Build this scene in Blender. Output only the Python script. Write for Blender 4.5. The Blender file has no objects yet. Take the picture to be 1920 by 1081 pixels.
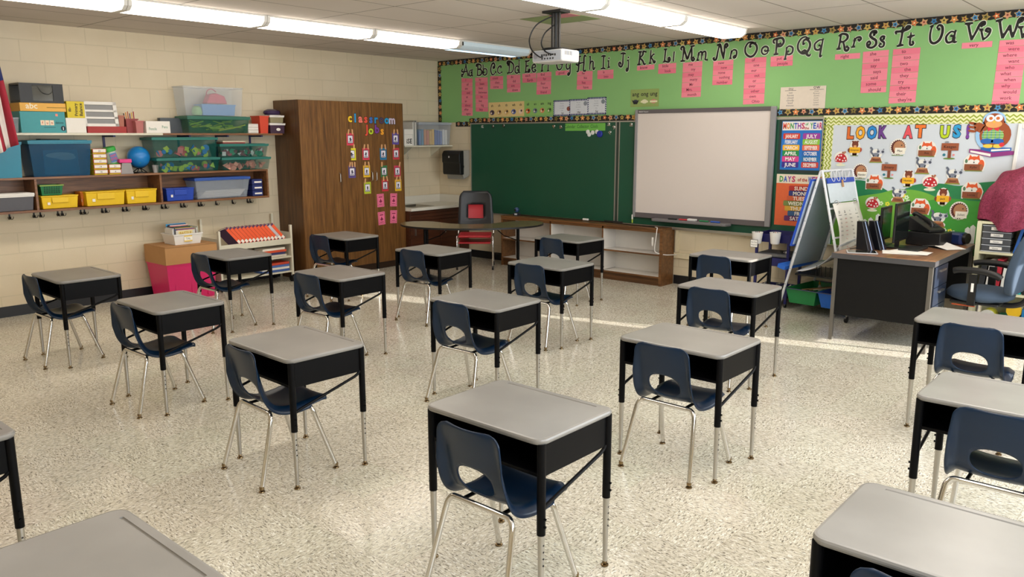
import bpy, bmesh, math, random
from math import pi, sin, cos, radians
from mathutils import Vector, Matrix
random.seed(7)
SC = bpy.context.scene
COL = SC.collection

# ---------------------------------------------------------------- camera
CAM_POS = Vector((8.71984, -8.34219, 1.72508))
CR = Vector((0.7533888, 0.65757367, -0.00147608))
CU = Vector((-0.12183215, 0.1417895, 0.98237094))
CF = Vector((-0.64619056, 0.73992743, -0.18693624))
FPX = 1496.434
cam = bpy.data.cameras.new('camera')
cam.sensor_width = 36.0
cam.lens = FPX / 1920 * 36
cam.clip_start = 0.05
cam_o = bpy.data.objects.new('camera', cam)
COL.objects.link(cam_o)
cam_o.matrix_world = Matrix(((CR.x, CU.x, -CF.x, CAM_POS.x), (CR.y, CU.y, -CF.y, CAM_POS.y), (CR.z, CU.z, -CF.z, CAM_POS.z), (0, 0, 0, 1)))
SC.camera = cam_o

# ---------------------------------------------------------------- world, sun, exposure
SC.view_settings.view_transform = 'Standard'
SC.view_settings.look = 'None'
SC.view_settings.gamma = 1
SC.view_settings.use_curve_mapping = False
SC.view_settings.exposure = 0.12
world = bpy.data.worlds.new('world'); SC.world = world
world.use_nodes = True
world.node_tree.nodes['Background'].inputs[0].default_value = (0.55, 0.72, 1.0, 1)
world.node_tree.nodes['Background'].inputs[1].default_value = 1.5
sun = bpy.data.lights.new('sun', 'SUN'); sun.energy = 11; sun.angle = radians(0.6); sun.color = (1.0, 0.95, 0.88)
sun_o = bpy.data.objects.new('sun', sun); COL.objects.link(sun_o)
SUN_DIR = Vector((-1, -0.24, -0.285)).normalized()
sun_o.rotation_euler = SUN_DIR.to_track_quat('-Z', 'Y').to_euler()
sun_o.location = (14, 0, 4)
FIX_ON = 8.0          # radiance of a lit fluorescent lens
ROOM_X, ROOM_Y, ROOM_H = 9.6, -9.6, 2.8
WINDOWS = [(-2.9, -1.25), (-5.4, -3.5), (-7.9, -6.0)]     # y ranges of the windows in the right wall
for wy0, wy1 in WINDOWS:                                  # daylight entering through each window
    L = bpy.data.lights.new('window_daylight', 'AREA'); L.shape = 'RECTANGLE'
    L.size = 1.5; L.size_y = wy1 - wy0; L.energy = 34 * (wy1 - wy0); L.color = (0.84, 0.92, 1.0)
    lo = bpy.data.objects.new('window_daylight', L); COL.objects.link(lo)
    lo.location = (ROOM_X - 0.06, (wy0 + wy1) / 2, 1.65); lo.rotation_euler = (0, pi / 2, 0)

# ---------------------------------------------------------------- helpers
def at(u, v, ax, val):
    """photo pixel -> the point where its line of sight meets the plane ax = val"""
    d = CF + CR * ((u - 960) / FPX) - CU * ((v - 540.5) / FPX)
    i = 'xyz'.index(ax)
    return CAM_POS + d * ((val - CAM_POS[i]) / d[i])

def lin(c):
    if isinstance(c, str):
        c = tuple(int(c[i:i + 2], 16) / 255 for i in (0, 2, 4))
    return tuple(x / 12.92 if x <= 0.04045 else ((x + 0.055) / 1.055) ** 2.4 for x in c)

MATS = {}
def mat(name, col='808080', rough=0.5, metal=0.0, alpha=1.0, var=0.06, scale=30, spec=0.5, emis=0, bump=0.0, coat=0.0):
    if name in MATS: return MATS[name]
    m = bpy.data.materials.new(name); m.use_nodes = True
    nt = m.node_tree; b = nt.nodes['Principled BSDF']
    c = lin(col)
    b.inputs['Roughness'].default_value = rough
    b.inputs['Metallic'].default_value = metal
    b.inputs['Specular IOR Level'].default_value = spec
    b.inputs['Alpha'].default_value = alpha
    b.inputs['Coat Weight'].default_value = coat
    b.inputs['Coat Roughness'].default_value = 0.08
    tc = nt.nodes.new('ShaderNodeTexCoord')
    n = nt.nodes.new('ShaderNodeTexNoise'); n.inputs['Scale'].default_value = scale; n.inputs['Detail'].default_value = 3
    r = nt.nodes.new('ShaderNodeMixRGB'); r.inputs[1].default_value = tuple(x * (1 - var) for x in c) + (1,)
    r.inputs[2].default_value = tuple(min(1, x * (1 + var)) for x in c) + (1,)
    nt.links.new(tc.outputs['Object'], n.inputs['Vector']); nt.links.new(n.outputs['Fac'], r.inputs[0])
    nt.links.new(r.outputs[0], b.inputs['Base Color'])
    if bump:
        bp = nt.nodes.new('ShaderNodeBump'); bp.inputs['Strength'].default_value = bump; bp.inputs['Distance'].default_value = 0.002
        nt.links.new(n.outputs['Fac'], bp.inputs['Height']); nt.links.new(bp.outputs[0], b.inputs['Normal'])
    if emis:
        b.inputs['Emission Color'].default_value = c + (1,); b.inputs['Emission Strength'].default_value = emis
    MATS[name] = m
    return m

def C(hexcol, rough=0.6, **k):
    """a plain paper/plastic/paint colour"""
    return mat('%s_%s%s' % ('paint', hexcol, '' if rough == 0.6 and not k else '_%g_%s' % (rough, '_'.join('%s%g' % kv for kv in sorted(k.items())))), hexcol, rough, **k)

class MB:
    """collects faces with materials; build() links them as one mesh object"""
    def __init__(s, M=None):
        s.v = []; s.f = []; s.mi = []; s.mats = []; s.M = M or Matrix.Identity(4)
    def _m(s, m):
        if m not in s.mats: s.mats.append(m)
        return s.mats.index(m)
    def add(s, vs, fs, m, M=None):
        T = s.M @ M if M is not None else s.M
        k = len(s.v); s.v += [T @ Vector(p) for p in vs]
        i = s._m(m)
        for f in fs: s.f.append([k + a for a in f]); s.mi.append(i)
        return s
    def box(s, x0, x1, y0, y1, z0, z1, m, M=None):
        vs = [(x, y, z) for z in (z0, z1) for y in (y0, y1) for x in (x0, x1)]
        return s.add(vs, [(0, 2, 3, 1), (4, 5, 7, 6), (0, 1, 5, 4), (2, 6, 7, 3), (0, 4, 6, 2), (1, 3, 7, 5)], m, M)
    def taper(s, x0, x1, y0, y1, z0, z1, t, m, open_top=False, wall=0.004):
        """a tub: bottom inset by t on every side"""
        def ring(d, z): return [(x0 + d, y0 + d, z), (x1 - d, y0 + d, z), (x1 - d, y1 - d, z), (x0 + d, y1 - d, z)]
        vs = ring(t, z0) + ring(0, z1)
        fs = [(3, 2, 1, 0)] + [(i, (i + 1) % 4, 4 + (i + 1) % 4, 4 + i) for i in range(4)]
        if open_top:
            vs += ring(wall, z1) + ring(t + wall, z0 + wall)
            fs += [(4 + i, 4 + (i + 1) % 4, 8 + (i + 1) % 4, 8 + i) for i in range(4)]
            fs += [(8 + i, 8 + (i + 1) % 4, 12 + (i + 1) % 4, 12 + i) for i in range(4)] + [(12, 13, 14, 15)]
        else: fs += [(4, 5, 6, 7)]
        return s.add(vs, fs, m)
    def lathe(s, prof, m, n=20, M=None, sx=1, sy=1, cap=True):
        vs = []; fs = []
        for r, z in prof:
            vs += [(r * sx * cos(2 * pi * i / n), r * sy * sin(2 * pi * i / n), z) for i in range(n)]
        for j in range(len(prof) - 1):
            for i in range(n):
                a = j * n + i; b = j * n + (i + 1) % n
                fs.append((a, b, b + n, a + n))
        if cap:
            fs.append(tuple(range(n - 1, -1, -1))); k = (len(prof) - 1) * n; fs.append(tuple(range(k, k + n)))
        return s.add(vs, fs, m, M)
    def cyl(s, p, q, r, m, n=14, r2=None):
        return s.tube([p, q], r, m, n, r2=r2)
    def tube(s, pts, r, m, n=10, r2=None, closed=False):
        pts = [Vector(p) for p in pts]; K = len(pts); vs = []; fs = []
        up = None
        for i, p in enumerate(pts):
            if closed: t = pts[(i + 1) % K] - pts[i - 1]
            else: t = pts[min(i + 1, K - 1)] - pts[max(i - 1, 0)]
            t.normalize()
            if up is None: up = t.orthogonal().normalized()
            up = (up - t * up.dot(t)).normalized(); sd = t.cross(up)
            rr = r if r2 is None else r + (r2 - r) * i / (K - 1)
            if callable(r): rr = r(i / max(1, K - 1))
            vs += [p + (up * cos(2 * pi * a / n) + sd * sin(2 * pi * a / n)) * rr for a in range(n)]
        for j in range(K if closed else K - 1):
            for a in range(n):
                x = j * n + a; y = j * n + (a + 1) % n; q = n if j < K - 1 else -j * n
                fs.append((x, y, y + q, x + q))
        if not closed: fs += [tuple(range(n - 1, -1, -1)), tuple(range((K - 1) * n, K * n))]
        return s.add(vs, fs, m)
    def prism(s, pts, z0, z1, m, M=None):
        n = len(pts)
        vs = [(x, y, z0) for x, y in pts] + [(x, y, z1) for x, y in pts]
        return s.add(vs, [tuple(range(n - 1, -1, -1)), tuple(range(n, 2 * n))] + [(i, (i + 1) % n, n + (i + 1) % n, n + i) for i in range(n)], m, M)
    def text(s, txt, x, y, m, h=None, w=None, z=0.0, bold=0.0, M=None, center=True, th=0.0006, maxw=None, slant=0):
        vs, fs, (bx0, bx1, by0, by1) = text_geo(txt, bold)
        k = h if h else 1.0
        kx = k
        if w: kx = w / max(1e-6, bx1 - bx0); k = k if h else kx
        if maxw and (bx1 - bx0) * kx > maxw: kx = maxw / (bx1 - bx0)
        ox = (bx0 + bx1) / 2 if center else bx0
        vv = [((a - ox) * kx + x + slant * b * k, b * k + y, z) for a, b in vs]
        return s.add(vv, fs, m, M)
    # flat layered drawing on a plane: x right, y up, z out
    def disc(s, x, y, rx, m, ry=None, z=0.0, t=0.0005, n=20, rot=0):
        ry = ry or rx
        return s.prism([(x + rx * cos(a) * cos(rot) - ry * sin(a) * sin(rot), y + rx * cos(a) * sin(rot) + ry * sin(a) * cos(rot)) for a in (2 * pi * i / n for i in range(n))], z, z + t, m)
    def rect(s, x0, x1, y0, y1, m, z=0.0, t=0.0005): return s.box(x0, x1, y0, y1, z, z + t, m)
    def ribbon(s, pts, w, m, z=0.0, t=0.0005):
        """flat brush stroke through pts (already dense) with width function w(0..1)"""
        n = len(pts); L = []; R = []
        for i, (x, y) in enumerate(pts):
            a = pts[min(i + 1, n - 1)]; b = pts[max(i - 1, 0)]
            dx, dy = a[0] - b[0], a[1] - b[1]; d = math.hypot(dx, dy) or 1
            k = w(i / (n - 1)) / 2 if callable(w) else w / 2
            L.append((x - dy / d * k, y + dx / d * k)); R.append((x + dy / d * k, y - dx / d * k))
        vs = [(p[0], p[1], z + t) for q in zip(L, R) for p in q] + [(p[0], p[1], z) for q in zip(L, R) for p in q]
        fs = []
        o = 2 * n
        for i in range(n - 1):
            a = 2 * i
            fs += [(a, a + 1, a + 3, a + 2), (a, a + 2, o + a + 2, o + a), (a + 1, o + a + 1, o + a + 3, a + 3)]
        return s.add(vs, fs, m)
    def build(s, name, parent=None, loc=None, rz=0, smooth=35, bevel=0, rot=None):
        me = bpy.data.meshes.new(name); me.from_pydata([tuple(p) for p in s.v], [], s.f)
        for m in s.mats: me.materials.append(m)
        me.polygons.foreach_set('material_index', s.mi)
        me.update()
        if smooth:
            me.polygons.foreach_set('use_smooth', [True] * len(s.f)); me.set_sharp_from_angle(angle=radians(smooth))
        o = bpy.data.objects.new(name, me); COL.objects.link(o)
        if parent: o.parent = parent
        if loc: o.location = loc
        if rz: o.rotation_euler.z = rz
        if rot: o.rotation_euler = rot
        if bevel:
            b = o.modifiers.new('bevel', 'BEVEL'); b.width = bevel; b.segments = 2; b.limit_method = 'ANGLE'; b.angle_limit = radians(40)
        return o

_tc = {}
def text_geo(txt, bold=0.0):
    k = (txt, bold)
    if k in _tc: return _tc[k]
    cu = bpy.data.curves.new('lettering', 'FONT'); cu.body = txt; cu.size = 1.0 / 0.73; cu.resolution_u = 2; cu.offset = bold
    ob = bpy.data.objects.new('lettering', cu); me = ob.to_mesh()
    vs = [(v.co.x, v.co.y) for v in me.vertices]; fs = [tuple(p.vertices) for p in me.polygons]
    ob.to_mesh_clear(); bpy.data.objects.remove(ob); bpy.data.curves.remove(cu)
    if not vs: vs = [(0, 0)]
    bb = (min(v[0] for v in vs), max(v[0] for v in vs), min(v[1] for v in vs), max(v[1] for v in vs))
    _tc[k] = (vs, fs, bb); return _tc[k]

def tag(o, label=None, cat=None, group=None, kind=None):
    if label: o['label'] = label
    if cat: o['category'] = cat
    if group: o['group'] = group
    if kind: o['kind'] = kind
    return o
def thing(name, label, cat, loc=(0, 0, 0), rz=0, group=None):
    o = bpy.data.objects.new(name, None); o.empty_display_size = 0.1; COL.objects.link(o)
    o.location = loc; o.rotation_euler = (0, 0, rz)
    return tag(o, label, cat, group)
def copy_tree(o, kids, parent=None):
    c = o.copy(); COL.objects.link(c); c.parent = parent
    for k in kids.get(o.name, []): copy_tree(k, kids, c)
    return c
def kids_of(root):
    d = {}
    def walk(o):
        d[o.name] = [c for c in bpy.data.objects if c.parent == o]
        for c in d[o.name]: walk(c)
    walk(root); return d
def arc(c, r, a0, a1, n, ax='xz'):
    out = []
    for i in range(n + 1):
        a = a0 + (a1 - a0) * i / n; p = [0, 0, 0]
        p['xyz'.index(ax[0])] = r * cos(a); p['xyz'.index(ax[1])] = r * sin(a)
        out.append(Vector(c) + Vector(p))
    return out
def smooth_pts(P, k=6):
    """Catmull-Rom through P"""
    if len(P) < 3: return [tuple(p) for p in P]
    out = []; n = len(P); d = len(P[0])
    for i in range(n - 1):
        p0, p1, p2, p3 = P[max(i - 1, 0)], P[i], P[i + 1], P[min(i + 2, n - 1)]
        for j in range(k):
            t = j / k
            out.append(tuple(0.5 * (2 * p1[a] + (p2[a] - p0[a]) * t + (2 * p0[a] - 5 * p1[a] + 4 * p2[a] - p3[a]) * t * t + (3 * p1[a] - p0[a] - 3 * p2[a] + p3[a]) * t ** 3) for a in range(d)))
    out.append(tuple(P[-1])); return out

# planes to draw on: x right, y up, z out of the surface
def front_plane(y): return Matrix(((1, 0, 0, 0), (0, 0, -1, y), (0, 1, 0, 0), (0, 0, 0, 1)))
def left_plane(x): return Matrix(((0, 0, 1, x), (1, 0, 0, 0), (0, 1, 0, 0), (0, 0, 0, 1)))

# ================================================================ surfaces
def nodes(name, rough=0.5, spec=0.5):
    m = bpy.data.materials.new(name); m.use_nodes = True; nt = m.node_tree
    b = nt.nodes['Principled BSDF']; b.inputs['Roughness'].default_value = rough; b.inputs['Specular IOR Level'].default_value = spec
    tc = nt.nodes.new('ShaderNodeTexCoord')
    return m, nt, b, tc
def N(nt, t, **k):
    n = nt.nodes.new('ShaderNode' + t)
    for a, v in k.items():
        if a.startswith('_'): setattr(n, a[1:], v)
        else: n.inputs[a.replace('_', ' ')].default_value = v
    return n
def ramp(nt, fac, stops):
    r = nt.nodes.new('ShaderNodeValToRGB'); e = r.color_ramp.elements
    while len(e) < len(stops): e.new(0.5)
    for x, (p, c) in zip(e, stops): x.position = p; x.color = (lin(c) if isinstance(c, str) else c) + (1,)
    nt.links.new(fac, r.inputs[0]); return r.outputs[0]
def mixc(nt, fac, a, b, mode='MIX'):
    r = nt.nodes.new('ShaderNodeMixRGB'); r.blend_type = mode
    for i, x in ((0, fac), (1, a), (2, b)):
        if isinstance(x, (int, float)): r.inputs[i].default_value = x
        elif isinstance(x, (tuple, str)): r.inputs[i].default_value = (lin(x) if isinstance(x, str) else x) + (1,)
        else: nt.links.new(x, r.inputs[i])
    return r.outputs[0]

def block_wall(name, plane):
    m, nt, b, tc = nodes(name, 0.45, 0.4)
    mp = N(nt, 'Mapping')
    mp.inputs['Rotation'].default_value = (pi / 2, 0, 0) if plane == 'y' else (pi / 2, 0, pi / 2)
    sep = N(nt, 'SeparateXYZ'); cmb = N(nt, 'CombineXYZ')
    nt.links.new(tc.outputs['Object'], sep.inputs[0])
    nt.links.new(sep.outputs['X' if plane == 'y' else 'Y'], cmb.inputs['X']); nt.links.new(sep.outputs['Z'], cmb.inputs['Y'])
    br = N(nt, 'TexBrick', Scale=1.0, Mortar_Size=0.006, Mortar_Smooth=0.3, Brick_Width=0.406, Row_Height=0.203)
    br.offset = 0.5
    nt.links.new(cmb.outputs[0], br.inputs['Vector'])
    no = N(nt, 'TexNoise', Scale=2.2, Detail=4); nt.links.new(tc.outputs['Object'], no.inputs['Vector'])
    base = ramp(nt, no.outputs['Fac'], [(0.3, 'd6c7aa'), (0.7, 'dccfb4')])
    col = mixc(nt, br.outputs['Fac'], base, 'cfc2a5')
    nt.links.new(col, b.inputs['Base Color'])
    fine = N(nt, 'TexNoise', Scale=140, Detail=3); nt.links.new(tc.outputs['Object'], fine.inputs['Vector'])
    inv = N(nt, 'Math', _operation='MULTIPLY_ADD'); nt.links.new(br.outputs['Fac'], inv.inputs[0]); inv.inputs[1].default_value = -1.0
    nt.links.new(fine.outputs['Fac'], inv.inputs[2])
    bu = N(nt, 'Bump', Strength=0.35, Distance=0.003); nt.links.new(inv.outputs[0], bu.inputs['Height']); nt.links.new(bu.outputs[0], b.inputs['Normal'])
    return m

def floor_mat():
    m, nt, b, tc = nodes('vinyl_tile', 0.2, 0.5)
    # tile checker decides the direction of the streaks
    mp = N(nt, 'Mapping'); mp.inputs['Scale'].default_value = (1 / 0.3048,) * 3
    nt.links.new(tc.outputs['Object'], mp.inputs['Vector'])
    ch = N(nt, 'TexChecker', Scale=1.0); nt.links.new(mp.outputs[0], ch.inputs['Vector'])
    def chips(sx, sy, off, sc=1.0):
        q = N(nt, 'Mapping'); q.inputs['Scale'].default_value = (sx, sy, 1); q.inputs['Location'].default_value = (off, off, 0); q.inputs['Rotation'].default_value = (0, 0, 0.12)
        nt.links.new(tc.outputs['Object'], q.inputs['Vector'])
        n = N(nt, 'TexNoise', Scale=sc, Detail=3.0, Roughness=0.55, Distortion=0.6); nt.links.new(q.outputs[0], n.inputs['Vector'])
        return n.outputs['Fac']
    def dual(sx, sy, off):
        a = chips(sx, sy, off); c = chips(sy, sx, off + 3)
        mx = N(nt, 'Mix'); nt.links.new(ch.outputs['Fac'], mx.inputs[0]); nt.links.new(a, mx.inputs[2]); nt.links.new(c, mx.inputs[3])
        return mx.outputs[0]
    f1 = dual(40, 120, 0); f2 = dual(48, 150, 11); f3 = dual(34, 90, 23); big = chips(1.4, 1.4, 5)
    base = ramp(nt, big, [(0.3, 'd1cab9'), (0.7, 'dad4c5')])
    light = ramp(nt, f1, [(0.54, (0, 0, 0)), (0.64, (1, 1, 1))])
    dark = ramp(nt, f2, [(0.575, (0, 0, 0)), (0.625, (1, 1, 1))])
    mid = ramp(nt, f3, [(0.50, (0, 0, 0)), (0.6, (1, 1, 1))])
    c = mixc(nt, mid, base, 'b7b0a0')
    c = mixc(nt, light, c, 'f0eee6')
    c = mixc(nt, dark, c, '7b7468')
    # a tint per tile and fine joints
    fl = N(nt, 'VectorMath', _operation='FLOOR'); nt.links.new(mp.outputs[0], fl.inputs[0])
    wn = N(nt, 'TexWhiteNoise', _noise_dimensions='2D'); nt.links.new(fl.outputs[0], wn.inputs['Vector'])
    tint = ramp(nt, wn.outputs['Value'], [(0.0, (0.92, 0.91, 0.88)), (0.5, (1.0, 0.99, 0.97)), (1.0, (0.96, 0.98, 0.94))])
    c = mixc(nt, 1.0, c, tint, 'MULTIPLY')
    br = N(nt, 'TexBrick', Scale=1.0, Mortar_Size=0.002, Mortar_Smooth=0.1, Brick_Width=0.3048, Row_Height=0.3048); br.offset = 0
    nt.links.new(tc.outputs['Object'], br.inputs['Vector'])
    half = N(nt, 'Math', _operation='MULTIPLY'); nt.links.new(br.outputs['Fac'], half.inputs[0]); half.inputs[1].default_value = 0.35
    c = mixc(nt, half.outputs[0], c, '8c8067')
    nt.links.new(c, b.inputs['Base Color'])
    rn = N(nt, 'TexNoise', Scale=5, Detail=5); nt.links.new(tc.outputs['Object'], rn.inputs['Vector'])
    mr = N(nt, 'MapRange', To_Min=0.13, To_Max=0.24); nt.links.new(rn.outputs['Fac'], mr.inputs['Value']); nt.links.new(mr.outputs[0], b.inputs['Roughness'])
    wv = N(nt, 'TexNoise', Scale=9, Detail=2); nt.links.new(tc.outputs['Object'], wv.inputs['Vector'])
    bu = N(nt, 'Bump', Strength=0.12, Distance=0.004); nt.links.new(wv.outputs['Fac'], bu.inputs['Height']); nt.links.new(bu.outputs[0], b.inputs['Normal'])
    return m

def ceiling_mat():
    m, nt, b, tc = nodes('ceiling_tile', 0.9, 0.2)
    mp = N(nt, 'Mapping'); mp.inputs['Location'].default_value = (-0.305, 1.19, 0)
    nt.links.new(tc.outputs['Object'], mp.inputs['Vector'])
    br = N(nt, 'TexBrick', Scale=1.0, Mortar_Size=0.007, Mortar_Smooth=0.2, Brick_Width=0.61, Row_Height=1.25); br.offset = 0
    nt.links.new(mp.outputs[0], br.inputs['Vector'])
    no = N(nt, 'TexNoise', Scale=0.8, Detail=3); nt.links.new(tc.outputs['Object'], no.inputs['Vector'])
    base = ramp(nt, no.outputs['Fac'], [(0.35, 'd6cdc5'), (0.7, 'dcd4cc')])
    sp = N(nt, 'TexNoise', Scale=160, Detail=2); nt.links.new(tc.outputs['Object'], sp.inputs['Vector'])
    s = ramp(nt, sp.outputs['Fac'], [(0.62, (0, 0, 0)), (0.7, (0.35, 0.35, 0.35))])
    c = mixc(nt, s, base, 'b3aa9f'); c = mixc(nt, br.outputs['Fac'], c, '8d857b')
    nt.links.new(c, b.inputs['Base Color'])
    iv = N(nt, 'Math', _operation='MULTIPLY'); iv.inputs[1].default_value = -1; nt.links.new(br.outputs['Fac'], iv.inputs[0])
    bu = N(nt, 'Bump', Strength=0.6, Distance=0.006); nt.links.new(iv.outputs[0], bu.inputs['Height']); nt.links.new(bu.outputs[0], b.inputs['Normal'])
    return m

def wood_mat(name, c0, c1, c2, axis='Z', rough=0.38, scale=1.0):
    if name in MATS: return MATS[name]
    m, nt, b, tc = nodes(name, rough, 0.5)
    mp = N(nt, 'Mapping'); s = [26 * scale] * 3; s['XYZ'.index(axis)] = 1.3 * scale
    mp.inputs['Scale'].default_value = s
    nt.links.new(tc.outputs['Object'], mp.inputs['Vector'])
    n1 = N(nt, 'TexNoise', Scale=1.0, Detail=5, Roughness=0.6, Distortion=0.7); nt.links.new(mp.outputs[0], n1.inputs['Vector'])
    mp2 = N(nt, 'Mapping'); s2 = [110 * scale] * 3; s2['XYZ'.index(axis)] = 5 * scale; mp2.inputs['Scale'].default_value = s2
    nt.links.new(tc.outputs['Object'], mp2.inputs['Vector'])
    n2 = N(nt, 'TexNoise', Scale=1.0, Detail=3); nt.links.new(mp2.outputs[0], n2.inputs['Vector'])
    base = ramp(nt, n1.outputs['Fac'], [(0.3, c0), (0.5, c1), (0.72, c2)])
    g = ramp(nt, n2.outputs['Fac'], [(0.42, (0.72, 0.72, 0.72)), (0.6, (1, 1, 1))])
    nt.links.new(mixc(nt, 1.0, base, g, 'MULTIPLY'), b.inputs['Base Color'])
    MATS[name] = m; return m

def speckle_mat(name, c0, c1, c2, scale=120, rough=0.4):
    if name in MATS: return MATS[name]
    m, nt, b, tc = nodes(name, rough, 0.5)
    n = N(nt, 'TexNoise', Scale=scale, Detail=3); nt.links.new(tc.outputs['Object'], n.inputs['Vector'])
    nt.links.new(ramp(nt, n.outputs['Fac'], [(0.35, c0), (0.5, c1), (0.65, c2)]), b.inputs['Base Color'])
    MATS[name] = m; return m

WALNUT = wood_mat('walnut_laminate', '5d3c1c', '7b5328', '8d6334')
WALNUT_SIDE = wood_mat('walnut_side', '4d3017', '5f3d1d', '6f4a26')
OAK = wood_mat('oak_shelf', '6b4426', '8a5c38', '9d6f48', axis='Y')
OAK_X = wood_mat('oak_bookcase', '5d3c20', '78502c', '8b6038', axis='X')
MAHOG = wood_mat('mahogany_counter', '3c1d10', '4f2a18', '5c331e', axis='Y')
DESKWOOD = wood_mat('desk_top_wood', '7e5638', '97694a', 'a87a58', axis='Y', rough=0.3)
CHROME = mat('chrome', 'd6d4d0', 0.14, 1.0, var=0.02)
STEEL = mat('satin_steel', 'b9b6b0', 0.33, 1.0, var=0.04)
DARKM = mat('black_enamel', '070709', 0.42, 0.0, var=0.15, scale=8, spec=0.12)
BLACK = mat('black_plastic', '0f0f10', 0.42, var=0.1)
WHITE = mat('white_plastic', 'e9e6e0', 0.4, var=0.02)
PAPER = mat('white_paper', 'eeeae2', 0.8, var=0.02)
GREY = mat('grey_plastic', '8f8c89', 0.45, var=0.03)
NAVY = mat('navy_shell', '06213a', 0.33, var=0.10, scale=14, spec=0.4)
NAVYP = mat('navy_frame_plastic', '1b1c5c', 0.4, var=0.06)
CREAM = mat('cream_metal', 'ddd8c4', 0.4, var=0.03)
INK = mat('ink', '26262a', 0.8, var=0.05)
PINKP = mat('pink_card', 'f0899a', 0.75, var=0.03)
PINKP2 = mat('deep_pink_card', 'ec7b90', 0.75, var=0.03)
PINKINK = mat('word_ink', '7a2f42', 0.8, var=0.05)

# ================================================================ the room shell
def struct(mb, name, **k):
    o = mb.build(name, smooth=0, **k); o['kind'] = 'structure'; return o
WALLM = block_wall('painted_block_x', 'x'); WALLMY = block_wall('painted_block_y', 'y')
struct(MB().box(-0.2, ROOM_X + 0.2, ROOM_Y - 0.2, 0.2, -0.1, 0, floor_mat()), 'floor')
struct(MB().box(-0.2, ROOM_X + 0.2, ROOM_Y - 0.2, 0.2, ROOM_H, ROOM_H + 0.1, ceiling_mat()), 'ceiling')
struct(MB().box(-0.2, 0, ROOM_Y, 0.2, 0, ROOM_H, WALLM), 'wall_left')
struct(MB().box(0, ROOM_X, 0, 0.2, 0, ROOM_H, WALLMY), 'wall_front')
struct(MB().box(0, ROOM_X, ROOM_Y - 0.2, ROOM_Y, 0, ROOM_H, WALLMY), 'wall_back')
# right wall: sill, head and piers leave three windows and one unseen front slit, shaped to cast the floor sun bands
mb = MB(); X0, X1 = ROOM_X, ROOM_X + 0.2
SLIT = (-1.08, -0.62, 0.45, 2.45)
edges = [ROOM_Y] + [y for w in reversed(WINDOWS) for y in w] + [SLIT[0]]
for i in range(0, len(edges), 2): mb.box(X0, X1, edges[i], edges[i + 1], 0, ROOM_H, WALLM)
mb.box(X0, X1, SLIT[1], 0.2, 0, ROOM_H, WALLM)
mb.box(X0, X1, SLIT[0], SLIT[1], 0, SLIT[2], WALLM); mb.box(X0, X1, SLIT[0], SLIT[1], SLIT[3], ROOM_H, WALLM); mb.box(X0, X1, -0.76, SLIT[1], 1.35, SLIT[3], WALLM)
for a, b_ in WINDOWS:
    mb.box(X0, X1, a, b_, 0, 0.9, WALLM); mb.box(X0, X1, a, b_, 2.4, ROOM_H, WALLM)
struct(mb, 'wall_right')
BLIND = mat('roller_blind', 'e6e2d6', 0.8)
for i, (a, b_) in enumerate(WINDOWS):
    mb = MB(); fr = WHITE
    mb.box(X0 + 0.05, X0 + 0.09, a, b_, 0.9, 0.95, fr).box(X0 + 0.05, X0 + 0.09, a, b_, 2.35, 2.4, fr)
    for yy in (a, (a + b_) / 2 - 0.02, b_ - 0.04): mb.box(X0 + 0.05, X0 + 0.09, yy, yy + 0.04, 0.95, 2.35, fr)
    mb.box(X0 + 0.1, X0 + 0.11, a, b_, 0.9, 2.4, BLIND)
    struct(mb, 'window_%d' % (i + 1))
BASEM = mat('black_vinyl_base', '17181c', 0.4)
mb = MB(); mb.box(0, 0.008, ROOM_Y, -2.8, 0, 0.105, BASEM); struct(mb, 'baseboard_left')
mb = MB(); mb.box(0.63, 1.4, -0.008, 0, 0, 0.105, BASEM).box(4.0, 7.9, -0.008, 0, 0, 0.105, BASEM); struct(mb, 'baseboard_front')

# ================================================================ ceiling lights
LENS_W = mat('lit_lens_warm', 'fff5e8', 0.4, emis=FIX_ON)
LENS_C = mat('lit_lens_cool', 'e4f4ff', 0.4, emis=FIX_ON * 0.9)
LENS_D = mat('dim_lens', 'c3d2da', 0.35, emis=0.25)
TUBE_D = mat('dim_tube', 'bfe6ff', 0.35, emis=2.2)
def fixture(x, y0, lens, label):
    t = thing('ceiling_light', label, 'light', (x, y0, ROOM_H), 0, 'wraparound fluorescent ceiling lights')
    L = 1.235
    MB().box(-0.155, 0.155, 0, L, -0.014, 0, WHITE).build('housing', t, smooth=0)
    prof = [(-0.15, -0.015), (-0.142, -0.055), (-0.10, -0.085), (0.10, -0.085), (0.142, -0.055), (0.15, -0.015)]
    vs = [(x_, y_, z_) for y_ in (0.012, L - 0.012) for x_, z_ in prof]
    fs = [(i, i + 1, i + 7, i + 6) for i in range(5)]
    MB().add(vs, fs, lens).build('lens', t, smooth=40)
    e = MB()
    for y_ in (0.0, L - 0.03):
        n = len(prof); v2 = [(a * 1.02, yy, b * 1.03) for yy in (y_, y_ + 0.03) for a, b in prof]; e = MB()
        e.add(v2, [tuple(range(n)), tuple(range(2 * n - 1, n - 1, -1))] + [(i, (i + 1) % n, n + (i + 1) % n, n + i) for i in range(n)], WHITE)
        e.build('end_cap', t, smooth=0)
    if lens is LENS_D:
        MB().box(-0.15, -0.08, 0.03, L - 0.03, -0.088, -0.0865, TUBE_D).build('tube_glow', t, smooth=0)
        MB().box(0.151, 0.158, L - 1.22, L - 1.205, -0.06, -0.02, BLACK).build('clip', t, smooth=0)
ROWS = {1.96: 'left', 4.81: 'middle', 7.66: 'right'}
ordn = ['nearest the front wall', 'second from the front wall', 'third from the front wall', 'fourth from the front wall', 'fifth from the front wall', 'sixth from the front wall']
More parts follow.
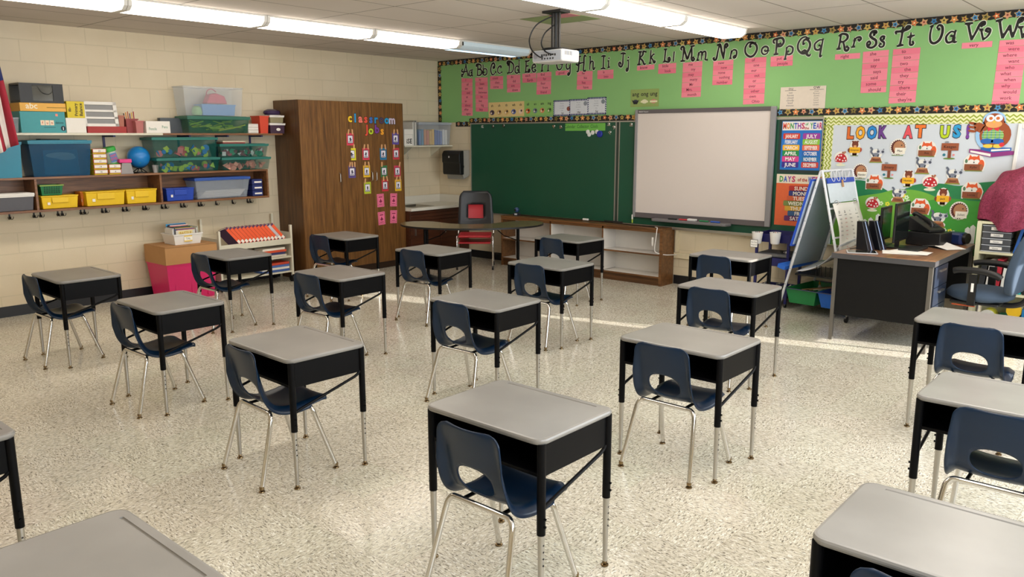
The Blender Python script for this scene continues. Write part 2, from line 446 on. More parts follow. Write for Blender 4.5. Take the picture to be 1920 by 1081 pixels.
for x, nm in ROWS.items():
    for k in range(6):
        lens = LENS_W
        if nm == 'left' and k == 0: lens = LENS_D
        if nm == 'middle' and k == 2: lens = LENS_C
        look = 'dim bluish' if lens is LENS_D else 'bright cool white' if lens is LENS_C else 'bright warm'
        fixture(x, -0.40 - 1.24 * (k + 1), lens, '%s ceiling light %s in the %s row' % (look, ordn[k], nm))

# ================================================================ student desks
def make_desk():
    t = thing('student_desk', 'x', 'desk', (0, 0, 0), 0, 'student desks in rows')
    TOPM = speckle_mat('desk_laminate', '827f7a', '87847f', '8c8984', scale=4, rough=0.3)
    W, D, H, rc = 0.305, 0.2347, 0.671, 0.045
    def ring(ins, z):
        out = []
        for sx, sy, a0 in ((1, 1, 0), (-1, 1, pi / 2), (-1, -1, pi), (1, -1, 1.5 * pi)):
            for i in range(7):
                a = a0 + pi / 2 * i / 6
                out.append((sx * (W - rc) + (rc - ins) * cos(a), sy * (D - rc) + (rc - ins) * sin(a), z))
        return out
    prof = [(0.03, H - 0.0205), (0.004, H - 0.021), (0.0, H - 0.014), (0.0, H - 0.008), (0.003, H - 0.002), (0.010, H), (0.012, H), (0.030, H)]
    vs = []; fs = []
    for a, z in prof: vs += ring(a, z)
    n = 28
    for j in range(len(prof) - 1):
        for i in range(n): fs.append((j * n + i, j * n + (i + 1) % n, (j + 1) * n + (i + 1) % n, (j + 1) * n + i))
    fs.append(tuple(range(n - 1, -1, -1))); k = (len(prof) - 1) * n; fs.append(tuple(range(k, k + n)))
    m = MB().add(vs, fs, TOPM)
    o = m.build('desktop', t, smooth=30)
    cut = MB(); cut.tube([(-0.235, D - 0.036, H + 0.0015), (0.235, D - 0.036, H + 0.0015)], 0.0058, TOPM, n=12)
    cm = cut.build('cutter'); bo = o.modifiers.new('groove', 'BOOLEAN'); bo.object = cm; bo.operation = 'DIFFERENCE'; bo.solver = 'EXACT'
    dg = bpy.context.evaluated_depsgraph_get(); dg.update()
    me = bpy.data.meshes.new_from_object(o.evaluated_get(dg)); o.modifiers.clear(); me.set_sharp_from_angle(angle=radians(22)); o.data = me; bpy.data.objects.remove(cm)
    # steel book box, open towards the sitter
    z0, z1, th = H - 0.150, H - 0.020, 0.004; xw, yf, yb = W - 0.016, -D + 0.022, D - 0.022
    b = MB()
    b.box(-xw, -xw + th, yf, yb, z0, z1, DARKM).box(xw - th, xw, yf, yb, z0, z1, DARKM)
    b.box(-xw + th, xw - th, yb - th, yb, z0, z1, DARKM).box(-xw + th, xw - th, yf, yb - th, z0, z0 + th, DARKM)
    b.box(-xw + th, xw - th, yf, yf + 0.006, z0 + th, z0 + 0.014, DARKM)
    b.build('book_box', t, smooth=0, bevel=0.0012)
    for sx in (-1, 1):
        for sy in (-1, 1):
            x, y = sx * (W - 0.019), sy * (D - 0.028)
            l = MB().cyl((x, y, 0.30), (x, y, H - 0.0205), 0.0165, DARKM, 16)
            for zz in (0.335, 0.365): l.cyl((x + sx * 0.012, y, zz), (x + sx * 0.022, y, zz), 0.005, DARKM, 8)
            lo = l.build('leg', t)
            l2 = MB().cyl((x, y, 0.022), (x, y, 0.302), 0.0095, STEEL, 14, r2=0.0135)
            for i in range(4): l2.cyl((x + sx * 0.006, y, 0.18 + 0.027 * i), (x + sx * 0.0128, y, 0.18 + 0.027 * i), 0.004, BLACK, 8)
            a = l2.build('lower_tube', lo); a['label'] = 'bare steel lower leg tube with adjustment holes'
            g = MB().lathe([(0.007, 0.024), (0.010, 0.02), (0.0105, 0.016), (0.006, 0.0135), (0.006, 0.010), (0.015, 0.0075), (0.0165, 0.003), (0.014, 0)][::-1], mat('brown_glide', '8a7658', 0.25, 1.0), 14, Matrix.Translation((x, y, 0)))
            g.build('glide', lo)
        x = sx * (W - 0.019)
        P = [(x, -D + 0.035, 0.392)] + [(x, -D + 0.06, 0.405)] + [(x, D - 0.075, 0.500)] + [tuple(p) for p in smooth_pts([(x, D - 0.055, 0.510), (x, D - 0.042, 0.523), (x, D - 0.040, z0 + 0.006)], 4)]
        MB().tube(P, 0.0075, DARKM, 8).build('side_brace', t)
    return t

def make_chair():
    t = thing('student_chair', 'x', 'chair', (0, 0, 0), 0, 'navy student chairs')
    prof = [(-.196, .694), (-.183, .640), (-.166, .575), (-.150, .510), (-.130, .450), (-.098, .405), (-.05, .383), (.01, .377), (.07, .382), (.13, .391), (.175, .394), (.205, .386), (.218, .372)]
    wid = [.152, .160, .167, .172, .176, .178, .180, .184, .186, .184, .178, .170, .162]
    pr = smooth_pts([(a, b, w) for (a, b), w in zip(prof, wid)], 7)
    # even arc length resampling
    acc = [0]
    for i in range(1, len(pr)): acc.append(acc[-1] + math.hypot(pr[i][0] - pr[i - 1][0], pr[i][1] - pr[i - 1][1]))
    Ltot = acc[-1]; NV, NU = 70, 36
    def samp(s):
        for i in range(1, len(acc)):
            if s <= acc[i] + 1e-9:
                q = (s - acc[i - 1]) / max(1e-9, acc[i] - acc[i - 1]); a, b = pr[i - 1], pr[i]
                return [a[k] + (b[k] - a[k]) * q for k in range(3)]
        return list(pr[-1])
    hc, hh, hw = 0.228, 0.064, 0.090
    def inhole(x, s):
        dx, ds = x / hw, (s - hc) / hh
        e = 2.4
        return (abs(dx) ** e + abs(ds) ** e) ** (1 / e)
    P = {}
    def point(x, s, sn):
        y, z, w = samp(max(0, min(Ltot, s)))
        y1, z1, _ = samp(min(Ltot, s + .004)); y0, z0_, _ = samp(max(0, s - .004))
        ty, tz = y1 - y0, z1 - z0_; d = math.hypot(ty, tz) or 1
        ny, nz = -tz / d, ty / d       # towards the sitter / up
        a = abs(sn)
        back = max(0.0, 1 - s / (Ltot * 0.55))
        off = (0.014 + 0.008 * back) * a * a
        if a > 0.80: off -= 0.040 * ((a - 0.80) / 0.20) ** 1.3 * (0.10 + 0.90 * min(1, s / 0.16)) * (1 if s < Ltot * 0.8 else 0.6)
        return Vector((x, y + ny * off, z + nz * off * min(1.0, s / 0.18)))
    vs = []; xs = []
    for j in range(NV + 1):
        s = Ltot * j / NV
        w = samp(s)[2]
        r = 0.045
        if s < r: w -= r - math.sqrt(max(0, r * r - (r - s) ** 2))
        r2 = 0.03
        if Ltot - s < r2: w -= (r2 - math.sqrt(max(0, r2 * r2 - (r2 - (Ltot - s)) ** 2)))
        for i in range(NU + 1):
            sn = -1 + 2 * i / NU; xs.append((sn * w, s, sn))
    faces = []
    for j in range(NV):
        for i in range(NU):
            q = [j * (NU + 1) + i, j * (NU + 1) + i + 1, (j + 1) * (NU + 1) + i + 1, (j + 1) * (NU + 1) + i]
            cx = sum(xs[k][0] for k in q) / 4; cs = sum(xs[k][1] for k in q) / 4
            if inhole(cx, cs) < 1: continue
            faces.append(q)
    used = {}
    for f in faces:
        for k in f: used[k] = used.get(k, 0) + 1
    for k, c in used.items():
        x, s, sn = xs[k]
        d = inhole(x, s)
        if c < 4 and d < 1.35 and d > 0:
            xs[k] = (x / d, hc + (s - hc) / d, sn)
    m = MB().add([point(*p) for p in xs], faces, NAVY)
    o = m.build('shell', t, smooth=60)
    bm = bmesh.new(); bm.from_mesh(o.data); bmesh.ops.delete(bm, geom=[v for v in bm.verts if not v.link_faces], context='VERTS'); bm.to_mesh(o.data); bm.free()
    so = o.modifiers.new('thickness', 'SOLIDIFY'); so.thickness = 0.006; so.offset = -1; so.use_rim = True
    # frame
    R = 0.0115
    for sy, yt, yb, xt, xb, zt in ((-1, -0.115, -0.212, 0.150, 0.203, 0.366), (1, 0.105, 0.212, 0.150, 0.206, 0.362)):
        bar = MB().tube([(-xt + .03, yt, zt), (xt - .03, yt, zt)], R, CHROME, 12)
        bar.build('cross_bar', t)
        for sx in (-1, 1):
            P = smooth_pts([(sx * (xt - .03), yt, zt), (sx * (xt - .004), yt, zt - 0.003), (sx * (xt + .015), yt + sy * 0.008, zt - 0.025), (sx * (xt + .022), yt + sy * 0.018, zt - 0.06)], 5)
            P.append((sx * xb, yb, 0.016))
            lo = MB().tube(P, R, CHROME, 12).build('leg', t)
            MB().lathe([(0.014, 0), (0.0165, 0.003), (0.015, 0.0075), (0.006, 0.010), (0.006, 0.014), (0.0122, 0.016), (0.0122, 0.028), (0.0118, 0.030)], mat('brown_glide'), 14, Matrix.Translation((sx * xb, yb, 0))).build('glide', lo)
    for sx in (-1, 1): MB().tube([(sx * 0.10, -0.115, 0.362), (sx * 0.10, 0.0, 0.366), (sx * 0.10, 0.105, 0.362)], 0.008, DARKM, 8).build('seat_bracket', t)
    return t
desk0 = make_desk(); chair0 = make_chair()
DK = kids_of(desk0); CK = kids_of(chair0)
# (x, y, turn, desk label, chair (dx, dy, turn) or None, chair label)
GRID = [
 (6.744, -6.039, -.005, 'nearest whole student desk, front and centre, with a greyish top', (0.055, -.170, .0), 'navy chair at the nearest whole desk in the centre foreground'),
 (5.183, -6.023, -.036, 'student desk left of the centre foreground desk, tan-grey top', (-.01, -.13, -.03), 'navy chair at the desk left of the centre foreground desk'),
 (6.715, -4.603, -.012, 'student desk right of centre, straight behind the nearest whole desk', (.015, -.135, 0), 'navy chair at the desk just behind the nearest whole desk, right of centre'),
 (3.645, -5.949, -.018, 'student desk standing second from the left wall in the left half', (.0, -.135, .01), 'navy chair at the second desk from the left wall'),
 (2.057, -5.933, -.013, 'student desk farthest left, closest to the cream block wall', (-.03, -.14, .03), 'navy chair at the farthest left desk beside the block wall'),
 (5.173, -4.552, .013, 'student desk in the middle of the room with a chair showing its full back', (-.01, -.135, .0), 'navy chair at the desk in the middle of the room'),
 (6.183, -3.055, -.007, 'student desk left of the teacher desk, in front of the easel', (.0, -.135, 0), 'navy chair at the desk in front of the white easel'),
 (5.489, -1.622, -.008, 'student desk nearest the front wall, under the whiteboard and wall outlets', (.0, -.135, 0), 'navy chair at the desk under the whiteboard, near the wall outlets'),
 (4.539, -3.053, -.006, 'student desk in front of the one that touches the low bookcase view', (.02, -.125, 0), 'navy chair at the desk below the low bookcase, two desks before the wall'),
 (3.629, -1.587, -.047, 'student desk right in front of the low white bookcase', (.02, -.135, -.03), 'navy chair at the desk right in front of the low white bookcase'),
 (3.179, -3.141, .024, 'student desk just in front of the kidney table', (0, -.10, .02), 'navy chair at the desk just in front of the kidney table'),
 (3.562, -4.524, .011, 'student desk between the cupboard and the centre, tan top', (0, -.135, .02), 'navy chair at the tan desk between cupboard and room centre'),
 (1.963, -4.530, -.024, 'student desk in front of the book cart and pink tote', (-.02, -.135, .02), 'navy chair at the desk in front of the book cart'),
 (1.623, -2.988, -.001, 'student desk pushed near the tall brown cupboard doors', (-.05, -.14, .05), 'navy chair at the desk near the tall brown cupboard'),
 (7.787, -3.111, 0, 'student desk cut by the right edge, below the office chair', (.02, -.135, 0), 'navy chair at the right-edge desk below the office chair'),
 (8.195, -4.619, 0, 'second desk down the right edge, above the bottom right one', (.02, -.155, 0), 'navy chair whose oval back opening is dark, at the right edge'),
 (8.317, -6.087, 0, 'grey student desk cut off in the bottom right corner', (0, -.16, 0), 'navy chair showing only its top edge at the bottom right'),
 (6.745, -7.69, 0, 'grey student desk cut off in the bottom left corner', None, ''),
 (5.240, -7.68, 0, 'student desk cut by the left edge, only its right corner showing', None, ''),
]
fd = fc = True
for x, y, rz, lab, ch, clab in GRID:
    if fd: d = desk0; fd = False
    else: d = copy_tree(desk0, DK)
    d.location = (x, y, 0); d.rotation_euler = (0, 0, rz); d['label'] = lab
    if ch:
        if fc: c = chair0; fc = False
        else: c = copy_tree(chair0, CK)
        c.location = (x + ch[0], y + ch[1], 0); c.rotation_euler = (0, 0, rz + ch[2]); c['label'] = clab

# ================================================================ tall cupboard, sink counter, wall shelf, towel dispenser
t = thing('storage_cupboard', 'tall walnut-brown cupboard with flat doors reaching almost to the ceiling', 'cupboard', (0.003, -2.765, 0))
Lc, Dc, Hc = 1.61, 0.53, 2.155      # along the wall, depth, height
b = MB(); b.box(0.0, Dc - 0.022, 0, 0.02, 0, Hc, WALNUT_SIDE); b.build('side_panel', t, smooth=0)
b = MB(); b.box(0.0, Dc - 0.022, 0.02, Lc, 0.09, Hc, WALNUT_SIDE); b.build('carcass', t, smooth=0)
b = MB(); b.box(0.0, Dc - 0.06, 0.02, Lc, 0, 0.09, mat('dark_kick', '38220f', 0.5)); b.build('toe_kick', t, smooth=0)
seams = [0.0, 0.58, 1.085, Lc]
for i in range(3):
    d = MB().box(Dc - 0.02, Dc, seams[i] + (0.002 if i else 0), seams[i + 1] - 0.003, 0.092, Hc - 0.002, WALNUT).build('door', t, smooth=0, bevel=0.0015)
    hy = seams[i + 1] - 0.035 if i < 2 else seams[i] + 0.035
    MB().tube([(Dc, hy, 1.165), (Dc + 0.022, hy, 1.18), (Dc + 0.022, hy, 1.27), (Dc, hy, 1.285)], 0.005, STEEL, 8).build('handle', d)

t = thing('sink_counter', 'brown sink counter unit with white worktop between cupboard and chalkboard', 'counter', (0, -1.15, 0))
b = MB(); b.box(0.004, 0.60, 0.0, 1.145, 0.0, 0.735, MAHOG); b.build('cabinet_body', t, smooth=0)
for z0, z1 in ((0.69, 0.73), (0.645, 0.685), (0.60, 0.64)):
    MB().box(0.60, 0.612, 0.01, 1.135, z0, z1, MAHOG).build('front_rail', t, smooth=0, bevel=0.002)
for y0, y1 in ((0.012, 0.565), (0.575, 1.133)):
    d = MB().box(0.60, 0.615, y0, y1, 0.09, 0.59, MAHOG).build('door', t, smooth=0, bevel=0.002)
    MB().box(0.615, 0.63, y0 + 0.07, y0 + 0.085, 0.40, 0.49, STEEL).build('handle', d, smooth=0)
COUNT = mat('pale_worktop', 'dcd8cc', 0.3, var=0.03)
b = MB(); b.box(0.004, 0.645, 0.0, 0.12, 0.737, 0.775, COUNT).box(0.004, 0.645, 0.52, 1.145, 0.737, 0.775, COUNT)
b.box(0.004, 0.16, 0.12, 0.52, 0.737, 0.775, COUNT).box(0.54, 0.645, 0.12, 0.52, 0.737, 0.775, COUNT)
b.build('worktop', t, smooth=0)
b = MB(); b.box(0.004, 0.022, 0.0, 1.127, 0.776, 0.885, COUNT).box(0.004, 0.645, 1.128, 1.145, 0.776, 0.885, COUNT); b.build('backsplash', t, smooth=0)
b = MB(); b.taper(0.16, 0.54, 0.12, 0.52, 0.738, 0.779, 0.02, STEEL, open_top=True, wall=0.012); b.build('sink', t, smooth=0)

t = thing('mounted_shelf', 'short cream wall shelf above the sink counter', 'shelf', (0, -0.93, 1.585))
MB().box(0.0, 0.30, 0, 0.92, 0, 0.018, CREAM).build('board', t, smooth=0)
for y in (0.2, 0.75):
    MB().prism([(0, 0), (0.24, 0), (0, -0.14)], y, y + 0.014, CREAM, Matrix(((1, 0, 0, 0), (0, 0, 1, 0), (0, 1, 0, 0), (0, 0, 0, 1)))).build('bracket', t, smooth=0)
zs = 1.604
t = thing('file_box', 'white cardboard storage box with bold black lettering on the short wall shelf', 'box', (0, 0, 0))
MB().box(0.03, 0.28, -0.92, -0.765, zs, zs + 0.15, PAPER).build('body', t, smooth=0)
MB().box(0.025, 0.285, -0.925, -0.760, zs + 0.152, zs + 0.222, PAPER).build('lid', t, smooth=0)
MB(left_plane(0.2805)).text('iSE', -0.83, zs + 0.03, INK, h=0.065, bold=0.03).build('lettering', t, smooth=0)
for i in range(4):
    o = MB().box(0.05, 0.27, -0.752 + i * 0.021, -0.734 + i * 0.021, zs, zs + 0.30 + 0.02 * (i % 2) + 0.02, STEEL if i % 2 else C('d8d6d0', 0.4)).build('ring_binder', smooth=0, bevel=0.002)
    tag(o, ['leftmost', 'second from left', 'third from left', 'rightmost'][i] + ' of four tall silver and white binders on the short wall shelf', 'binder', 'silver and white binders')
CLEAR = mat('clear_plastic', 'd9e2ea', 0.15, alpha=0.17, var=0.02)
def tub_at(name, label, cat, x0, x1, y0, y1, z0, h, body, lid=None, lidh=0.018, taper=0.025, group=None, rim=None):
    t = thing(name, label, cat, ((x0 + x1) / 2, (y0 + y1) / 2, z0), 0, group)
    hx, hy = (x1 - x0) / 2, (y1 - y0) / 2
    MB().taper(-hx, hx, -hy, hy, 0, h, taper, body, open_top=True).build('body', t, smooth=0, bevel=0.0)
    r = MB(); r.box(-hx - 0.006, hx + 0.006, -hy - 0.006, -hy + 0.004, h - 0.012, h, rim or lid or body).box(-hx - 0.006, hx + 0.006, hy - 0.004, hy + 0.006, h - 0.012, h, rim or lid or body)
    r.box(-hx - 0.006, -hx + 0.004, -hy + 0.004, hy - 0.004, h - 0.012, h, rim or lid or body).box(hx - 0.004, hx + 0.006, -hy + 0.004, hy - 0.004, h - 0.012, h, rim or lid or body)
    r.build('rim', t, smooth=0)
    if lid:
        l = MB(); l.box(-hx - 0.009, hx + 0.009, -hy - 0.009, hy + 0.009, h + 0.0005, h + lidh, lid); l.box(-hx + 0.02, hx - 0.02, -hy + 0.02, hy - 0.02, h + lidh, h + lidh + 0.004, lid)
        l.build('lid', t, smooth=0, bevel=0.003)
    return t
tub_at('storage_tub', 'clear lidded tub full of books on the short wall shelf', 'storage tub', 0.02, 0.29, -0.655, -0.03, zs, 0.30, CLEAR, C('c5cdd6', 0.3, alpha=0.6), taper=0.02)
for i, c in enumerate(['2f6fb0', '2b7fa5', 'd9893a', 'd67b46', 'e0b53a', 'e8bb2f', '3a5fa8', '4166b4', '5a77b9', 'dfe3e6', 'e9e9e6']):
    y = -0.63 + i * 0.051
    o = MB().box(0.05, 0.26, y, y + 0.036, zs + 0.006, zs + 0.20 + 0.03 * ((i * 7) % 4) / 4, C(c)).build('book', smooth=0)
    tag(o, '%s book standing in the clear tub on the short wall shelf, %s' % (['blue', 'teal', 'orange', 'coral', 'mustard', 'yellow', 'royal blue', 'mid blue', 'periwinkle', 'pale grey', 'white'][i], 'left part' if i < 4 else 'middle part' if i < 8 else 'right part'), 'book', 'books in the clear tub')
for i, (y, l) in enumerate(((-0.82, 0.10), (-0.805, 0.13))):
    pass
o = MB().tube([(0.285, -0.87, 1.58), (0.287, -0.868, 1.52), (0.285, -0.875, 1.46)], 0.003, STEEL, 6).tube([Vector((0.285, -0.875, 1.44)) + Vector((0, 0.015 * cos(a), 0.02 * sin(a))) for a in [i * pi / 5 for i in range(10)]], 0.003, STEEL, 6, closed=True).build('key_ring')
tag(o, 'keys hanging on a hook under the short wall shelf', 'keys')

t = thing('towel_dispenser', 'black and grey paper towel dispenser on the block wall left of the chalkboard', 'towel dispenser', (0.47, 0, 1.16))
prof = [(-0.185, -0.02), (-0.19, 0.0), (-0.19, -0.12), (-0.17, -0.2), (-0.13, -0.225), (0.15, -0.225), (0.185, -0.2)]
M = Matrix(((1, 0, 0, 0), (0, 0, 1, 0), (0, 1, 0, 0), (0, 0, 0, 1)))
GR = mat('dispenser_grey', 'a3a097', 0.4)
def yz_prism(mb, pts, x0, x1, m): return mb.prism(pts, x0, x1, m, Matrix(((0, 0, 1, 0), (1, 0, 0, 0), (0, 1, 0, 0), (0, 0, 0, 1))))
yz_prism(MB(), [(0, 0.02), (-0.12, -0.02), (-0.15, 0.03), (-0.13, 0.10), (-0.13, 0.37), (0, 0.375)], -0.165, 0.165, GR).build('back_case', t, smooth=0, bevel=0.004)
yz_prism(MB(), [(-0.131, 0.03), (-0.205, 0.03), (-0.215, 0.06), (-0.215, 0.19), (-0.228, 0.21), (-0.228, 0.32), (-0.20, 0.365), (-0.131, 0.37)], -0.175, 0.175, BLACK).build('cover', t, smooth=0, bevel=0.010)
yz_prism(MB(), [(-0.14, 0.02), (-0.13, -0.035), (-0.02, 0.0)], -0.16, 0.16, C('8c8a84', 0.5)).build('tear_bar', t, smooth=0)
MB(front_plane(-0.2285)).disc(-0.03, 0.28, 0.014, C('c9c9c9', 0.4), z=0).build('badge', t, smooth=0)
MB().box(0.175, 0.185, -0.17, -0.14, 0.13, 0.16, BLACK).build('knob', t, smooth=0)

# ================================================================ chalkboard, whiteboard, bookcase
BOARD = mat('green_chalkboard', '174f39', 0.42, var=0.10, scale=2.5)
ALU = mat('aluminium_trim', 'b4b1a8', 0.35, 0.7, var=0.03)
t = thing('chalkboard', 'wide dark green chalkboard with thin metal frame on the front wall', 'chalkboard', (0.675, -0.001, 0.65))
for x0, x1 in ((0.0, 2.475), (2.515, 4.99)):
    MB().box(x0 + 0.012, x1 - 0.012, -0.018, 0, 0.015, 1.245, BOARD).build('panel', t, smooth=0)
b = MB(); b.box(0, 4.99, -0.024, 0, 1.245, 1.26, ALU); b.build('top_trim', t, smooth=0)
for x in (0.0, 2.463, 2.515, 4.978): MB().box(x, x + 0.012, -0.024, 0, 0.012, 1.245, ALU).build('edge_trim', t, smooth=0)
MB().box(2.475, 2.515, -0.012, 0, 0.012, 1.245, C('2a3a30', 0.5)).build('joint_strip', t, smooth=0)
MB().box(0, 2.5, -0.026, 0, 0.0, 0.013, ALU).build('bottom_trim', t, smooth=0)
b = MB(); yz_prism(b, [(0, 0.0), (-0.075, 0.0), (-0.085, 0.02), (-0.085, 0.032), (-0.075, 0.022), (0, 0.022)], 2.5, 4.75, ALU); b.build('chalk_tray', t, smooth=0)

tm = thing('interactive_whiteboard', 'large blank whiteboard with grey frame mounted over the green chalkboard', 'whiteboard', (3.435, -0.03, 0.762))
Wb, Hb = 1.735, 1.272
FR = mat('whiteboard_frame', '8e8c8e', 0.4, var=0.03)
MB().box(0.035, Wb - 0.06, -0.018, 0, 0.06, Hb - 0.045, mat('whiteboard_face', 'dad0ca', 0.35, var=0.01)).build('writing_surface', tm, smooth=0)
MB().box(0, 0.035, -0.03, 0, 0, Hb, FR).build('left_frame', tm, smooth=0, bevel=0.004)
MB().box(Wb - 0.06, Wb, -0.034, 0, 0, Hb, FR).build('right_frame', tm, smooth=0, bevel=0.006)
MB().box(0.0355, Wb - 0.0605, -0.03, 0, Hb - 0.045, Hb, mat('frame_dark', '5e585a', 0.4)).build('top_frame', tm, smooth=0, bevel=0.003)
MB().box(0.0355, Wb - 0.0605, -0.03, 0, 0, 0.06, mat('frame_dark')).build('bottom_frame', tm, smooth=0, bevel=0.003)
MB(front_plane(-0.0302)).text('SMART Board', 0.115, Hb - 0.032, C('d0d0d2'), h=0.016, bold=0.02).build('lettering', tm, smooth=0)
t = thing('pen_tray', 'grey marker tray under the whiteboard holding pens and an eraser', 'tray', (3.76, -0.066, 0.745))
TR = mat('tray_grey', '6d6a6c', 0.45)
MB().prism([(0, 0), (0.97, 0), (0.985, -0.03), (0.96, -0.12), (0.93, -0.135), (0.04, -0.135), (0.01, -0.11)], 0, 0.028, TR).build('tray_body', t, smooth=0, bevel=0.006)
for i, (x, c, nm) in enumerate(((0.22, '1c1c1e', 'black'), (0.36, 'c0323c', 'red'), (0.62, '1f7a4a', 'green'), (0.76, '2a56b0', 'blue'))):
    o = MB().cyl((3.76 + x, -0.14, 0.783), (3.76 + x + 0.11, -0.14, 0.783), 0.009, C(c, 0.4), 10).build('marker_pen'); tag(o, '%s marker pen lying in the whiteboard tray' % nm, 'marker', 'marker pens in the tray')
o = MB().box(4.235, 4.34, -0.165, -0.115, 0.774, 0.80, C('cfcdcb', 0.6)).build('board_eraser', smooth=0, bevel=0.006); tag(o, 'light grey eraser between the pens in the whiteboard tray', 'eraser')
o = MB().box(3.425, 3.437, -0.06, -0.045, 0.688, 0.73, C('b7cf4a', 0.5)).box(3.424, 3.438, -0.062, -0.043, 0.731, 0.79, WHITE).build('marker_pen', smooth=0, bevel=0.003); tag(o, 'white and lime highlighter standing on the ledge left of the whiteboard', 'marker')

t = thing('low_bookcase', 'low brown bookcase with empty white shelves beneath the chalkboard', 'bookcase', (1.50, -0.012, 0))
Wk = 2.50; Hk, Dk = 0.655, 0.285
WH = mat('bookcase_white', 'dfdad2', 0.5, var=0.02)
MB().box(0, Wk, -Dk - 0.008, 0, Hk, Hk + 0.022, OAK_X).build('top', t, smooth=0, bevel=0.002)
MB().box(0.02, Wk - 0.03, -Dk + 0.02, -0.01, 0, 0.09, wood_mat('oak_kick', '4c2f18', '63401f', '70492a', axis='X')).build('kick_board', t, smooth=0)
MB().box(0.02, Wk - 0.06, -0.01, 0, 0.09, Hk, WH).build('back_panel', t, smooth=0)
bays = [0.0, 0.84, 1.655, Wk - 0.035]
for i, x in enumerate(bays):
    w = 0.035 if i == 3 else 0.02
    MB().box(x, x + w, -Dk, -0.0105, 0 if i in (0, 3) else 0.115, Hk - 0.001, OAK_X).build('end_panel' if i in (0, 3) else 'divider', t, smooth=0)
    if 0 < i < 3: MB().box(x - 0.003, x, -Dk + 0.004, -0.0105, 0.116, Hk - 0.03, WH).box(x + w, x + w + 0.003, -Dk + 0.004, -0.0105, 0.116, Hk - 0.03, WH).build('white_lining', t, smooth=0)
for i in range(3):
    x0, x1 = bays[i] + 0.0235, bays[i + 1] - 0.0035
    for zz in (0.092, 0.355):
        s_ = MB().box(x0, x1, -Dk + 0.006, -0.0105, zz, zz + 0.018, WH).build('shelf', t, smooth=0)
        MB().box(x0, x1, -Dk - 0.001, -Dk + 0.0055, zz, zz + 0.018, OAK_X).build('edge_band', s_, smooth=0)
MB().box(0.02, Wk - 0.035, -Dk, -Dk + 0.012, Hk - 0.03, Hk - 0.001, OAK_X).build('top_rail', t, smooth=0)
o = MB().box(3.865, 3.885, -0.305, -0.2985, 0.47, 0.57, WHITE).build('door_stop', smooth=0); tag(o, 'small white plastic clip on the right end of the low bookcase', 'clip')

def onto(name, label, cat, mb, **k): return tag(mb.build(name, **k), label, cat)
t = thing('webcam', 'small blue and silver webcam on the left end of the low bookcase', 'webcam', (1.67, -0.17, 0.678))
MB().box(-0.04, 0.04, -0.035, 0.035, 0, 0.035, C('2b2f36', 0.4)).build('base', t, smooth=0, bevel=0.006)
MB().lathe([(0.001, -0.034), (0.02, -0.03), (0.034, -0.01), (0.034, 0.01), (0.02, 0.03), (0.001, 0.034)], C('29446f', 0.3), 18, Matrix.Translation((0, 0, 0.075))).build('camera_ball', t)
MB().cyl((0.0, -0.03, 0.075), (0.0, -0.040, 0.075), 0.013, BLACK, 14).build('lens', t)
MB().box(-0.005, 0.035, -0.043, -0.036, 0.008, 0.03, C('c9ccd0', 0.3)).build('silver_plate', t, smooth=0)
P = smooth_pts([(1.73, -0.15, 0.683), (2.0, -0.12, 0.682), (2.4, -0.16, 0.682), (2.8, -0.13, 0.682), (3.1, -0.14, 0.682), (3.5, -0.2, 0.682), (3.84, -0.22, 0.682)], 6)
onto('cable', 'thin black cable running along the top of the low bookcase', 'cable', MB().tube(P, 0.005, BLACK, 6))
onto('cable_clip_box', 'white plug lying on the cable on the bookcase top', 'plug', MB().box(2.78, 2.86, -0.19, -0.16, 0.688, 0.712, WHITE), smooth=0, bevel=0.005)
onto('black_rod', 'short black rod lying across the joint of the chalkboard ledge', 'rod', MB().cyl((3.05, -0.095, 0.692), (3.32, -0.10, 0.692), 0.009, BLACK, 8))
P = smooth_pts([(3.87, -0.24, 0.683), (3.93, -0.30, 0.685), (3.935, -0.314, 0.66), (3.925, -0.316, 0.55), (3.915, -0.318, 0.45), (3.935, -0.318, 0.40), (4.012, -0.24, 0.37), (4.05, -0.045, 0.355)], 6)
onto('power_cord', 'white power cord hanging over the right end of the low bookcase', 'cord', MB().tube(P, 0.005, WHITE, 8))
IV = C('ddd0b0', 0.45)
t = thing('surface_raceway', 'cream surface wiring channel with outlets on the wall right of the low bookcase', 'power outlet strip', (3.99, 0, 0.30))
MB().box(0.015, 1.05, -0.032, 0, 0.01, 0.075, IV).build('channel', t, smooth=0, bevel=0.003)
MB().box(0.03, 0.065, -0.034, 0, 0.08, 0.36, IV).build('riser', t, smooth=0)
for x in (0.30, 0.36, 0.82, 0.88):
    o = MB().box(x - 0.022, x + 0.022, -0.037, -0.0325, 0.016, 0.07, C('e6dcc2', 0.4)).build('socket', t, smooth=0)
    MB().box(x - 0.010, x - 0.006, -0.0385, -0.0375, 0.036, 0.056, BLACK).box(x + 0.006, x + 0.010, -0.0385, -0.0375, 0.036, 0.056, BLACK).build('slots', o, smooth=0)

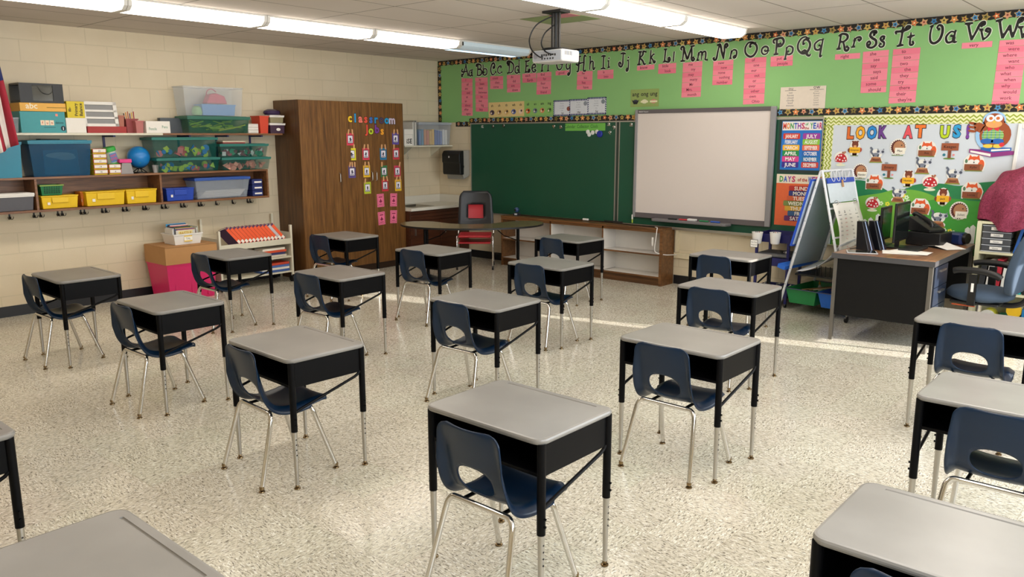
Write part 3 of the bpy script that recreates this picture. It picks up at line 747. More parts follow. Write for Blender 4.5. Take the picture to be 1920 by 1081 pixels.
# ================================================================ kidney table and red chair
t = thing('kidney_table', 'kidney-shaped olive-brown table with black folding legs by the cupboard', 'table', (2.10, -1.49, 0), 0.735)
KT = speckle_mat('kidney_laminate', '5d5136', '6b5e40', '77694a', scale=5, rough=0.22)
out = []
for i in range(41):
    a = pi + pi * i / 40
    out.append((0.86 * cos(a), 0.13 + 0.62 * (-abs(sin(a)) ** 0.9)))
inner = [(0.86, 0.15), (0.83, 0.26), (0.75, 0.33), (0.62, 0.35), (0.48, 0.30), (0.38, 0.20), (0.28, 0.08), (0.14, 0.0), (0, -0.03), (-0.14, 0.0), (-0.28, 0.08), (-0.38, 0.20), (-0.48, 0.30), (-0.62, 0.35), (-0.75, 0.33), (-0.83, 0.26)]
pts = out + inner
MB().prism(pts, 0.682, 0.70, KT).build('tabletop', t, smooth=0)
ed = MB(); n = len(pts); ed.add([(x * s_, (y + 0.05) * s_ - 0.05, z) for s_ in (1.004,) for z in (0.679, 0.7005) for x, y in pts], [(i, (i + 1) % n, n + (i + 1) % n, n + i) for i in range(n)], BLACK); ed.build('edge_band', t, smooth=0)
for x, y in ((-0.55, -0.15), (-0.55, 0.15), (0.55, -0.15), (0.55, 0.15)):
    l = MB().cyl((x, y, 0.26), (x, y, 0.68), 0.016, DARKM, 12).build('leg', t)
    MB().cyl((x, y, 0.008), (x, y, 0.27), 0.012, STEEL, 12).build('lower_tube', l)
    MB().cyl((x, y, 0), (x, y, 0.012), 0.017, BLACK, 12).build('foot', l)
for sx in (-1, 1): MB().tube([(sx * 0.55, 0, 0.50), (sx * 0.38, 0, 0.56), (sx * 0.25, 0, 0.68)], 0.006, DARKM, 8).build('folding_brace', t)

t = thing('adult_chair', 'chair with black back, red window panel and red seat behind the kidney table', 'chair', (1.40, -0.70, 0), radians(41))
RED = mat('red_seat', 'b3202c', 0.42, var=0.05); BK = mat('chair_back_black', '1b1d22', 0.4)
# local: facing -y
def back_shape(w0, w1, z0, z1, nz=14):
    L = []
    for j in range(nz + 1):
        q = j / nz; z = z0 + (z1 - z0) * q; w = w0 + (w1 - w0) * q
        if q > 0.82: w -= 0.055 * ((q - 0.82) / 0.18) ** 2.2
        L.append((w, z))
    return L
L = back_shape(0.24, 0.215, 0.50, 1.01)
vs = []; fs = []; xsn = [-1, -0.8, -0.6, -0.42, -0.42, -0.2, 0, 0.2, 0.42, 0.42, 0.6, 0.8, 1]; xsn = [-1, -0.85, -0.65, -0.45, -0.22, 0, 0.22, 0.45, 0.65, 0.85, 1]
for w, z in L:
    for s_ in xsn: vs.append((s_ * w, 0.16 + 0.09 * (z - 0.5) - 0.03 * s_ * s_, z))
n = len(xsn)
for j in range(len(L) - 1):
    for i in range(n - 1):
        if 3 <= i <= 6 and 4 <= j <= 8: continue
        a = j * n + i; fs.append((a, a + 1, a + n + 1, a + n))
o = MB().add(vs, fs, BK).build('backrest', t, smooth=50); so = o.modifiers.new('thickness', 'SOLIDIFY'); so.thickness = 0.018; so.offset = 0
vs = []; fs = []
for j in range(3, 10):
    w, z = L[j]
    for s_ in (-0.47, -0.22, 0, 0.22, 0.47): vs.append((s_ * w, 0.168 + 0.09 * (z - 0.5) - 0.03 * s_ * s_ + (0.012 if j % 9 else 0), z))
for j in range(6):
    for i in range(4): a = j * 5 + i; fs.append((a, a + 1, a + 6, a + 5))
MB().add(vs, fs, RED).build('red_panel', t, smooth=50)
MB().box(-0.215, 0.215, -0.26, 0.17, 0.43, 0.462, RED).build('seat', t, bevel=0.014)
MB().box(-0.21, 0.21, -0.25, 0.17, 0.352, 0.372, RED).build('under_tray', t, bevel=0.006)
for sx in (-1, 1):
    MB().tube(smooth_pts([(sx * 0.235, -0.2, 0.09), (sx * 0.235, -0.17, 0.41), (sx * 0.235, -0.10, 0.425), (sx * 0.235, 0.12, 0.425), (sx * 0.235, 0.165, 0.50), (sx * 0.225, 0.19, 0.72)], 6), 0.0115, CHROME, 12).build('side_frame', t)
    lo = MB().tube([(sx * 0.235, 0.08, 0.42), (sx * 0.235, 0.22, 0.09)], 0.0115, CHROME, 12).build('leg', t)
    for y in (-0.2, 0.22):
        c_ = MB().cyl((sx * 0.235, y, 0.05), (sx * 0.235, y, 0.095), 0.009, STEEL, 10).cyl((sx * 0.235 - 0.012, y + 0.01, 0.027), (sx * 0.235 + 0.012, y + 0.01, 0.027), 0.027, BLACK, 16).cyl((sx * 0.235 - 0.014, y + 0.01, 0.027), (sx * 0.235 + 0.014, y + 0.01, 0.027), 0.011, STEEL, 12)
        c_.build('caster', t)

# ================================================================ shelves on the left wall
t = thing('mounted_shelf', 'long upper shelf on the left wall, part cream and part raw wood', 'shelf', (0, -6.3, 1.745))
MB().box(0, 0.30, 0, 2.0, 0, 0.02, CREAM).build('cream_board', t, smooth=0)
MB().box(0, 0.30, 2.001, 3.45, 0, 0.02, OAK).build('wood_board', t, smooth=0)
for y in (0.5, 1.5, 2.3, 2.75, 3.18): MB().box(0, 0.27, y, y + 0.022, -0.02, -0.001, NAVYP).box(0, 0.012, y, y + 0.022, -0.30, -0.0205, NAVYP).build('bracket', t, smooth=0)
ZU, ZM, ZC = 1.766, 1.353, 1.045
t = thing('cubby_shelf', 'long wooden cubby shelf fixed on the left wall with coat hooks below', 'shelf', (0, -6.3, 1.02))
Ls = 3.225
MB().box(0, 0.30, 0, Ls, 0.313, 0.333, OAK).build('top_board', t, smooth=0)
MB().box(0, 0.30, 0, Ls, 0.0, 0.022, OAK).build('bottom_board', t, smooth=0)
MB().box(0, 0.01, 0, Ls, 0.0225, 0.3125, OAK).build('back_board', t, smooth=0)
for y in (0.0, 0.72, 1.925, Ls - 0.02): MB().box(0.0105, 0.30, y, y + 0.02, 0.0225, 0.3125, OAK).build('divider', t, smooth=0)
MB().box(0, 0.014, 0, Ls, -0.09, -0.001, C('cfc2a4', 0.5)).build('hook_rail', t, smooth=0)
hooks = [18, 64, 76, 109, 117, 152, 159, 192, 199, 231, 238, 269, 274, 304, 311, 340, 346, 373, 378, 406, 437, 465, 470]
hk = None
for i, u in enumerate(hooks):
    p = at(u, 400 - 0.045 * u, 'x', 0.03)
    if hk is None:
        hk = thing('coat_hook', 'small dark double coat hook under the cubby shelf', 'coat hook', (0.0145, p.y, 0.985), 0, 'coat hooks under the cubby shelf')
        MB().box(0, 0.004, -0.007, 0.007, -0.03, 0.03, BLACK).build('plate', hk, smooth=0)
        for s_ in (-1, 0, 1): MB().tube(smooth_pts([(0.003, 0, -0.005), (0.02, s_ * 0.008, -0.035), (0.035, s_ * 0.02, -0.03), (0.036, s_ * 0.024, -0.010)], 4), 0.003, BLACK, 6).build('prong', hk)
        HK = kids_of(hk)
    else: c_ = copy_tree(hk, HK); c_.location = (0.0145, p.y, 0.985)

def fy(u, v=250, x=0.27): return at(u, v, 'x', x).y
def fz(u, v, x=0.27): return at(u, v, 'x', x).z
def bx(name, label, cat, u0, u1, v0, v1, z0, x0, x1, m, h=None, bev=0.002, group=None):
    """a closed carton on a left-wall shelf: near face x1, spanning photo columns u0..u1, top at photo row v0"""
    y0, y1 = fy(u0, v1, x1), fy(u1, v1, x1); hh = h or fz((u0 + u1) / 2, v0, x1) - z0
    o = MB().box(x0 - x1, 0, -(y1 - y0) / 2, (y1 - y0) / 2, 0, hh, m).build(name, loc=(x1, (y0 + y1) / 2, z0), smooth=0, bevel=bev)
    tag(o, label, cat, group); return o, (y0, y1, hh)
# upper shelf
o, (y0, y1, h) = bx('game_box', 'teal cardboard teaching kit box with letter tiles on the upper shelf', 'box', 41, 125, 209, 250, ZU, 0.03, 0.28, C('3f9aa0', 0.5))
d = MB(left_plane(0.0008)); ym = 0
tiles = [('f', 'e9b17c'), ('u', 'f0a08a'), ('n', 'e9b17c')]
for i, (c_, k) in enumerate(tiles): d.rect(-0.03 + i * 0.048, 0.012 + i * 0.048, 0.075, 0.125, C('f1dcc0'), t=0.0006).text(c_, -0.009 + i * 0.048, 0.087, C('b0302c'), h=0.028, z=0.0007, bold=0.02)
d.text('dations', 0.165, 0.09, C('17454b'), h=0.027, z=0.0004, bold=0.015, maxw=0.085)
d.rect(0.0, 0.12, 0.052, 0.056, C('17454b'), z=0.0002)
d.disc(0.20, 0.045, 0.026, C('122c3a'), z=0.0002).text('1', 0.20, 0.03, C('f4f4f0'), h=0.03, z=0.0009, bold=0.04)
d.rect(0.13, 0.155, 0.165, 0.19, C('e98f7d'), z=0.0002)
g = d.build('printed_front', o, smooth=0)
# keep the print inside the box face
s_ = (y1 - y0) / 0.46; g.scale = (1, s_, h / 0.21)
o, (a0, a1, h2) = bx('box_lid', 'orange-yellow alphabet box lying on the teal teaching kit box', 'box', 38, 124, 193, 209, ZU + h + 0.001, 0.03, 0.29, C('e8b04a', 0.5))
d = MB(left_plane(0.0008)).text('abc', -0.10, 0.025, C('f5ead0'), h=0.055, bold=0.02).rect(0.03, 0.20, 0.033, 0.041, C('a8842f')); d.build('printed_front', o, smooth=0)
t = thing('fish_tank', 'black framed glass tank on top of the stacked kit boxes', 'tank', (0.16, (a0 + a1) / 2, ZU + h + h2 + 0.003))
hw = (a1 - a0) / 2 - 0.01; hh = fz(75, 157, 0.27) - (ZU + h + h2)
MB().box(-0.13, 0.13, -hw, hw, 0, 0.018, BLACK).build('bottom_frame', t, smooth=0)
MB().box(-0.13, 0.13, -hw, hw, hh - 0.016, hh, BLACK).build('top_frame', t, smooth=0)
MB().box(0.118, 0.13, -hw, -hw + 0.11, 0.0185, hh - 0.0165, BLACK).build('dark_front', t, smooth=0); MB().box(0.118, 0.13, hw - 0.09, hw, 0.0185, hh - 0.0165, BLACK).build('dark_front', t, smooth=0)
MB().box(-0.13, -0.12, -hw, hw, 0.0185, hh - 0.0165, C('5a5750', 0.3)).build('back_glass', t, smooth=0)
MB().box(0.12, 0.124, -hw + 0.111, hw - 0.091, 0.0185, hh - 0.0165, mat('dark_glass', '6a6a62', 0.08, alpha=0.45)).build('front_glass', t, smooth=0)
tag(MB().tube(smooth_pts([(0.28, a0 + 0.17, ZU + h + h2 + hh - 0.02), (0.285, a0 + 0.20, ZU + h + h2 + 0.10), (0.285, a0 + 0.27, ZU + h + h2 + 0.085), (0.285, a0 + 0.33, ZU + h + h2 + hh - 0.02)], 6), 0.003, BLACK, 6).build('tank_cord'), 'thin black cord looping across the front of the glass tank', 'cord')
tub_at('small_tub', 'small clear tub beside the flag on the upper shelf', 'tub', 0.10, 0.26, fy(20), fy(39), ZU, 0.14, CLEAR, None, taper=0.01)
o, (y0, y1, h) = bx('white_carton', 'white carton under the yellow box on the upper shelf', 'box', 126, 163, 221, 250, ZU, 0.06, 0.285, PAPER)
o, (y0, y1, h2) = bx('yellow_box', 'yellow box lettered Primary Balance standing on the white carton', 'box', 127, 160, 190, 221, ZU + h + 0.001, 0.08, 0.27, C('dcc51f', 0.5))
d = MB(left_plane(0.0008))
R90 = Matrix.Rotation(pi / 2, 4, 'Z')
d.text('Primary', 0.02, -0.035, INK, h=0.030, bold=0.03, M=R90 @ Matrix.Translation((0.06, 0.02, 0)), maxw=0.12).text('Balance', 0.02, -0.035, INK, h=0.030, bold=0.03, M=R90 @ Matrix.Translation((0.06, -0.025, 0)), maxw=0.12).text('8b-', 0.02, -0.0, INK, h=0.025, bold=0.03, M=R90 @ Matrix.Translation((0.06, 0.045, 0)))
d.build('lettering', o, smooth=0)
o, (y0, y1, h) = bx('flat_game_box', 'flat red box under the white letter tray on the upper shelf', 'box', 165, 238, 237, 249, ZU, 0.03, 0.28, C('a62a26', 0.5))
t = thing('letter_tray', 'white three-slot paper organiser leaning on the red box', 'organiser', (0.26, (fy(160) + fy(226)) / 2, ZU + h + 0.001), 0); t.rotation_euler = (0, radians(-9), 0)
w = (fy(226) - fy(160)) / 2; H_ = 0.245
b = MB(); zz = [0, 0.028, 0.075, 0.095, 0.145, 0.165, 0.215, H_]
for i in (0, 2, 4, 6): b.box(-0.10, 0, -w, w, zz[i], zz[i + 1], WHITE)
b.box(-0.10, 0, -w, -w + 0.035, 0, H_, WHITE).box(-0.10, 0, w - 0.035, w, 0, H_, WHITE); b.build('frame', t, smooth=0)
b = MB()
for i in (1, 3, 5): MB().box(-0.09, -0.012, -w + 0.036, w - 0.036, zz[i] + 0.001, zz[i + 1] - 0.001, C('8f8f8f', 0.6)).build('slot', t, smooth=0)
for i, (u0, u1, v0, c, nm, lb) in enumerate(((229, 240, 216, 'b5715e', 'craft_bag', 'brown paper bag of craft sticks on the upper shelf'), (243, 266, 222, '9c4a4a', 'craft_bin', 'dull red open bin of craft bits on the upper shelf'), (255, 271, 226, 'd98a86', 'craft_cup', 'pale pink clear cup beside the craft bin on the upper shelf'))):
    tub_at(nm, lb, 'bin', 0.14 + 0.05 * (i == 2), 0.22 + 0.06 * (i == 2) if i != 1 else 0.21, fy(u0), fy(u1) - 0.004, ZU, fz(u0, v0) - ZU, C(c, 0.5, alpha=0.55) if i == 2 else C(c, 0.6), taper=0.008)
for i in range(6):
    tag(MB().cyl((0.17, fy(246) + 0.018 * i, ZU + 0.02), (0.16, fy(244) + 0.02 * i, ZU + 0.20 + 0.01 * (i % 3)), 0.005, C(['3a2a2a', 'e09030', 'c05a30', '5a2a50', 'e0b040', 'b03030'][i]), 6).build('craft_stick'), '%s craft stick poking out of the dull red bin' % ['black', 'orange', 'rust', 'purple', 'yellow', 'red'][i], 'craft stick', 'craft sticks')
o, (y0, y1, h) = bx('white_box', 'white box with green handwriting on the upper shelf', 'box', 275, 320, 227, 248, ZU, 0.12, 0.285, PAPER)
MB(left_plane(0.0008)).text('Pencils', -0.06, 0.03, C('3f8a6a'), h=0.03, maxw=0.08).text('Pens', 0.07, 0.05, C('3f8a6a'), h=0.03, maxw=0.06).build('handwriting', o, smooth=0)
bx('grey_binder', 'dark grey slab binder standing behind the white box', 'binder', 302, 342, 221, 246, ZU, 0.05, 0.115, C('4e545a', 0.5))
GLID = mat('green_lid', '2f6b5a', 0.35); GBODY = mat('green_clear', '2f7058', 0.25, alpha=0.28)
y0, y1 = fy(352), fy(467)
hh = fz(410, 222) - ZU
tub_at('lidded_tub', 'low green translucent tub holding lime pieces on the upper shelf', 'storage tub', 0.03, 0.29, y0, y1, ZU, hh, GBODY, GLID, lidh=0.022, taper=0.02)
def scatter(name, label, n, x0, x1, y0, y1, z0, z1, cols, s0=0.02, s1=0.05, seed=1, sticks=False):
    r = random.Random(seed); b = MB()
    for i in range(n):
        x = r.uniform(x0, x1); y = r.uniform(y0, y1); z = r.uniform(z0, z1); s = r.uniform(s0, s1); m = C(r.choice(cols), 0.6)
        T = Matrix.Translation((x, y, z)) @ Matrix.Rotation(r.uniform(0, 3), 4, 'X') @ Matrix.Rotation(r.uniform(-0.5, 0.5), 4, 'Y')
        if sticks: b.box(-0.006, 0.006, -s, s, -0.006, 0.006, m, Matrix.Translation((x, y, z)) @ Matrix.Rotation(r.uniform(-0.35, 0.35), 4, 'X'))
        else:
            k = r.choice([3, 4, 12]); b.prism([(s * cos(2 * pi * q / k), s * sin(2 * pi * q / k)) for q in range(k)], -0.004, 0.004, m, T @ Matrix.Rotation(pi / 2, 4, 'Y'))
    o = b.build(name, smooth=0); tag(o, label, 'craft pieces', kind='stuff'); return o
scatter('foam_strips', 'loose lime and yellow strips inside the low green tub', 26, 0.12, 0.25, y0 + 0.1, y1 - 0.1, ZU + 0.03, ZU + hh - 0.03, ['b8cf3a', 'a5c23c', 'cfd24c'], 0.05, 0.09, 3, True)
z2 = ZU + hh + 0.028
t = tub_at('large_clear_tote', 'large upside clear tote stacked on the low green tub', 'storage tub', 0.04, 0.28, fy(349), fy(459), z2, fz(400, 163) - z2, CLEAR, None, taper=0.02)
BLUEB = C('4f8ec9', 0.5)
tub_at('perforated_basket', 'sky blue perforated basket inside the large clear tote', 'basket', 0.08, 0.24, fy(385), fy(447), z2 + 0.006, fz(415, 195) - z2 - 0.01, BLUEB, None, taper=0.01)
o = MB().lathe([(0.001, 0), (0.05, 0.0), (0.06, 0.03), (0.045, 0.085), (0.02, 0.10), (0.001, 0.10)], C('7fb26a', 0.5), 16).build('green_container', loc=(0.18, fy(380), z2 + 0.006)); tag(o, 'pale green rounded container inside the large clear tote, left of the blue basket', 'container')
t = thing('lunch_bag', 'coral red handled bag on the blue basket inside the clear tote', 'bag', (0.15, fy(416), fz(415, 195) + 0.005))
MB().prism([(-0.12, 0), (0.13, 0), (0.10, 0.085), (0.0, 0.115), (-0.07, 0.10)], -0.06, 0.06, C('c8485c', 0.55), left_plane(0)).build('body', t, smooth=0, bevel=0.012)
MB().tube(smooth_pts([(0, -0.09, 0.085), (0, -0.075, 0.14), (0, -0.02, 0.16), (0, 0.03, 0.13)], 5), 0.006, C('b03a4c'), 8).build('handle', t)
y0, y1 = fy(466), fy(485)
for i in range(7):
    o = MB().box(0.16, 0.27, y0, y1, 0, 0.0145, C('ece8e2' if i % 2 else 'd8d2ca')).build('card_pack', loc=(0, 0, ZU + i * 0.0155), smooth=0, bevel=0.002)
    tag(o, 'white card pack, %s in the small stack beside the red bin' % ['lowest', 'second lowest', 'third lowest', 'middle', 'third highest', 'second highest', 'topmost'][i], 'card pack', 'stacked white card packs')
t = tub_at('red_bin', 'orange-red plastic bin near the cupboard on the upper shelf', 'bin', 0.10, 0.285, fy(487), fy(504), ZU, fz(490, 217) - ZU, C('d2452a', 0.45), None, taper=0.012)
scatter('wrapped_trinkets', 'clear wrapped trinkets heaped in the orange-red bin', 30, 0.13, 0.25, fy(490), fy(501), ZU + 0.11, ZU + 0.17, ['d8cfcf', 'b98a90', 'a8a0a8', 'c9b0b4'], 0.01, 0.025, 5)
bz = fz(520, 231) - ZU
tub_at('snap_box', 'dark purple lidded box with oval label at the right end of the upper shelf', 'storage box', 0.12, 0.285, fy(506), fy(533), ZU, bz - 0.01, C('4b3348', 0.4, alpha=0.85), WHITE, lidh=0.01, taper=0.006)
MB(left_plane(0.2862)).disc(fy(521), ZU + 0.045, 0.028, PAPER, ry=0.017).build('oval_label', bpy.data.objects['snap_box'], smooth=0).matrix_parent_inverse = Matrix.Translation(-bpy.data.objects['snap_box'].location)
tub_at('crayon_box', 'clear lidded box of crayons stacked on the dark purple box', 'storage box', 0.13, 0.28, fy(507), fy(532), ZU + bz + 0.006, 0.075, mat('crayon_clear', 'b9b08c', 0.3, alpha=0.45), WHITE, lidh=0.01, taper=0.006)
scatter('crayons', 'heap of crayons inside the clear lidded box', 24, 0.15, 0.26, fy(510), fy(529), ZU + bz + 0.02, ZU + bz + 0.065, ['8aa03a', 'c9a030', '3a4a30', 'a05030'], 0.02, 0.04, 9, True)
o = MB().lathe([(0.001, 0), (0.08, 0.004), (0.10, 0.025), (0.09, 0.05), (0.05, 0.07), (0.001, 0.072)], mat('purple_film', '3a2c4e', 0.25, bump=0.6, scale=25), 20, sx=0.8, sy=1.1).build('plastic_bag', loc=(0.20, fy(518), ZU + bz + 0.094)); tag(o, 'crumpled dark purple plastic bag on the crayon box', 'bag')

# middle shelf (top of the cubby)
TEAL = mat('teal_tub', '1183a0', 0.3, var=0.04); TEALC = mat('teal_clear', '0a5078', 0.22, alpha=0.5, var=0.1, scale=6); TEALD = mat('teal_lid', '167c96', 0.35)
tub_at('teal_tote', 'plain bright teal tote at the far left on the middle shelf', 'storage tub', 0.02, 0.30, fy(-20, 330, .3), fy(45, 330, .3), ZM, fz(30, 266, .3) - ZM - 0.015, TEAL, TEALD, lidh=0.016, taper=0.012)
y0, y1 = fy(60, 330, .3), fy(176, 330, .3); hh = fz(120, 267, .3) - ZM
tub_at('dark_teal_tote', 'big dark teal translucent tote with lid on the middle shelf', 'storage tub', 0.02, 0.30, y0, y1, ZM, hh, TEALC, TEALD, lidh=0.02, taper=0.025)
o = MB().box(0.26, 0.268, y0 + 0.13, y1 - 0.12, ZM + 0.02, ZM + 0.25, C('0f86b4', 0.5)).build('blue_folder', smooth=0); tag(o, 'bright blue folder seen through the dark teal tote', 'folder')
o = MB(left_plane(0.2685)).disc((y0 + y1) / 2, ZM + 0.20, 0.13, C('a9d4dd'), ry=0.028).disc((y0 + y1) / 2 + 0.05, ZM + 0.18, 0.09, C('9cccd8'), ry=0.025, z=0.0006).build('pale_cutout', smooth=0); tag(o, 'pale cloud-shaped cutout in front of the blue folder in the tote', 'cutout')
tag(MB().box(0.12, 0.24, y0 + 0.13, y0 + 0.30, 0, 0.008, INK).build('black_notebook', loc=(0, 0, ZM + hh + 0.026), smooth=0), 'thin black notebook lying on the lid of the dark teal tote', 'notebook')
YEL = C('e6cb22', 0.45)
def mini_drawers(label, u0, u1, n, lab, z0):
    y0, y1 = fy(u0, 325, .28), fy(u1, 325, .28); t = thing('mini_drawer_tower', label, 'drawer unit', (0.28, (y0 + y1) / 2, z0))
    w = (y1 - y0) / 2
    for i in range(n):
        hh = 0.046; z = i * 0.052
        d = MB().taper(-0.16, 0.0, -w, w, z, z + hh, 0.006, YEL, open_top=True).build('bin', t, smooth=0)
        MB().box(0.0005, 0.003, -w, w, z + 0.012, z + hh + 0.004, C('b5302c')).build('red_strip', d, smooth=0)
        MB(left_plane(0.0035)).rect(-w + 0.006, w - 0.006, z + 0.016, z + hh, PAPER).text(lab[i % len(lab)], 0, z + 0.020, INK, h=0.018, z=0.0007, maxw=w).build('number_label', d, smooth=0)
mini_drawers('tall stack of five small yellow bins with white labels', 177, 203, 5, ['18', '19', '17', '16', '20'], ZM)
mini_drawers('short stack of two small yellow bins left of the grey cup', 205, 228, 2, ['4', '21'], ZM)
t = thing('plastic_jar', 'clear jar of magnetic letters with green lid tilted against the stack', 'jar', (0.16, fy(210, 280, .16), ZM + 0.105)); t.rotation_euler = (radians(14), 0, 0)
MB().lathe([(0.055, 0), (0.062, 0.01), (0.062, 0.11), (0.058, 0.125)], C('cfe0d8', 0.25, alpha=0.75), 20).build('jar_body', t)
MB().lathe([(0.066, 0.126), (0.068, 0.135), (0.066, 0.165), (0.055, 0.172)], C('3fae49', 0.45), 20).build('lid', t)
MB().lathe([(0.064, -0.02), (0.066, -0.005), (0.064, 0.012)], C('3fae49', 0.45), 20).build('base_ring', t)
b = MB(left_plane(0.0625)).rect(-0.035, 0.035, 0.02, 0.11, C('5a7fb8')).text('GIANT', 0, 0.075, C('d8404c'), h=0.022, z=0.0007, maxw=0.06, bold=0.03).text('LETTERS', 0, 0.040, C('d8404c'), h=0.024, z=0.0007, maxw=0.062, bold=0.03); b.build('label', t, smooth=0)
o = MB().box(0.03, 0.24, fy(196, 320, .2), fy(222, 320, .2), ZM, ZM + 0.08, C('7e7a74', 0.6)).build('grey_block', smooth=0, bevel=0.01); tag(o, 'grey block behind the small yellow bins carrying the jar', 'block')
t = thing('card_holder', 'smoke-grey tapered cup with pink top left of the globe', 'cup', (0.24, fy(236, 320, .24), ZM))
MB().prism([(-0.065, 0), (0.065, 0), (0.045, 0.11), (-0.045, 0.11)], -0.03, 0.03, C('a9a4a2', 0.3, alpha=0.75), left_plane(0)).build('body', t, smooth=0)
MB().box(-0.035, 0.035, -0.07, 0.055, 0.112, 0.15, C('e0408a', 0.5)).build('pink_top', t, smooth=0, bevel=0.006)
t = thing('globe', 'blue globe on a dark wire stand on the middle shelf', 'globe', (0.15, fy(262, 320, .15), ZM))
m, nt, b_, tc = nodes('globe_map', 0.3)
n_ = N(nt, 'TexNoise', Scale=9, Detail=4, Roughness=0.5); nt.links.new(tc.outputs['Object'], n_.inputs['Vector'])
nt.links.new(ramp(nt, n_.outputs['Fac'], [(0.0, '1878c4'), (0.60, '1a7fcb'), (0.63, '4f9a9a'), (0.72, '58a06a')]), b_.inputs['Base Color'])
MB().lathe([(max(0.001, 0.112 * cos(a)), 0.112 * sin(a) + 0.165) for a in [-pi / 2 + pi * i / 20 for i in range(21)]], m, 32).build('sphere', t, smooth=60)
MB().tube([(0, 0.118 * cos(a), 0.165 + 0.118 * sin(a)) for a in [-0.9 * pi + i * pi / 12 for i in range(10)]], 0.004, BLACK, 6).build('meridian_arm', t)
MB().tube(smooth_pts([(-0.05, -0.05, 0.008), (0, 0, 0.05), (0.05, 0.05, 0.008)], 5), 0.005, BLACK, 6).tube(smooth_pts([(-0.05, 0.05, 0.008), (0, 0, 0.05), (0.05, -0.05, 0.008)], 5), 0.005, BLACK, 6).lathe([(0.075, 0), (0.075, 0.008), (0.065, 0.010)], BLACK, 20).build('wire_stand', t)
t = thing('plant_pot', 'pale grey cup with a dark plant right of the globe', 'pot', (0.20, fy(292, 320, .2), ZM))
MB().lathe([(0.024, 0), (0.034, 0.075), (0.035, 0.08)], C('b5b2ae', 0.4), 18).build('pot', t)
b = MB()
for i in range(9): a = i * 0.7; b.tube([(0, 0, 0.075), (0.015 * cos(a), 0.015 * sin(a), 0.11), (0.035 * cos(a), 0.035 * sin(a), 0.125)], 0.004, C('27402c'), 5)
b.build('leaves', t)
GT = mat('green_tub', '1f6b62', 0.25, alpha=0.2, var=0.04); GTL = mat('green_tub_lid', '2a7a70', 0.35, alpha=0.92); GLB = mat('tub_label', 'dfe6e2', 0.6)
FOAM = ['b6cf3e', 'd8606a', '2f78c8', 'c04a50', 'a8cc44', '2a68b8', 'd97a80']
def gtub(u0, u1, vt, z0, nm, lab, seed, cols, label2, body=GT):
    y0, y1 = fy(u0, 320, .29), fy(u1, 320, .29); zt = fz((u0 + u1) / 2, vt, .29)
    tub_at('green_lidded_tub', lab, 'storage tub', 0.03, 0.29, y0, y1, z0, zt - z0 - 0.012, body, GTL, lidh=0.014, taper=0.02, group='teal-green lidded tubs on the middle shelf')
    scatter(nm, label2, 30, 0.215, 0.262, y0 + 0.06, y1 - 0.06, z0 + 0.03, z0 + (zt - z0) * 0.52, cols, 0.02, 0.045, seed)
    return zt + 0.004
z = gtub(296, 413, 296, ZM, 'foam_shapes', 'lower of the two wider green tubs right of the globe', 11, FOAM, 'foam shapes inside the lower wide green tub')
gtub(290, 411, 258, z, 'foam_shapes', 'upper of the two wider green tubs right of the globe', 12, FOAM, 'foam shapes inside the upper wide green tub')
z = gtub(418, 508, 295, ZM, 'foam_blocks', 'lower of the two narrower green tubs beside the cupboard', 13, ['d88a7a', 'c77068', 'e09a88'], 'coral blocks inside the lower narrow green tub')
z = gtub(416, 505, 270, z, 'link_cubes', 'upper of the two narrower green tubs beside the cupboard', 14, ['7a2a44', 'dfe6e8', '3f8a6a', 'a03a54'], 'linking cubes inside the upper narrow green tub')
for i, c in enumerate(['8a2a2a', 'd9c8b0']):
    tag(MB().box(0.10, 0.25, fy(418, 270, .25), fy(460, 270, .25), 0, 0.014, C(c)).build('workbook', loc=(0, 0, z + 0.002 + 0.016 * i), smooth=0), ['dark red book lying on the narrow green tubs, under the cream one', 'cream book lying topmost on the narrow green tubs'][i], 'book')
# inside the cubby
y0, y1 = fy(-30, 395, .28), fy(66, 395, .28)
tub_at('clear_box', 'clear box with white lid and dark contents in the left cubby', 'storage box', 0.05, 0.28, y0, y1, ZC, 0.14, C('66666c', 0.3, alpha=0.8), WHITE, lidh=0.022, taper=0.012)
YB = C('ecc312', 0.42)
def ybin(u0, u1, vt, lab, x1=.275, m=YB, dz=0):
    y0, y1 = fy(u0, 385, x1), fy(u1, 385, x1); h = fz((u0 + u1) / 2, vt, x1) - ZC
    t = thing('lidded_bin', lab, 'storage box', ((0.06 + x1) / 2, (y0 + y1) / 2, ZC), 0, None); hx = (x1 - 0.06) / 2; hy = (y1 - y0) / 2
    MB().taper(-hx, hx, -hy, hy, 0, h - 0.014, 0.010, m).build('body', t, smooth=0, bevel=0.004)
    MB().box(-hx - 0.004, hx + 0.004, -hy - 0.004, hy + 0.004, h - 0.0135, h, m).build('lid', t, smooth=0, bevel=0.004)
    MB().box(hx + 0.001, hx + 0.008, -hy * 0.45, hy * 0.45, h * 0.45, h - 0.016, m).build('latch', t, smooth=0, bevel=0.003)
    MB().box(hx + 0.0005, hx + 0.0012, -hy * 0.7, -hy * 0.55, h * 0.3, h * 0.5, PAPER).build('sticker', t, smooth=0)
    return y0, y1, h
y0, y1, h = ybin(79, 148, 366, 'yellow lidded bin under the green basket')
t = tub_at('round_basket', 'green slotted basket resting on the leftmost yellow bin', 'basket', 0.09, 0.25, fy(77, 365, .25), fy(120, 365, .25), ZC + h + 0.004, 0.10, C('1d7a48', 0.5), None, taper=0.014, rim=C('8aa84a', 0.5))
b = MB()
for i in range(7):
    for j in range(4): b.box(0.073, 0.0775, -0.07 + i * 0.0215, -0.057 + i * 0.0215, 0.018 + j * 0.018, 0.030 + j * 0.018, C('0e3d26'))
b.build('slots', t, smooth=0)
ybin(153, 160, 359, 'orange bin edge showing between two yellow bins', .20, C('d77a1a', 0.45))
ybin(163, 236, 358, 'yellow lidded bin in the middle of the three')
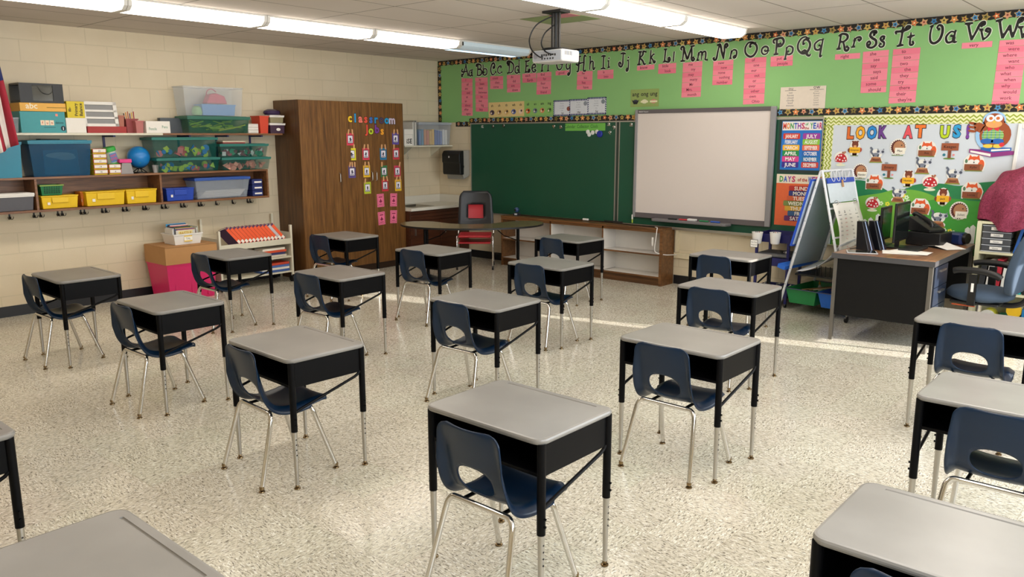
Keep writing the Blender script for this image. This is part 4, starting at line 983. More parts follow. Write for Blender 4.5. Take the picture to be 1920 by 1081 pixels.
ybin(239, 296, 354, 'yellow lidded bin next to the centre divider')
ybin(314, 366, 352, 'royal blue lidded box right of the centre divider', .26, C('1f45b0', 0.4))
y0, y1 = fy(368, 370, .285), fy(470, 370, .285)
tub_at('blue_lid_tub', 'clear tub with blue lid holding white sheets in the right cubby', 'storage tub', 0.05, 0.285, y0, y1, ZC, 0.215, mat('haze_clear', 'b5bfcc', 0.25, alpha=0.30), C('2c55a8', 0.4), lidh=0.016, taper=0.03)
r = random.Random(4)
for i in range(9):
    o = MB().box(0.10, 0.24, y0 + 0.06 + 0.01 * i, y1 - 0.10 + 0.008 * i, 0, 0.006, PAPER).build('white_sheet_pack', loc=(0, 0, ZC + 0.014 + i * 0.0085), smooth=0)
    tag(o, 'white sheet pack inside the blue-lidded tub', 'paper pack', 'white sheet packs in the blue-lidded tub')
for i in range(3):
    y0, y1 = fy(474, 360, .27), fy(493, 360, .27)
    t = thing('index_box', '%s of three dark navy file drawers at the right end of the cubby' % ['lowest', 'middle', 'topmost'][i], 'file drawer', (0.27, (y0 + y1) / 2, ZC + i * 0.066), 0, 'navy file drawers'); w = (y1 - y0) / 2
    MB().box(-0.2, 0, -w, w, 0, 0.062, C('1c2a6a', 0.45)).build('body', t, smooth=0, bevel=0.003)
    MB().box(0.0005, 0.003, -w * 0.6, w * 0.8, 0.02, 0.038, PAPER).build('label', t, smooth=0)

# ================================================================ green wall paper with star borders
def wxz(u, v, y=0.0):
    p = at(u, v, 'y', y); return p.x, p.z
GREENP = mat('green_bulletin_paper', '8abd78', 0.75, var=0.07, scale=1.6, bump=0.3)
o = MB().box(0.012, 7.95, -0.006, -0.0005, 1.925, 2.79, GREENP).build('green_backing_paper', smooth=0)
tag(o, 'long bright green paper backing under the ceiling along the front wall', 'bulletin board')
STARC = ['d9813a', 'c8a24a', '3f8fc4', '8a7a34', 'd96a3a', 'd99a7a', '2f7fb8', 'c9b45a']
def star(mb, x, y, r, m, m2, rot=0.0, z=0.001):
    for k, (rr, mm) in enumerate(((r, m2), (r * 0.74, m))):
        pts = []
        for i in range(10):
            a = rot + pi / 2 + i * pi / 5; q = rr if i % 2 == 0 else rr * 0.52
            pts.append((x + q * cos(a), y + q * sin(a)))
        mb.prism(pts, z + 0.0006 * k, z + 0.0006 * k + 0.0005, mm)
STAR_IN = C('e9c08a'); STAR_BLK = mat('border_black', '17130f', 0.6)
def star_strip(name, label, x0, z0, x1, z1, seed, y=-0.0066, w=0.07, flip=1):
    """a border strip from (x0,z0) to (x1,z1); its wavy edge faces the flip side"""
    L = math.hypot(x1 - x0, z1 - z0); ang = math.atan2(z1 - z0, x1 - x0)
    mb = MB(front_plane(y) @ Matrix.Translation((x0, z0, 0)) @ Matrix.Rotation(ang, 4, 'Z'))
    n = max(2, int(L / 0.056)); pts = [(0, -flip * 0.034)] if flip > 0 else [(0, 0.034)]
    edge = []
    for i in range(n + 1):
        edge.append((L * i / n, flip * (0.028 + 0.009 * (i % 2))))
    base = [(0, -flip * 0.034), (L, -flip * 0.034)]
    poly = base + edge[::-1]
    if flip < 0: poly = poly[::-1]
    mb.prism(poly, 0, 0.0008, STAR_BLK)
    k = int(L / 0.083)
    for i in range(k):
        x = (i + 0.5) * L / k
        star(mb, x, flip * (0.004 + 0.004 * (i % 2)), 0.040, C(STARC[(i + seed) % 8]), C('c9a468') if i % 3 else C('5a4a2a'), rot=0.3 * ((i * 5) % 7 - 3), z=0.0009)
        mb.disc(x, flip * 0.005, 0.009, C(['f0d9a0', '8a3a2a', '1f3a5a', '3a3216'][(i + seed) % 4]), z=0.0024, n=8)
    o = mb.build(name, smooth=0); tag(o, label, 'bulletin board border', 'star borders'); return o
star_strip('star_border', 'long black border with coloured stars along the top of the green paper', 0.02, 2.765, 7.9, 2.765, 0, flip=-1)
star_strip('star_border', 'vertical black star border down the left end of the green paper', 0.045, 1.93, 0.045, 2.73, 3, flip=-1)
star_strip('star_border', 'lower star border running over the chalkboard to the whiteboard', 0.66, 1.945, 3.44, 1.945, 1, y=-0.026, flip=1)
star_strip('star_border', 'short low star border at the left end, stepping below the green paper', 0.37, 1.90, 0.70, 1.90, 5, y=-0.0085, flip=1)
star_strip('star_border', 'lower star border right of the whiteboard above the posters', 5.16, 1.965, 7.9, 1.965, 2, y=-0.027, flip=1)

# ---------------------------------------------------------------- curly alphabet
def curl(cx, cy, r, a0, turns, k=0.35, n=14):
    return [(cx + r * (1 - (1 - k) * i / n) * cos(a0 + 2 * pi * turns * i / n), cy + r * (1 - (1 - k) * i / n) * sin(a0 + 2 * pi * turns * i / n)) for i in range(n + 1)]
S = smooth_pts
def G(*st): return list(st)
LET = {
 'A': G([(.20, .10), (.10, .0), (.02, .08), (.08, .2), (.25, .2), (.42, .55), (.62, 1)], [(.62, 1), (.74, .5), (.88, .02)], [(.12, .62), (.04, .52), (.12, .44), (.45, .42), (.85, .45)]),
 'B': G([(.32, 1), (.28, .5), (.22, .0)], [(.18, .80), (.05, .82), (.10, .95), (.40, .98), (.80, .86), (.78, .62), (.35, .54)], [(.35, .54), (.85, .46), (.95, .22), (.65, .02), (.12, .03)]),
 'C': G([(.62, .74), (.50, .68), (.52, .56), (.70, .58), (.78, .78), (.60, .99), (.28, .9), (.06, .5), (.22, .08), (.55, .0), (.92, .22)]),
 'D': G([(.40, 1), (.36, .5), (.30, .02)], [(.10, .74), (.20, .66), (.22, .82), (.06, .82), (.10, .98), (.45, .98), (.90, .72), (.92, .34), (.66, .06), (.15, .02)]),
 'E': G([(.35, .98), (.30, .5), (.25, .02)], [(.15, .95), (.60, .93), (.90, 1)], [(.30, .52), (.75, .54)], [(.10, .0), (.55, .04), (.85, .02), (.96, .18), (.82, .26), (.74, .16)]),
 'F': G([(.40, .98), (.36, .5), (.30, .0)], [(.15, .93), (.60, .93), (.95, 1)], [(.36, .52), (.85, .55)], [(.12, .0), (.5, .02)]),
 'G': G([(.66, .76), (.54, .70), (.60, .60), (.78, .66), (.78, .86), (.55, .99), (.25, .88), (.06, .48), (.25, .06), (.60, .02), (.82, .22), (.84, .46)], [(.55, .46), (.98, .48)]),
 'H': G([(.30, .97), (.26, .5), (.20, .02), (.04, .0)], [(.02, .46), (.14, .40), (.30, .50), (.72, .56)], [(.96, .92), (.80, 1), (.74, .84), (.74, .5), (.70, .02), (.86, .0)], [(.15, .97), (.45, .97)]),
 'I': G([(.52, .97), (.48, .02)], [(.10, .94), (.50, .98), (.90, .94)], [(.05, .02), (.5, .04), (.9, .0)]),
 'J': G([(.30, .96), (.62, 1), (.98, .94)], [(.66, .97), (.62, .5), (.60, .2), (.40, .0), (.12, .08), (.06, .26), (.24, .34), (.32, .22)]),
 'K': G([(.32, .98), (.26, .5), (.20, .02)], [(.10, .97), (.50, .97)], [(.95, .94), (.66, .98), (.62, .74), (.28, .50)], [(.28, .50), (.60, .30), (.80, .02), (1, .06)], [(.02, .02), (.4, .02)]),
 'L': G([(.36, .98), (.30, .5), (.24, .04)], [(.14, .97), (.55, .97)], [(.04, .0), (.40, .05), (.78, .0), (1, .14), (.92, .32), (.74, .28), (.78, .16)]),
 'M': G([(.10, .76), (.02, .86), (.08, .98), (.22, .94), (.20, .5), (.16, .04)], [(.22, .94), (.36, .5), (.50, .14), (.66, .6), (.78, .98)], [(.78, .98), (.80, .5), (.80, .12), (.90, .0), (1, .10), (.92, .2)], [(.02, .02), (.34, .02)], [(.7, .97), (.98, 1)]),
 'N': G([(.12, .16), (.02, .10), (.10, .0), (.24, .06), (.32, .5), (.40, .98)], [(.30, .97), (.48, .97), (.62, .4), (.74, .02)], [(.74, .02), (.78, .5), (.80, .90), (.92, 1), (1, .86), (.90, .78)]),
 'O': G([(.52, .70), (.40, .66), (.42, .82), (.60, .92), (.88, .78), (.96, .45), (.74, .08), (.42, .0), (.10, .24), (.04, .62), (.24, .95), (.55, 1), (.80, .9)]),
 'P': G([(.36, .98), (.34, .5), (.32, .02)], [(.20, .72), (.06, .76), (.06, .92), (.35, .98), (.80, 1), (.98, .76), (.78, .52), (.50, .50), (.52, .64), (.68, .66)], [(.12, .0), (.55, .02)]),
 'Q': G([(.55, .66), (.42, .62), (.44, .80), (.64, .86), (.86, .72), (.92, .50), (.76, .22), (.42, .14), (.10, .34), (.05, .64), (.25, .92), (.55, 1), (.78, .9)], [(.40, .24), (.58, .30), (.76, .06), (.92, .0), (1, .10)]),
 'R': G([(.28, .97), (.24, .55), (.16, .12)], [(.10, .9), (.40, 1), (.78, .92), (.84, .72), (.60, .56), (.30, .54)], [(.50, .55), (.62, .28), (.72, .04), (.90, .0), (1, .14), (.86, .22)], [(.0, .12), (.35, .14)]),
 'S': G([(.76, .80), (.64, .74), (.66, .90), (.86, .88), (.78, 1), (.45, .98), (.28, .76), (.50, .58), (.86, .42), (.88, .16), (.55, .0), (.15, .06), (.04, .28), (.24, .40), (.38, .26), (.26, .18)]),
 'T': G([(.08, .62), (.02, .76), (.30, .76), (.65, .80), (.90, .88), (.96, .97), (.80, 1), (.70, .92), (.80, .86)], [(.50, .98), (.46, .5), (.38, .02)], [(.18, .0), (.62, .04)]),
 'U': G([(.06, .92), (.28, 1)], [(.18, .96), (.10, .5), (.18, .12), (.45, .0), (.78, .16), (.94, .5), (.92, .86), (.70, .99), (.56, .86), (.68, .76)]),
 'V': G([(.0, .96), (.40, .97)], [(.16, .97), (.28, .5), (.42, .02)], [(.42, .02), (.62, .5), (.78, .88), (.96, .98), (1, .84), (.86, .78)]),
 'W': G([(.0, .92), (.26, 1)], [(.14, .97), (.22, .5), (.32, .02)], [(.32, .02), (.46, .4), (.56, .66)], [(.56, .66), (.62, .3), (.70, .02)], [(.70, .02), (.80, .5), (.88, .9), (1, .98), (1.0, .82), (.90, .78)]),
 'a': G([(.80, .90), (.40, .96), (.06, .5), (.25, .05), (.62, .14), (.74, .5), (.58, .62)], [(.82, 1), (.76, .5), (.78, .06), (1, .06)]),
 'b': G([(.20, 1), (.22, .5), (.16, .04)], [(.20, .40), (.45, .60), (.88, .50), (.92, .14), (.55, .0), (.20, .10), (.36, .26)]),
 'c': G([(.90, .72), (.74, .80), (.84, .96), (.50, 1), (.14, .7), (.12, .24), (.5, .0), (.95, .14)]),
 'd': G([(.84, 1), (.82, .5), (.84, .06), (1, .04)], [(.80, .46), (.50, .58), (.12, .44), (.10, .12), (.45, .0), (.78, .16), (.58, .26)]),
 'e': G([(.10, .50), (.60, .58), (.86, .70), (.66, .98), (.28, .92), (.08, .5), (.30, .06), (.70, .02), (.96, .20), (.74, .28)]),
 'f': G([(.48, 1), (.42, .5), (.36, .02)], [(.06, .62), (.5, .66), (.94, .72)], [(.2, .0), (.6, .02)]),
 'g': G([(.86, .96), (.45, 1), (.10, .78), (.25, .50), (.62, .52), (.80, .72)], [(.88, .98), (.86, .5), (.80, .14), (.50, .0), (.40, .12), (.56, .18)]),
 'h': G([(.26, 1), (.22, .5), (.18, .02)], [(.22, .40), (.45, .62), (.72, .58), (.74, .30), (.76, .06), (.92, .02), (1, .12)], [(.10, .98), (.3, 1)]),
 'i': G([(.5, .70), (.46, .35), (.50, .02)], [(.15, .68), (.5, .70)], [(.15, .0), (.9, .06)]),
 'j': G([(.62, .74), (.60, .40), (.50, .08), (.20, .0), (.06, .12), (.24, .18)], [(.25, .72), (.65, .75)]),
 'k': G([(.26, 1), (.22, .5), (.16, .02)], [(.84, .68), (.62, .66), (.26, .40)], [(.30, .42), (.60, .26), (.78, .04), (.98, .10), (.86, .22)], [(.0, .02), (.35, .02)]),
 'l': G([(.62, 1), (.50, .5), (.38, .0)]),
 'm': G([(.16, .94), (.14, .5), (.10, .04)], [(.14, .6), (.30, .96), (.46, .9), (.48, .5), (.46, .06)], [(.48, .6), (.64, .96), (.82, .9), (.84, .4), (.80, .06), (.98, .02)], [(.0, .04), (.24, .04)]),
 'n': G([(.26, .95), (.22, .5), (.14, .02)], [(.22, .6), (.50, .98), (.86, .88), (.92, .50), (.80, .12), (.58, .06), (.56, .26), (.72, .30)], [(.04, .02), (.3, .02)]),
 'o': G([(.55, .60), (.45, .46), (.66, .40), (.90, .60), (.80, .90), (.45, 1), (.12, .75), (.10, .30), (.40, .0), (.80, .12), (.94, .45)]),
 'p': G([(.24, .96), (.22, .5), (.14, .0)], [(.18, .80), (.50, 1), (.92, .86), (.90, .50), (.55, .36), (.26, .46), (.44, .60)], [(.0, .0), (.3, .02)]),
 'q': G([(.84, .98), (.50, .96), (.10, .76), (.16, .48), (.50, .40), (.74, .56), (.56, .66)], [(.90, 1), (.78, .5), (.70, .02), (.90, .06)]),
 'r': G([(.30, .95), (.26, .5), (.18, .04)], [(.24, .6), (.45, .92), (.80, 1), (.96, .80), (.78, .62), (.70, .76)], [(.0, .04), (.4, .06)]),
 's': G([(.90, .80), (.70, .74), (.82, .96), (.45, 1), (.20, .80), (.45, .58), (.82, .40), (.76, .08), (.35, .0), (.06, .16), (.26, .30)]),
 't': G([(.46, 1), (.42, .5), (.44, .08), (.72, .0), (.92, .14), (.80, .24)], [(.0, .64), (.45, .68), (.98, .76)]),
 'u': G([(.76, .92), (.40, .96), (.06, .55), (.20, .08), (.58, .12), (.72, .45), (.50, .60)], [(.80, 1), (.72, .5), (.76, .06), (1, .08)]),
 'v': G([(.0, .94), (.35, .96)], [(.18, .94), (.30, .5), (.44, .02)], [(.44, .02), (.84, .4), (.96, .84), (.70, 1), (.58, .80), (.76, .72)]),
 'w': G([(.0, .94), (.3, .96)], [(.14, .94), (.22, .5), (.30, .02)], [(.30, .02), (.48, .6)], [(.48, .6), (.56, .3), (.62, .02)], [(.62, .02), (.84, .5), (.92, .9), (.78, .98), (.76, .8)]),
}
LBOX = [  # letter, crop box in photo pixels (left, right, top, bottom)
 (0, 'A', 293, 365, 545, 650), (0, 'a', 358, 397, 588, 645), (0, 'B', 418, 475, 535, 642), (0, 'b', 470, 518, 540, 638), (0, 'C', 540, 592, 528, 635), (0, 'c', 598, 642, 555, 622),
 (0, 'D', 677, 745, 512, 622), (0, 'd', 745, 795, 510, 622), (0, 'E', 825, 880, 505, 615), (0, 'e', 888, 932, 540, 610), (0, 'F', 962, 1010, 488, 605), (0, 'f', 1012, 1055, 505, 602),
 (0, 'G', 1095, 1160, 485, 592), (0, 'g', 1175, 1225, 520, 640), (0, 'H', 1262, 1360, 465, 605), (0, 'h', 1370, 1425, 470, 595),
 (1, 'I', 112, 158, 305, 418), (1, 'i', 163, 190, 322, 408), (1, 'J', 250, 312, 287, 400), (1, 'j', 310, 345, 312, 435), (1, 'K', 397, 472, 272, 385), (1, 'k', 490, 545, 262, 375),
 (1, 'L', 597, 660, 252, 365), (1, 'l', 675, 695, 275, 360), (1, 'M', 732, 855, 232, 357), (1, 'm', 860, 953, 275, 350), (1, 'N', 988, 1112, 217, 345), (1, 'n', 1115, 1185, 262, 335),
 (1, 'O', 1235, 1345, 200, 322), (1, 'o', 1365, 1432, 237, 303), (1, 'P', 1455, 1550, 170, 305), (1, 'p', 1545, 1622, 232, 342), (1, 'Q', 1645, 1765, 158, 320), (1, 'q', 1775, 1860, 180, 325),
 (2, 'R', 142, 265, 305, 475), (2, 'r', 278, 375, 340, 440), (2, 'S', 418, 525, 282, 445), (2, 's', 530, 595, 332, 437), (2, 'T', 675, 825, 238, 430), (2, 't', 790, 865, 295, 420),
 (2, 'U', 985, 1130, 225, 405), (2, 'u', 1140, 1262, 285, 400), (2, 'V', 1310, 1510, 200, 378), (2, 'v', 1445, 1565, 260, 375), (2, 'W', 1590, 1860, 165, 360), (2, 'w', 1800, 1990, 235, 355)]
CROP = [(800, 0, 4.503), (1100, 30, 4.174), (1540, 0, 4.913)]
LBK = mat('letter_black', '141312', 0.5); LWH = C('e6ecd8')
for c, ch, xl, xr, yt, yb in LBOX:
    ox, oy, sc = CROP[c]
    x0, _ = wxz(ox + xl / sc, oy + (yt + yb) / 2 / sc); x1, _ = wxz(ox + xr / sc, oy + (yt + yb) / 2 / sc)
    xm = (xl + xr) / 2
    _, z1 = wxz(ox + xm / sc, oy + yt / sc); _, z0 = wxz(ox + xm / sc, oy + yb / sc)
    W_, H_ = x1 - x0, z1 - z0
    wt = 0.021 if ch.isupper() else 0.018
    mb = MB(front_plane(-0.0085))
    k = 0
    for st in LET[ch]:
        pts = [(x0 + W_ * (0.05 + 0.9 * a), z0 + H_ * (0.04 + 0.92 * b)) for a, b in S(st, 6)]
        nn = len(st)
        wf = (lambda t: wt * (0.70 + 0.45 * sin(pi * min(1, t * 1.05)))) if nn > 3 else (lambda t: wt * 0.95)
        mb.ribbon(pts, (lambda t, f=wf: f(t) + 0.012), LWH, z=0.0)
        mb.ribbon(pts, wf, LBK, z=0.0011 + 0.0002 * k); k += 1
        if nn > 5:
            mb.disc(pts[-1][0], pts[-1][1], wt * 0.62, LBK, z=0.0012 + 0.0002 * k, n=12)
        elif nn > 3: mb.disc(pts[0][0], pts[0][1], wt * 0.55, LBK, z=0.0012 + 0.0002 * k, n=12)
    if ch in 'ij': mb.disc(x0 + W_ * 0.55, z0 + H_ * 0.90, 0.016, LWH, z=0).disc(x0 + W_ * 0.55, z0 + H_ * 0.90, 0.011, LBK, z=0.0014)
    o = mb.build('alphabet_letter', smooth=0)
    tag(o, '%s curly black letter %s on the green paper' % ('capital' if ch.isupper() else 'small', ch), 'letter', 'curly black alphabet letters')
# ---------------------------------------------------------------- pink word cards
WORDS = [
 ('A', (866, 146.6), (886.6, 146.6), (866.6, 216.5), 'I all am and at an about after again'),
 ('B', (891.7, 145.5), (915, 144.8), (892.8, 209.2), 'by been best between be but big buy'),
 ('C', (919.5, 142.8), (943.9, 142.3), (919.9, 167), 'could class come'),
 ('D', (951, 140.8), (976.1, 139.5), (951.5, 173.4), 'do did are down'),
 ('E', (979.9, 138.1), (1006, 136.6), (980.5, 155.5), 'each Earth'),
 ('F', (1007.6, 136.6), (1034.7, 134.6), (1006.5, 177.7), 'find for four from friend'),
 ('G', (1042.5, 132.8), (1070, 131.5), (1042.5, 141.5), 'good'),
 ('H', (1083.1, 133.2), (1112, 132.6), (1082, 168.1), 'he his has have'),
 ('I', (1121, 131.8), (1151, 130.1), (1120.8, 148.6), 'is into'),
 ('K', (1195.3, 123), (1227.7, 120.6), (1195, 132.5), 'know'),
 ('L', (1235.4, 120.1), (1268.7, 117.7), (1234.6, 139), 'little look'),
 ('M', (1281.4, 117.7), (1318, 114.3), (1278, 183.3), 'me my may many Mr Mrs. month'),
 ('N', (1338.4, 114.3), (1376, 111.9), (1336, 159.9), 'new now none nothing number'),
 ('O', (1397.8, 109.1), (1437.8, 106.2), (1393.5, 195.8), 'of one our out or over other own Ohio'),
 ('P', (1445.7, 106.2), (1487.4, 103.1), (1445, 125.4), 'put people'),
 ('R', (1566.5, 101.8), (1613.3, 99.1), (1566, 112.4), 'right'),
 ('S', (1619, 97.1), (1667.4, 93.2), (1613.7, 175), 'she see say says said some should'),
 ('T', (1675.4, 92.6), (1726.6, 88.5), (1666.2, 194), "to too two the they try there their they're"),
 ('V', (1804, 80.4), (1861, 76.9), (1803.6, 91.6), 'very'),
 ('W', (1874.8, 75.7), (1927, 73), (1858.5, 201), 'was were where want who what when why would work went')]
for L_, tl, tr, bl, ws in WORDS:
    ws = ws.split(); n = len(ws)
    a = wxz(*tl); b = wxz(*tr); c = wxz(*bl)
    w = b[0] - a[0]; tilt = (b[1] - a[1]) / w
    for i, wd in enumerate(ws):
        f0, f1 = i / n, (i + 1) / n
        xL = a[0] + (c[0] - a[0]) * (f0 + f1) / 2; zt = a[1] + (c[1] - a[1]) * f0; zb = a[1] + (c[1] - a[1]) * f1
        cx, cz = xL + w / 2, (zt + zb) / 2 + tilt * w / 2; hh = (zt - zb) * 0.97
        mb = MB().box(-w / 2, w / 2, -0.0012, 0, -hh / 2, hh / 2, PINKP if (i * 7 + n) % 3 else PINKP2)
        jit = math.radians(((i * 37 + n * 11) % 5 - 2) * 0.35)
        o = mb.build('word_card', loc=(cx, -0.0072 - 0.0001 * (i % 2), cz), smooth=0); o.rotation_euler = (0, -math.atan(tilt) + jit, 0)
        tag(o, 'pink card with the handwritten word %s below the curly letter %s' % (wd.rstrip('.'), L_), 'word card', 'pink word cards')
        x_off = (((i * 13) % 5) - 2) * 0.012
        tm_ = MB(Matrix(((1, 0, 0, 0), (0, 0, -1, -0.0014), (0, 1, 0, 0), (0, 0, 0, 1)))).text(wd, x_off, -hh * 0.24, PINKINK, h=hh * 0.60, maxw=w * 0.82, bold=0.012)
        tm_.build('word', o, smooth=0)

# ---------------------------------------------------------------- posters on the green paper
def card(name, label, cat, u0, u1, v0, v1, y, m, group=None):
    """flat card on the front wall spanning a pixel box; returns object, drawing base and size; local origin at centre"""
    vm = (v0 + v1) / 2; um = (u0 + u1) / 2
    x0, x1 = wxz(u0, vm, y)[0], wxz(u1, vm, y)[0]; z1, z0 = wxz(um, v0, y)[1], wxz(um, v1, y)[1]
    w, h = x1 - x0, z1 - z0
    o = MB().box(-w / 2, w / 2, -0.0012, 0, -h / 2, h / 2, m).build(name, loc=((x0 + x1) / 2, y, (z0 + z1) / 2), smooth=0)
    tag(o, label, cat, group); return o, w, h
FP = lambda: MB(front_plane(-0.0014))
KR = C('e3c98a'); GN = C('8fbf6a')
pics = [('sh', '4a3a5a'), ('ch', 'c9a06a'), ('th', 'd8b070'), ('wh', '5a6aa8'), ('ck', 'e8c8b0'), ('all', 'd0682c'), ('an', '6a7f8a'), ('am', 'd98a5a'), ('ing', '6aa050')]
us = [916.4, 929.5, 943, 956.5, 970, 983, 997, 1010, 1023.5, 1037]
for i, (tx, c) in enumerate(pics):
    o, w, h = card('sound_card', 'small %s sound card reading %s with a tiny picture' % ('tan' if i < 5 else 'light green', tx), 'card', us[i], us[i + 1], 192 - 0.6 * i, 220 - 0.6 * i, -0.0085, KR if i < 5 else GN, 'sound cards')
    d = FP().text(tx, 0, h * 0.20, INK, h=0.035, maxw=w * 0.7, bold=0.02)
    d.disc(0, -h * 0.18, w * 0.32, C(c), ry=h * 0.17).disc(w * 0.1, -h * 0.13, w * 0.12, C('3a2a20'), z=0.0006, n=10)
    d.disc(-w * 0.12, -h * 0.22, w * 0.10, C('f0e0c8'), z=0.0006, n=10)
    d.build('picture', o, smooth=0)
for i, (u0, u1, v0, v1, num) in enumerate(((1038, 1072, 187.5, 217.5, '1'), (1067.5, 1104, 185.5, 216, '10'), (1101.5, 1137, 182, 214.5, '14'))):
    o, w, h = card('coin_poster', 'white coin poster with navy zigzag edges, %s of three' % ['left one', 'middle one', 'right one'][i], 'poster', u0, u1, v0, v1, -0.0085 - 0.0013 * i, C('d9dde4'), 'coin posters')
    d = FP()
    NV_ = C('1f2f6a')
    for k in range(12):
        x = -w / 2 + (k + 0.5) * w / 12
        for z, s_ in ((h / 2, -1), (-h / 2, 1)): d.add([(x - w / 26, z, 0.0006), (x + w / 26, z, 0.0006), (x + w / 52, z + s_ * 0.022, 0.0006), (x - w / 26 + w / 52, z + s_ * 0.022, 0.0006)], [(0, 1, 2, 3)], NV_)
    for k in range(8):
        z = -h / 2 + (k + 0.5) * h / 8
        for x, s_ in ((-w / 2, 1), (w / 2, -1)): d.add([(x, z - 0.007, 0.0006), (x, z + 0.007, 0.0006), (x + s_ * 0.018, z + 0.014, 0.0006), (x + s_ * 0.018, z, 0.0006)], [(0, 1, 2, 3)], NV_)
    for k, wd in enumerate(['This coin', 'is a ' + ['penny', 'dime', 'nickel'][i], 'it is worth', 'cents']): d.text(wd, -0.01, h * 0.26 - k * 0.028, C('55607a'), h=0.012, maxw=w * 0.5)
    d.text(['1¢', '10¢', '5¢'][i], 0, -h * 0.38, INK, h=0.03, bold=0.02)
    d.disc(w * 0.33, (0.05, 0.22, 0.24)[i] * h * (1 if i else -1), 0.028, C(['8a4a3a', '8f95a0', '7f8a90'][i]), z=0.0008)
    d.build('print', o, smooth=0)
o, w, h = card('sound_poster', 'translucent olive sound poster reading ang ong ung above the whiteboard', 'poster', 1182.5, 1235.5, 167, 200, -0.0085, C('93a860'))
d = FP()
for i, (tx, c) in enumerate((('ang', '3a3a4a'), ('ong', 'dcd8b8'), ('ung', 'c98a7a'))):
    x = (-0.32 + 0.32 * i) * w
    d.text(tx, x, h * 0.12, INK, h=0.05, maxw=w * 0.27, bold=0.02).disc(x, -h * 0.20, w * 0.10, C(c), ry=h * 0.12)
    if i == 0: d.prism([(x - w * .14, -h * .08), (x - w * .05, -h * .18), (x + w * .05, -h * .18), (x + w * .14, -h * .08), (x + w * .06, -h * .34), (x - w * .06, -h * .34)], 0.0006, 0.001, INK)
    else: d.rect(x - w * .13, x + w * .13, -h * .26, -h * .16, C('e5e0b8'), z=0.0007)
d.build('print', o, smooth=0)
o, w, h = card('word_chart', 'large cream paper listing ou and ow words above the months poster', 'chart', 1463, 1548, 162, 204, -0.0095, C('ddd0c0'))
d = FP().text('ou', -w * 0.27, h * 0.36, INK, h=0.035).text('ow', w * 0.30, h * 0.38, INK, h=0.04).rect(-w * .40, -w * .15, h * .33, h * .345, INK).rect(w * .15, w * .45, h * .335, h * .35, INK)
for i, wd in enumerate(['out', 'house', 'cloud', 'cloudy', 'loud', 'mouse']): d.text(wd, -w * 0.27, h * (0.20 - 0.115 * i), C('5a5a64'), h=0.022)
for i, wd in enumerate(['cow', 'flower', 'down', 'now', 'howl', 'town', 'clown']): d.text(wd, w * 0.30, h * (0.24 - 0.10 * i), C('857d76'), h=0.019)
d.build('writing', o, smooth=0)

# ---------------------------------------------------------------- things on the chalkboard
yb = -0.0192
o, w, h = card('sign_strip', 'light green strip reading Calendar Collector Clock on the chalkboard', 'sign', 1060, 1135, 231, 245, yb, C('6fb84e'))
FP().text('Calendar  Collector  Clock', -0.06, -0.012, C('24502a'), h=0.045, maxw=0.52).build('writing', o, smooth=0)
def wheel(label, u, v, r, m, g, h=0.008):
    x, z = wxz(u, v, yb); o = MB(Matrix.Rotation(pi / 2, 4, 'X')).lathe([(r, 0), (r, h * 0.7), (r * 0.8, h)], m, 18).build('magnet', loc=(x, yb - 0.0002, z)); tag(o, label, 'magnet', g)
for i, (u, v) in enumerate(((1102.5, 247), (1105, 252), (1111.5, 248.5), (1119.5, 247))): wheel('round white magnet, %s of the four below the green strip' % ['upper left', 'lower left', 'third from left', 'rightmost'][i], u, v, 0.027, C('e2e4e2', 0.4), 'white magnets')
wheel('round dark blue magnet beside the white magnets', 1125, 251, 0.042, C('1d2f9a', 0.35), None, 0.02)
for i, (u, v) in enumerate(((905, 237), (925, 237), (945, 236), (1039, 236.5), (1052, 237.5), (1142, 233), (1152, 238), (1144, 248), (1184, 233.5))):
    x, z = wxz(u, v, yb)
    t = thing('magnetic_clip', 'silver magnetic clip on the chalkboard, %s' % ['far left', 'second from left', 'third from left', 'left of two near the green strip', 'right of two near the green strip', 'just right of the green strip', 'in the top corner by the panel joint', 'below the others by the panel joint', 'on the narrow panel beside the whiteboard'][i], 'clip', (x, yb, z), 0, 'silver magnetic clips')
    t.rotation_euler = (0, [0.1, -0.1, 0.2, 0.9, -0.2, 0, -0.8, 0.7, 0][i], 0)
    MB().box(-0.024, 0.024, -0.006, 0, -0.018, -0.008, CHROME).build('clamp', t, smooth=0)
    MB(Matrix.Rotation(pi / 2, 4, 'X')).lathe([(0.016, 0), (0.016, 0.006), (0.009, 0.012), (0.009, 0.022)], CHROME, 14, Matrix.Translation((0, 0.006, 0))).build('knob', t)

# ---------------------------------------------------------------- months and days posters
yp = -0.0195
RC = lambda mb, x0, x1, y0, y1, m, z=0.0: mb.prism([(x0 + 0.008, y0), (x1 - 0.008, y0), (x1, y0 + 0.008), (x1, y1 - 0.008), (x1 - 0.008, y1), (x0 + 0.008, y1), (x0, y1 - 0.008), (x0, y0 + 0.008)], z, z + 0.0006, m)
MIX = ['d9402f', 'e08a2a', '3a9a4a', '2f5fb8', '8a3a9a', 'c83a6a']
def rainbow(d, txt, x0, x1, y, h, seed=0, bold=0.05):
    n = len(txt); step = (x1 - x0) / n
    for i, c in enumerate(txt):
        if c != ' ': d.text(c, x0 + step * (i + 0.5), y, C(MIX[(i + seed) % 6]), h=h, maxw=step * 0.92, bold=bold, z=0.0008 + 0.00001 * i)
o, w, h = card('months_poster', 'blue Months of the Year poster with coloured month names', 'poster', 1459.5, 1546, 221, 325, yp, mat('speckled_border', '20342f', 0.6, var=0.5, scale=220))
d = FP().rect(-w / 2 + .03, w / 2 - .035, -h / 2 + .035, h / 2 - .03, C('1a6fc0')).rect(-w / 2 + .035, w / 2 - .04, h / 2 - .125, h / 2 - .035, C('e8e2dc'), z=0.0006)
d.build('blue_sheet', o, smooth=0)
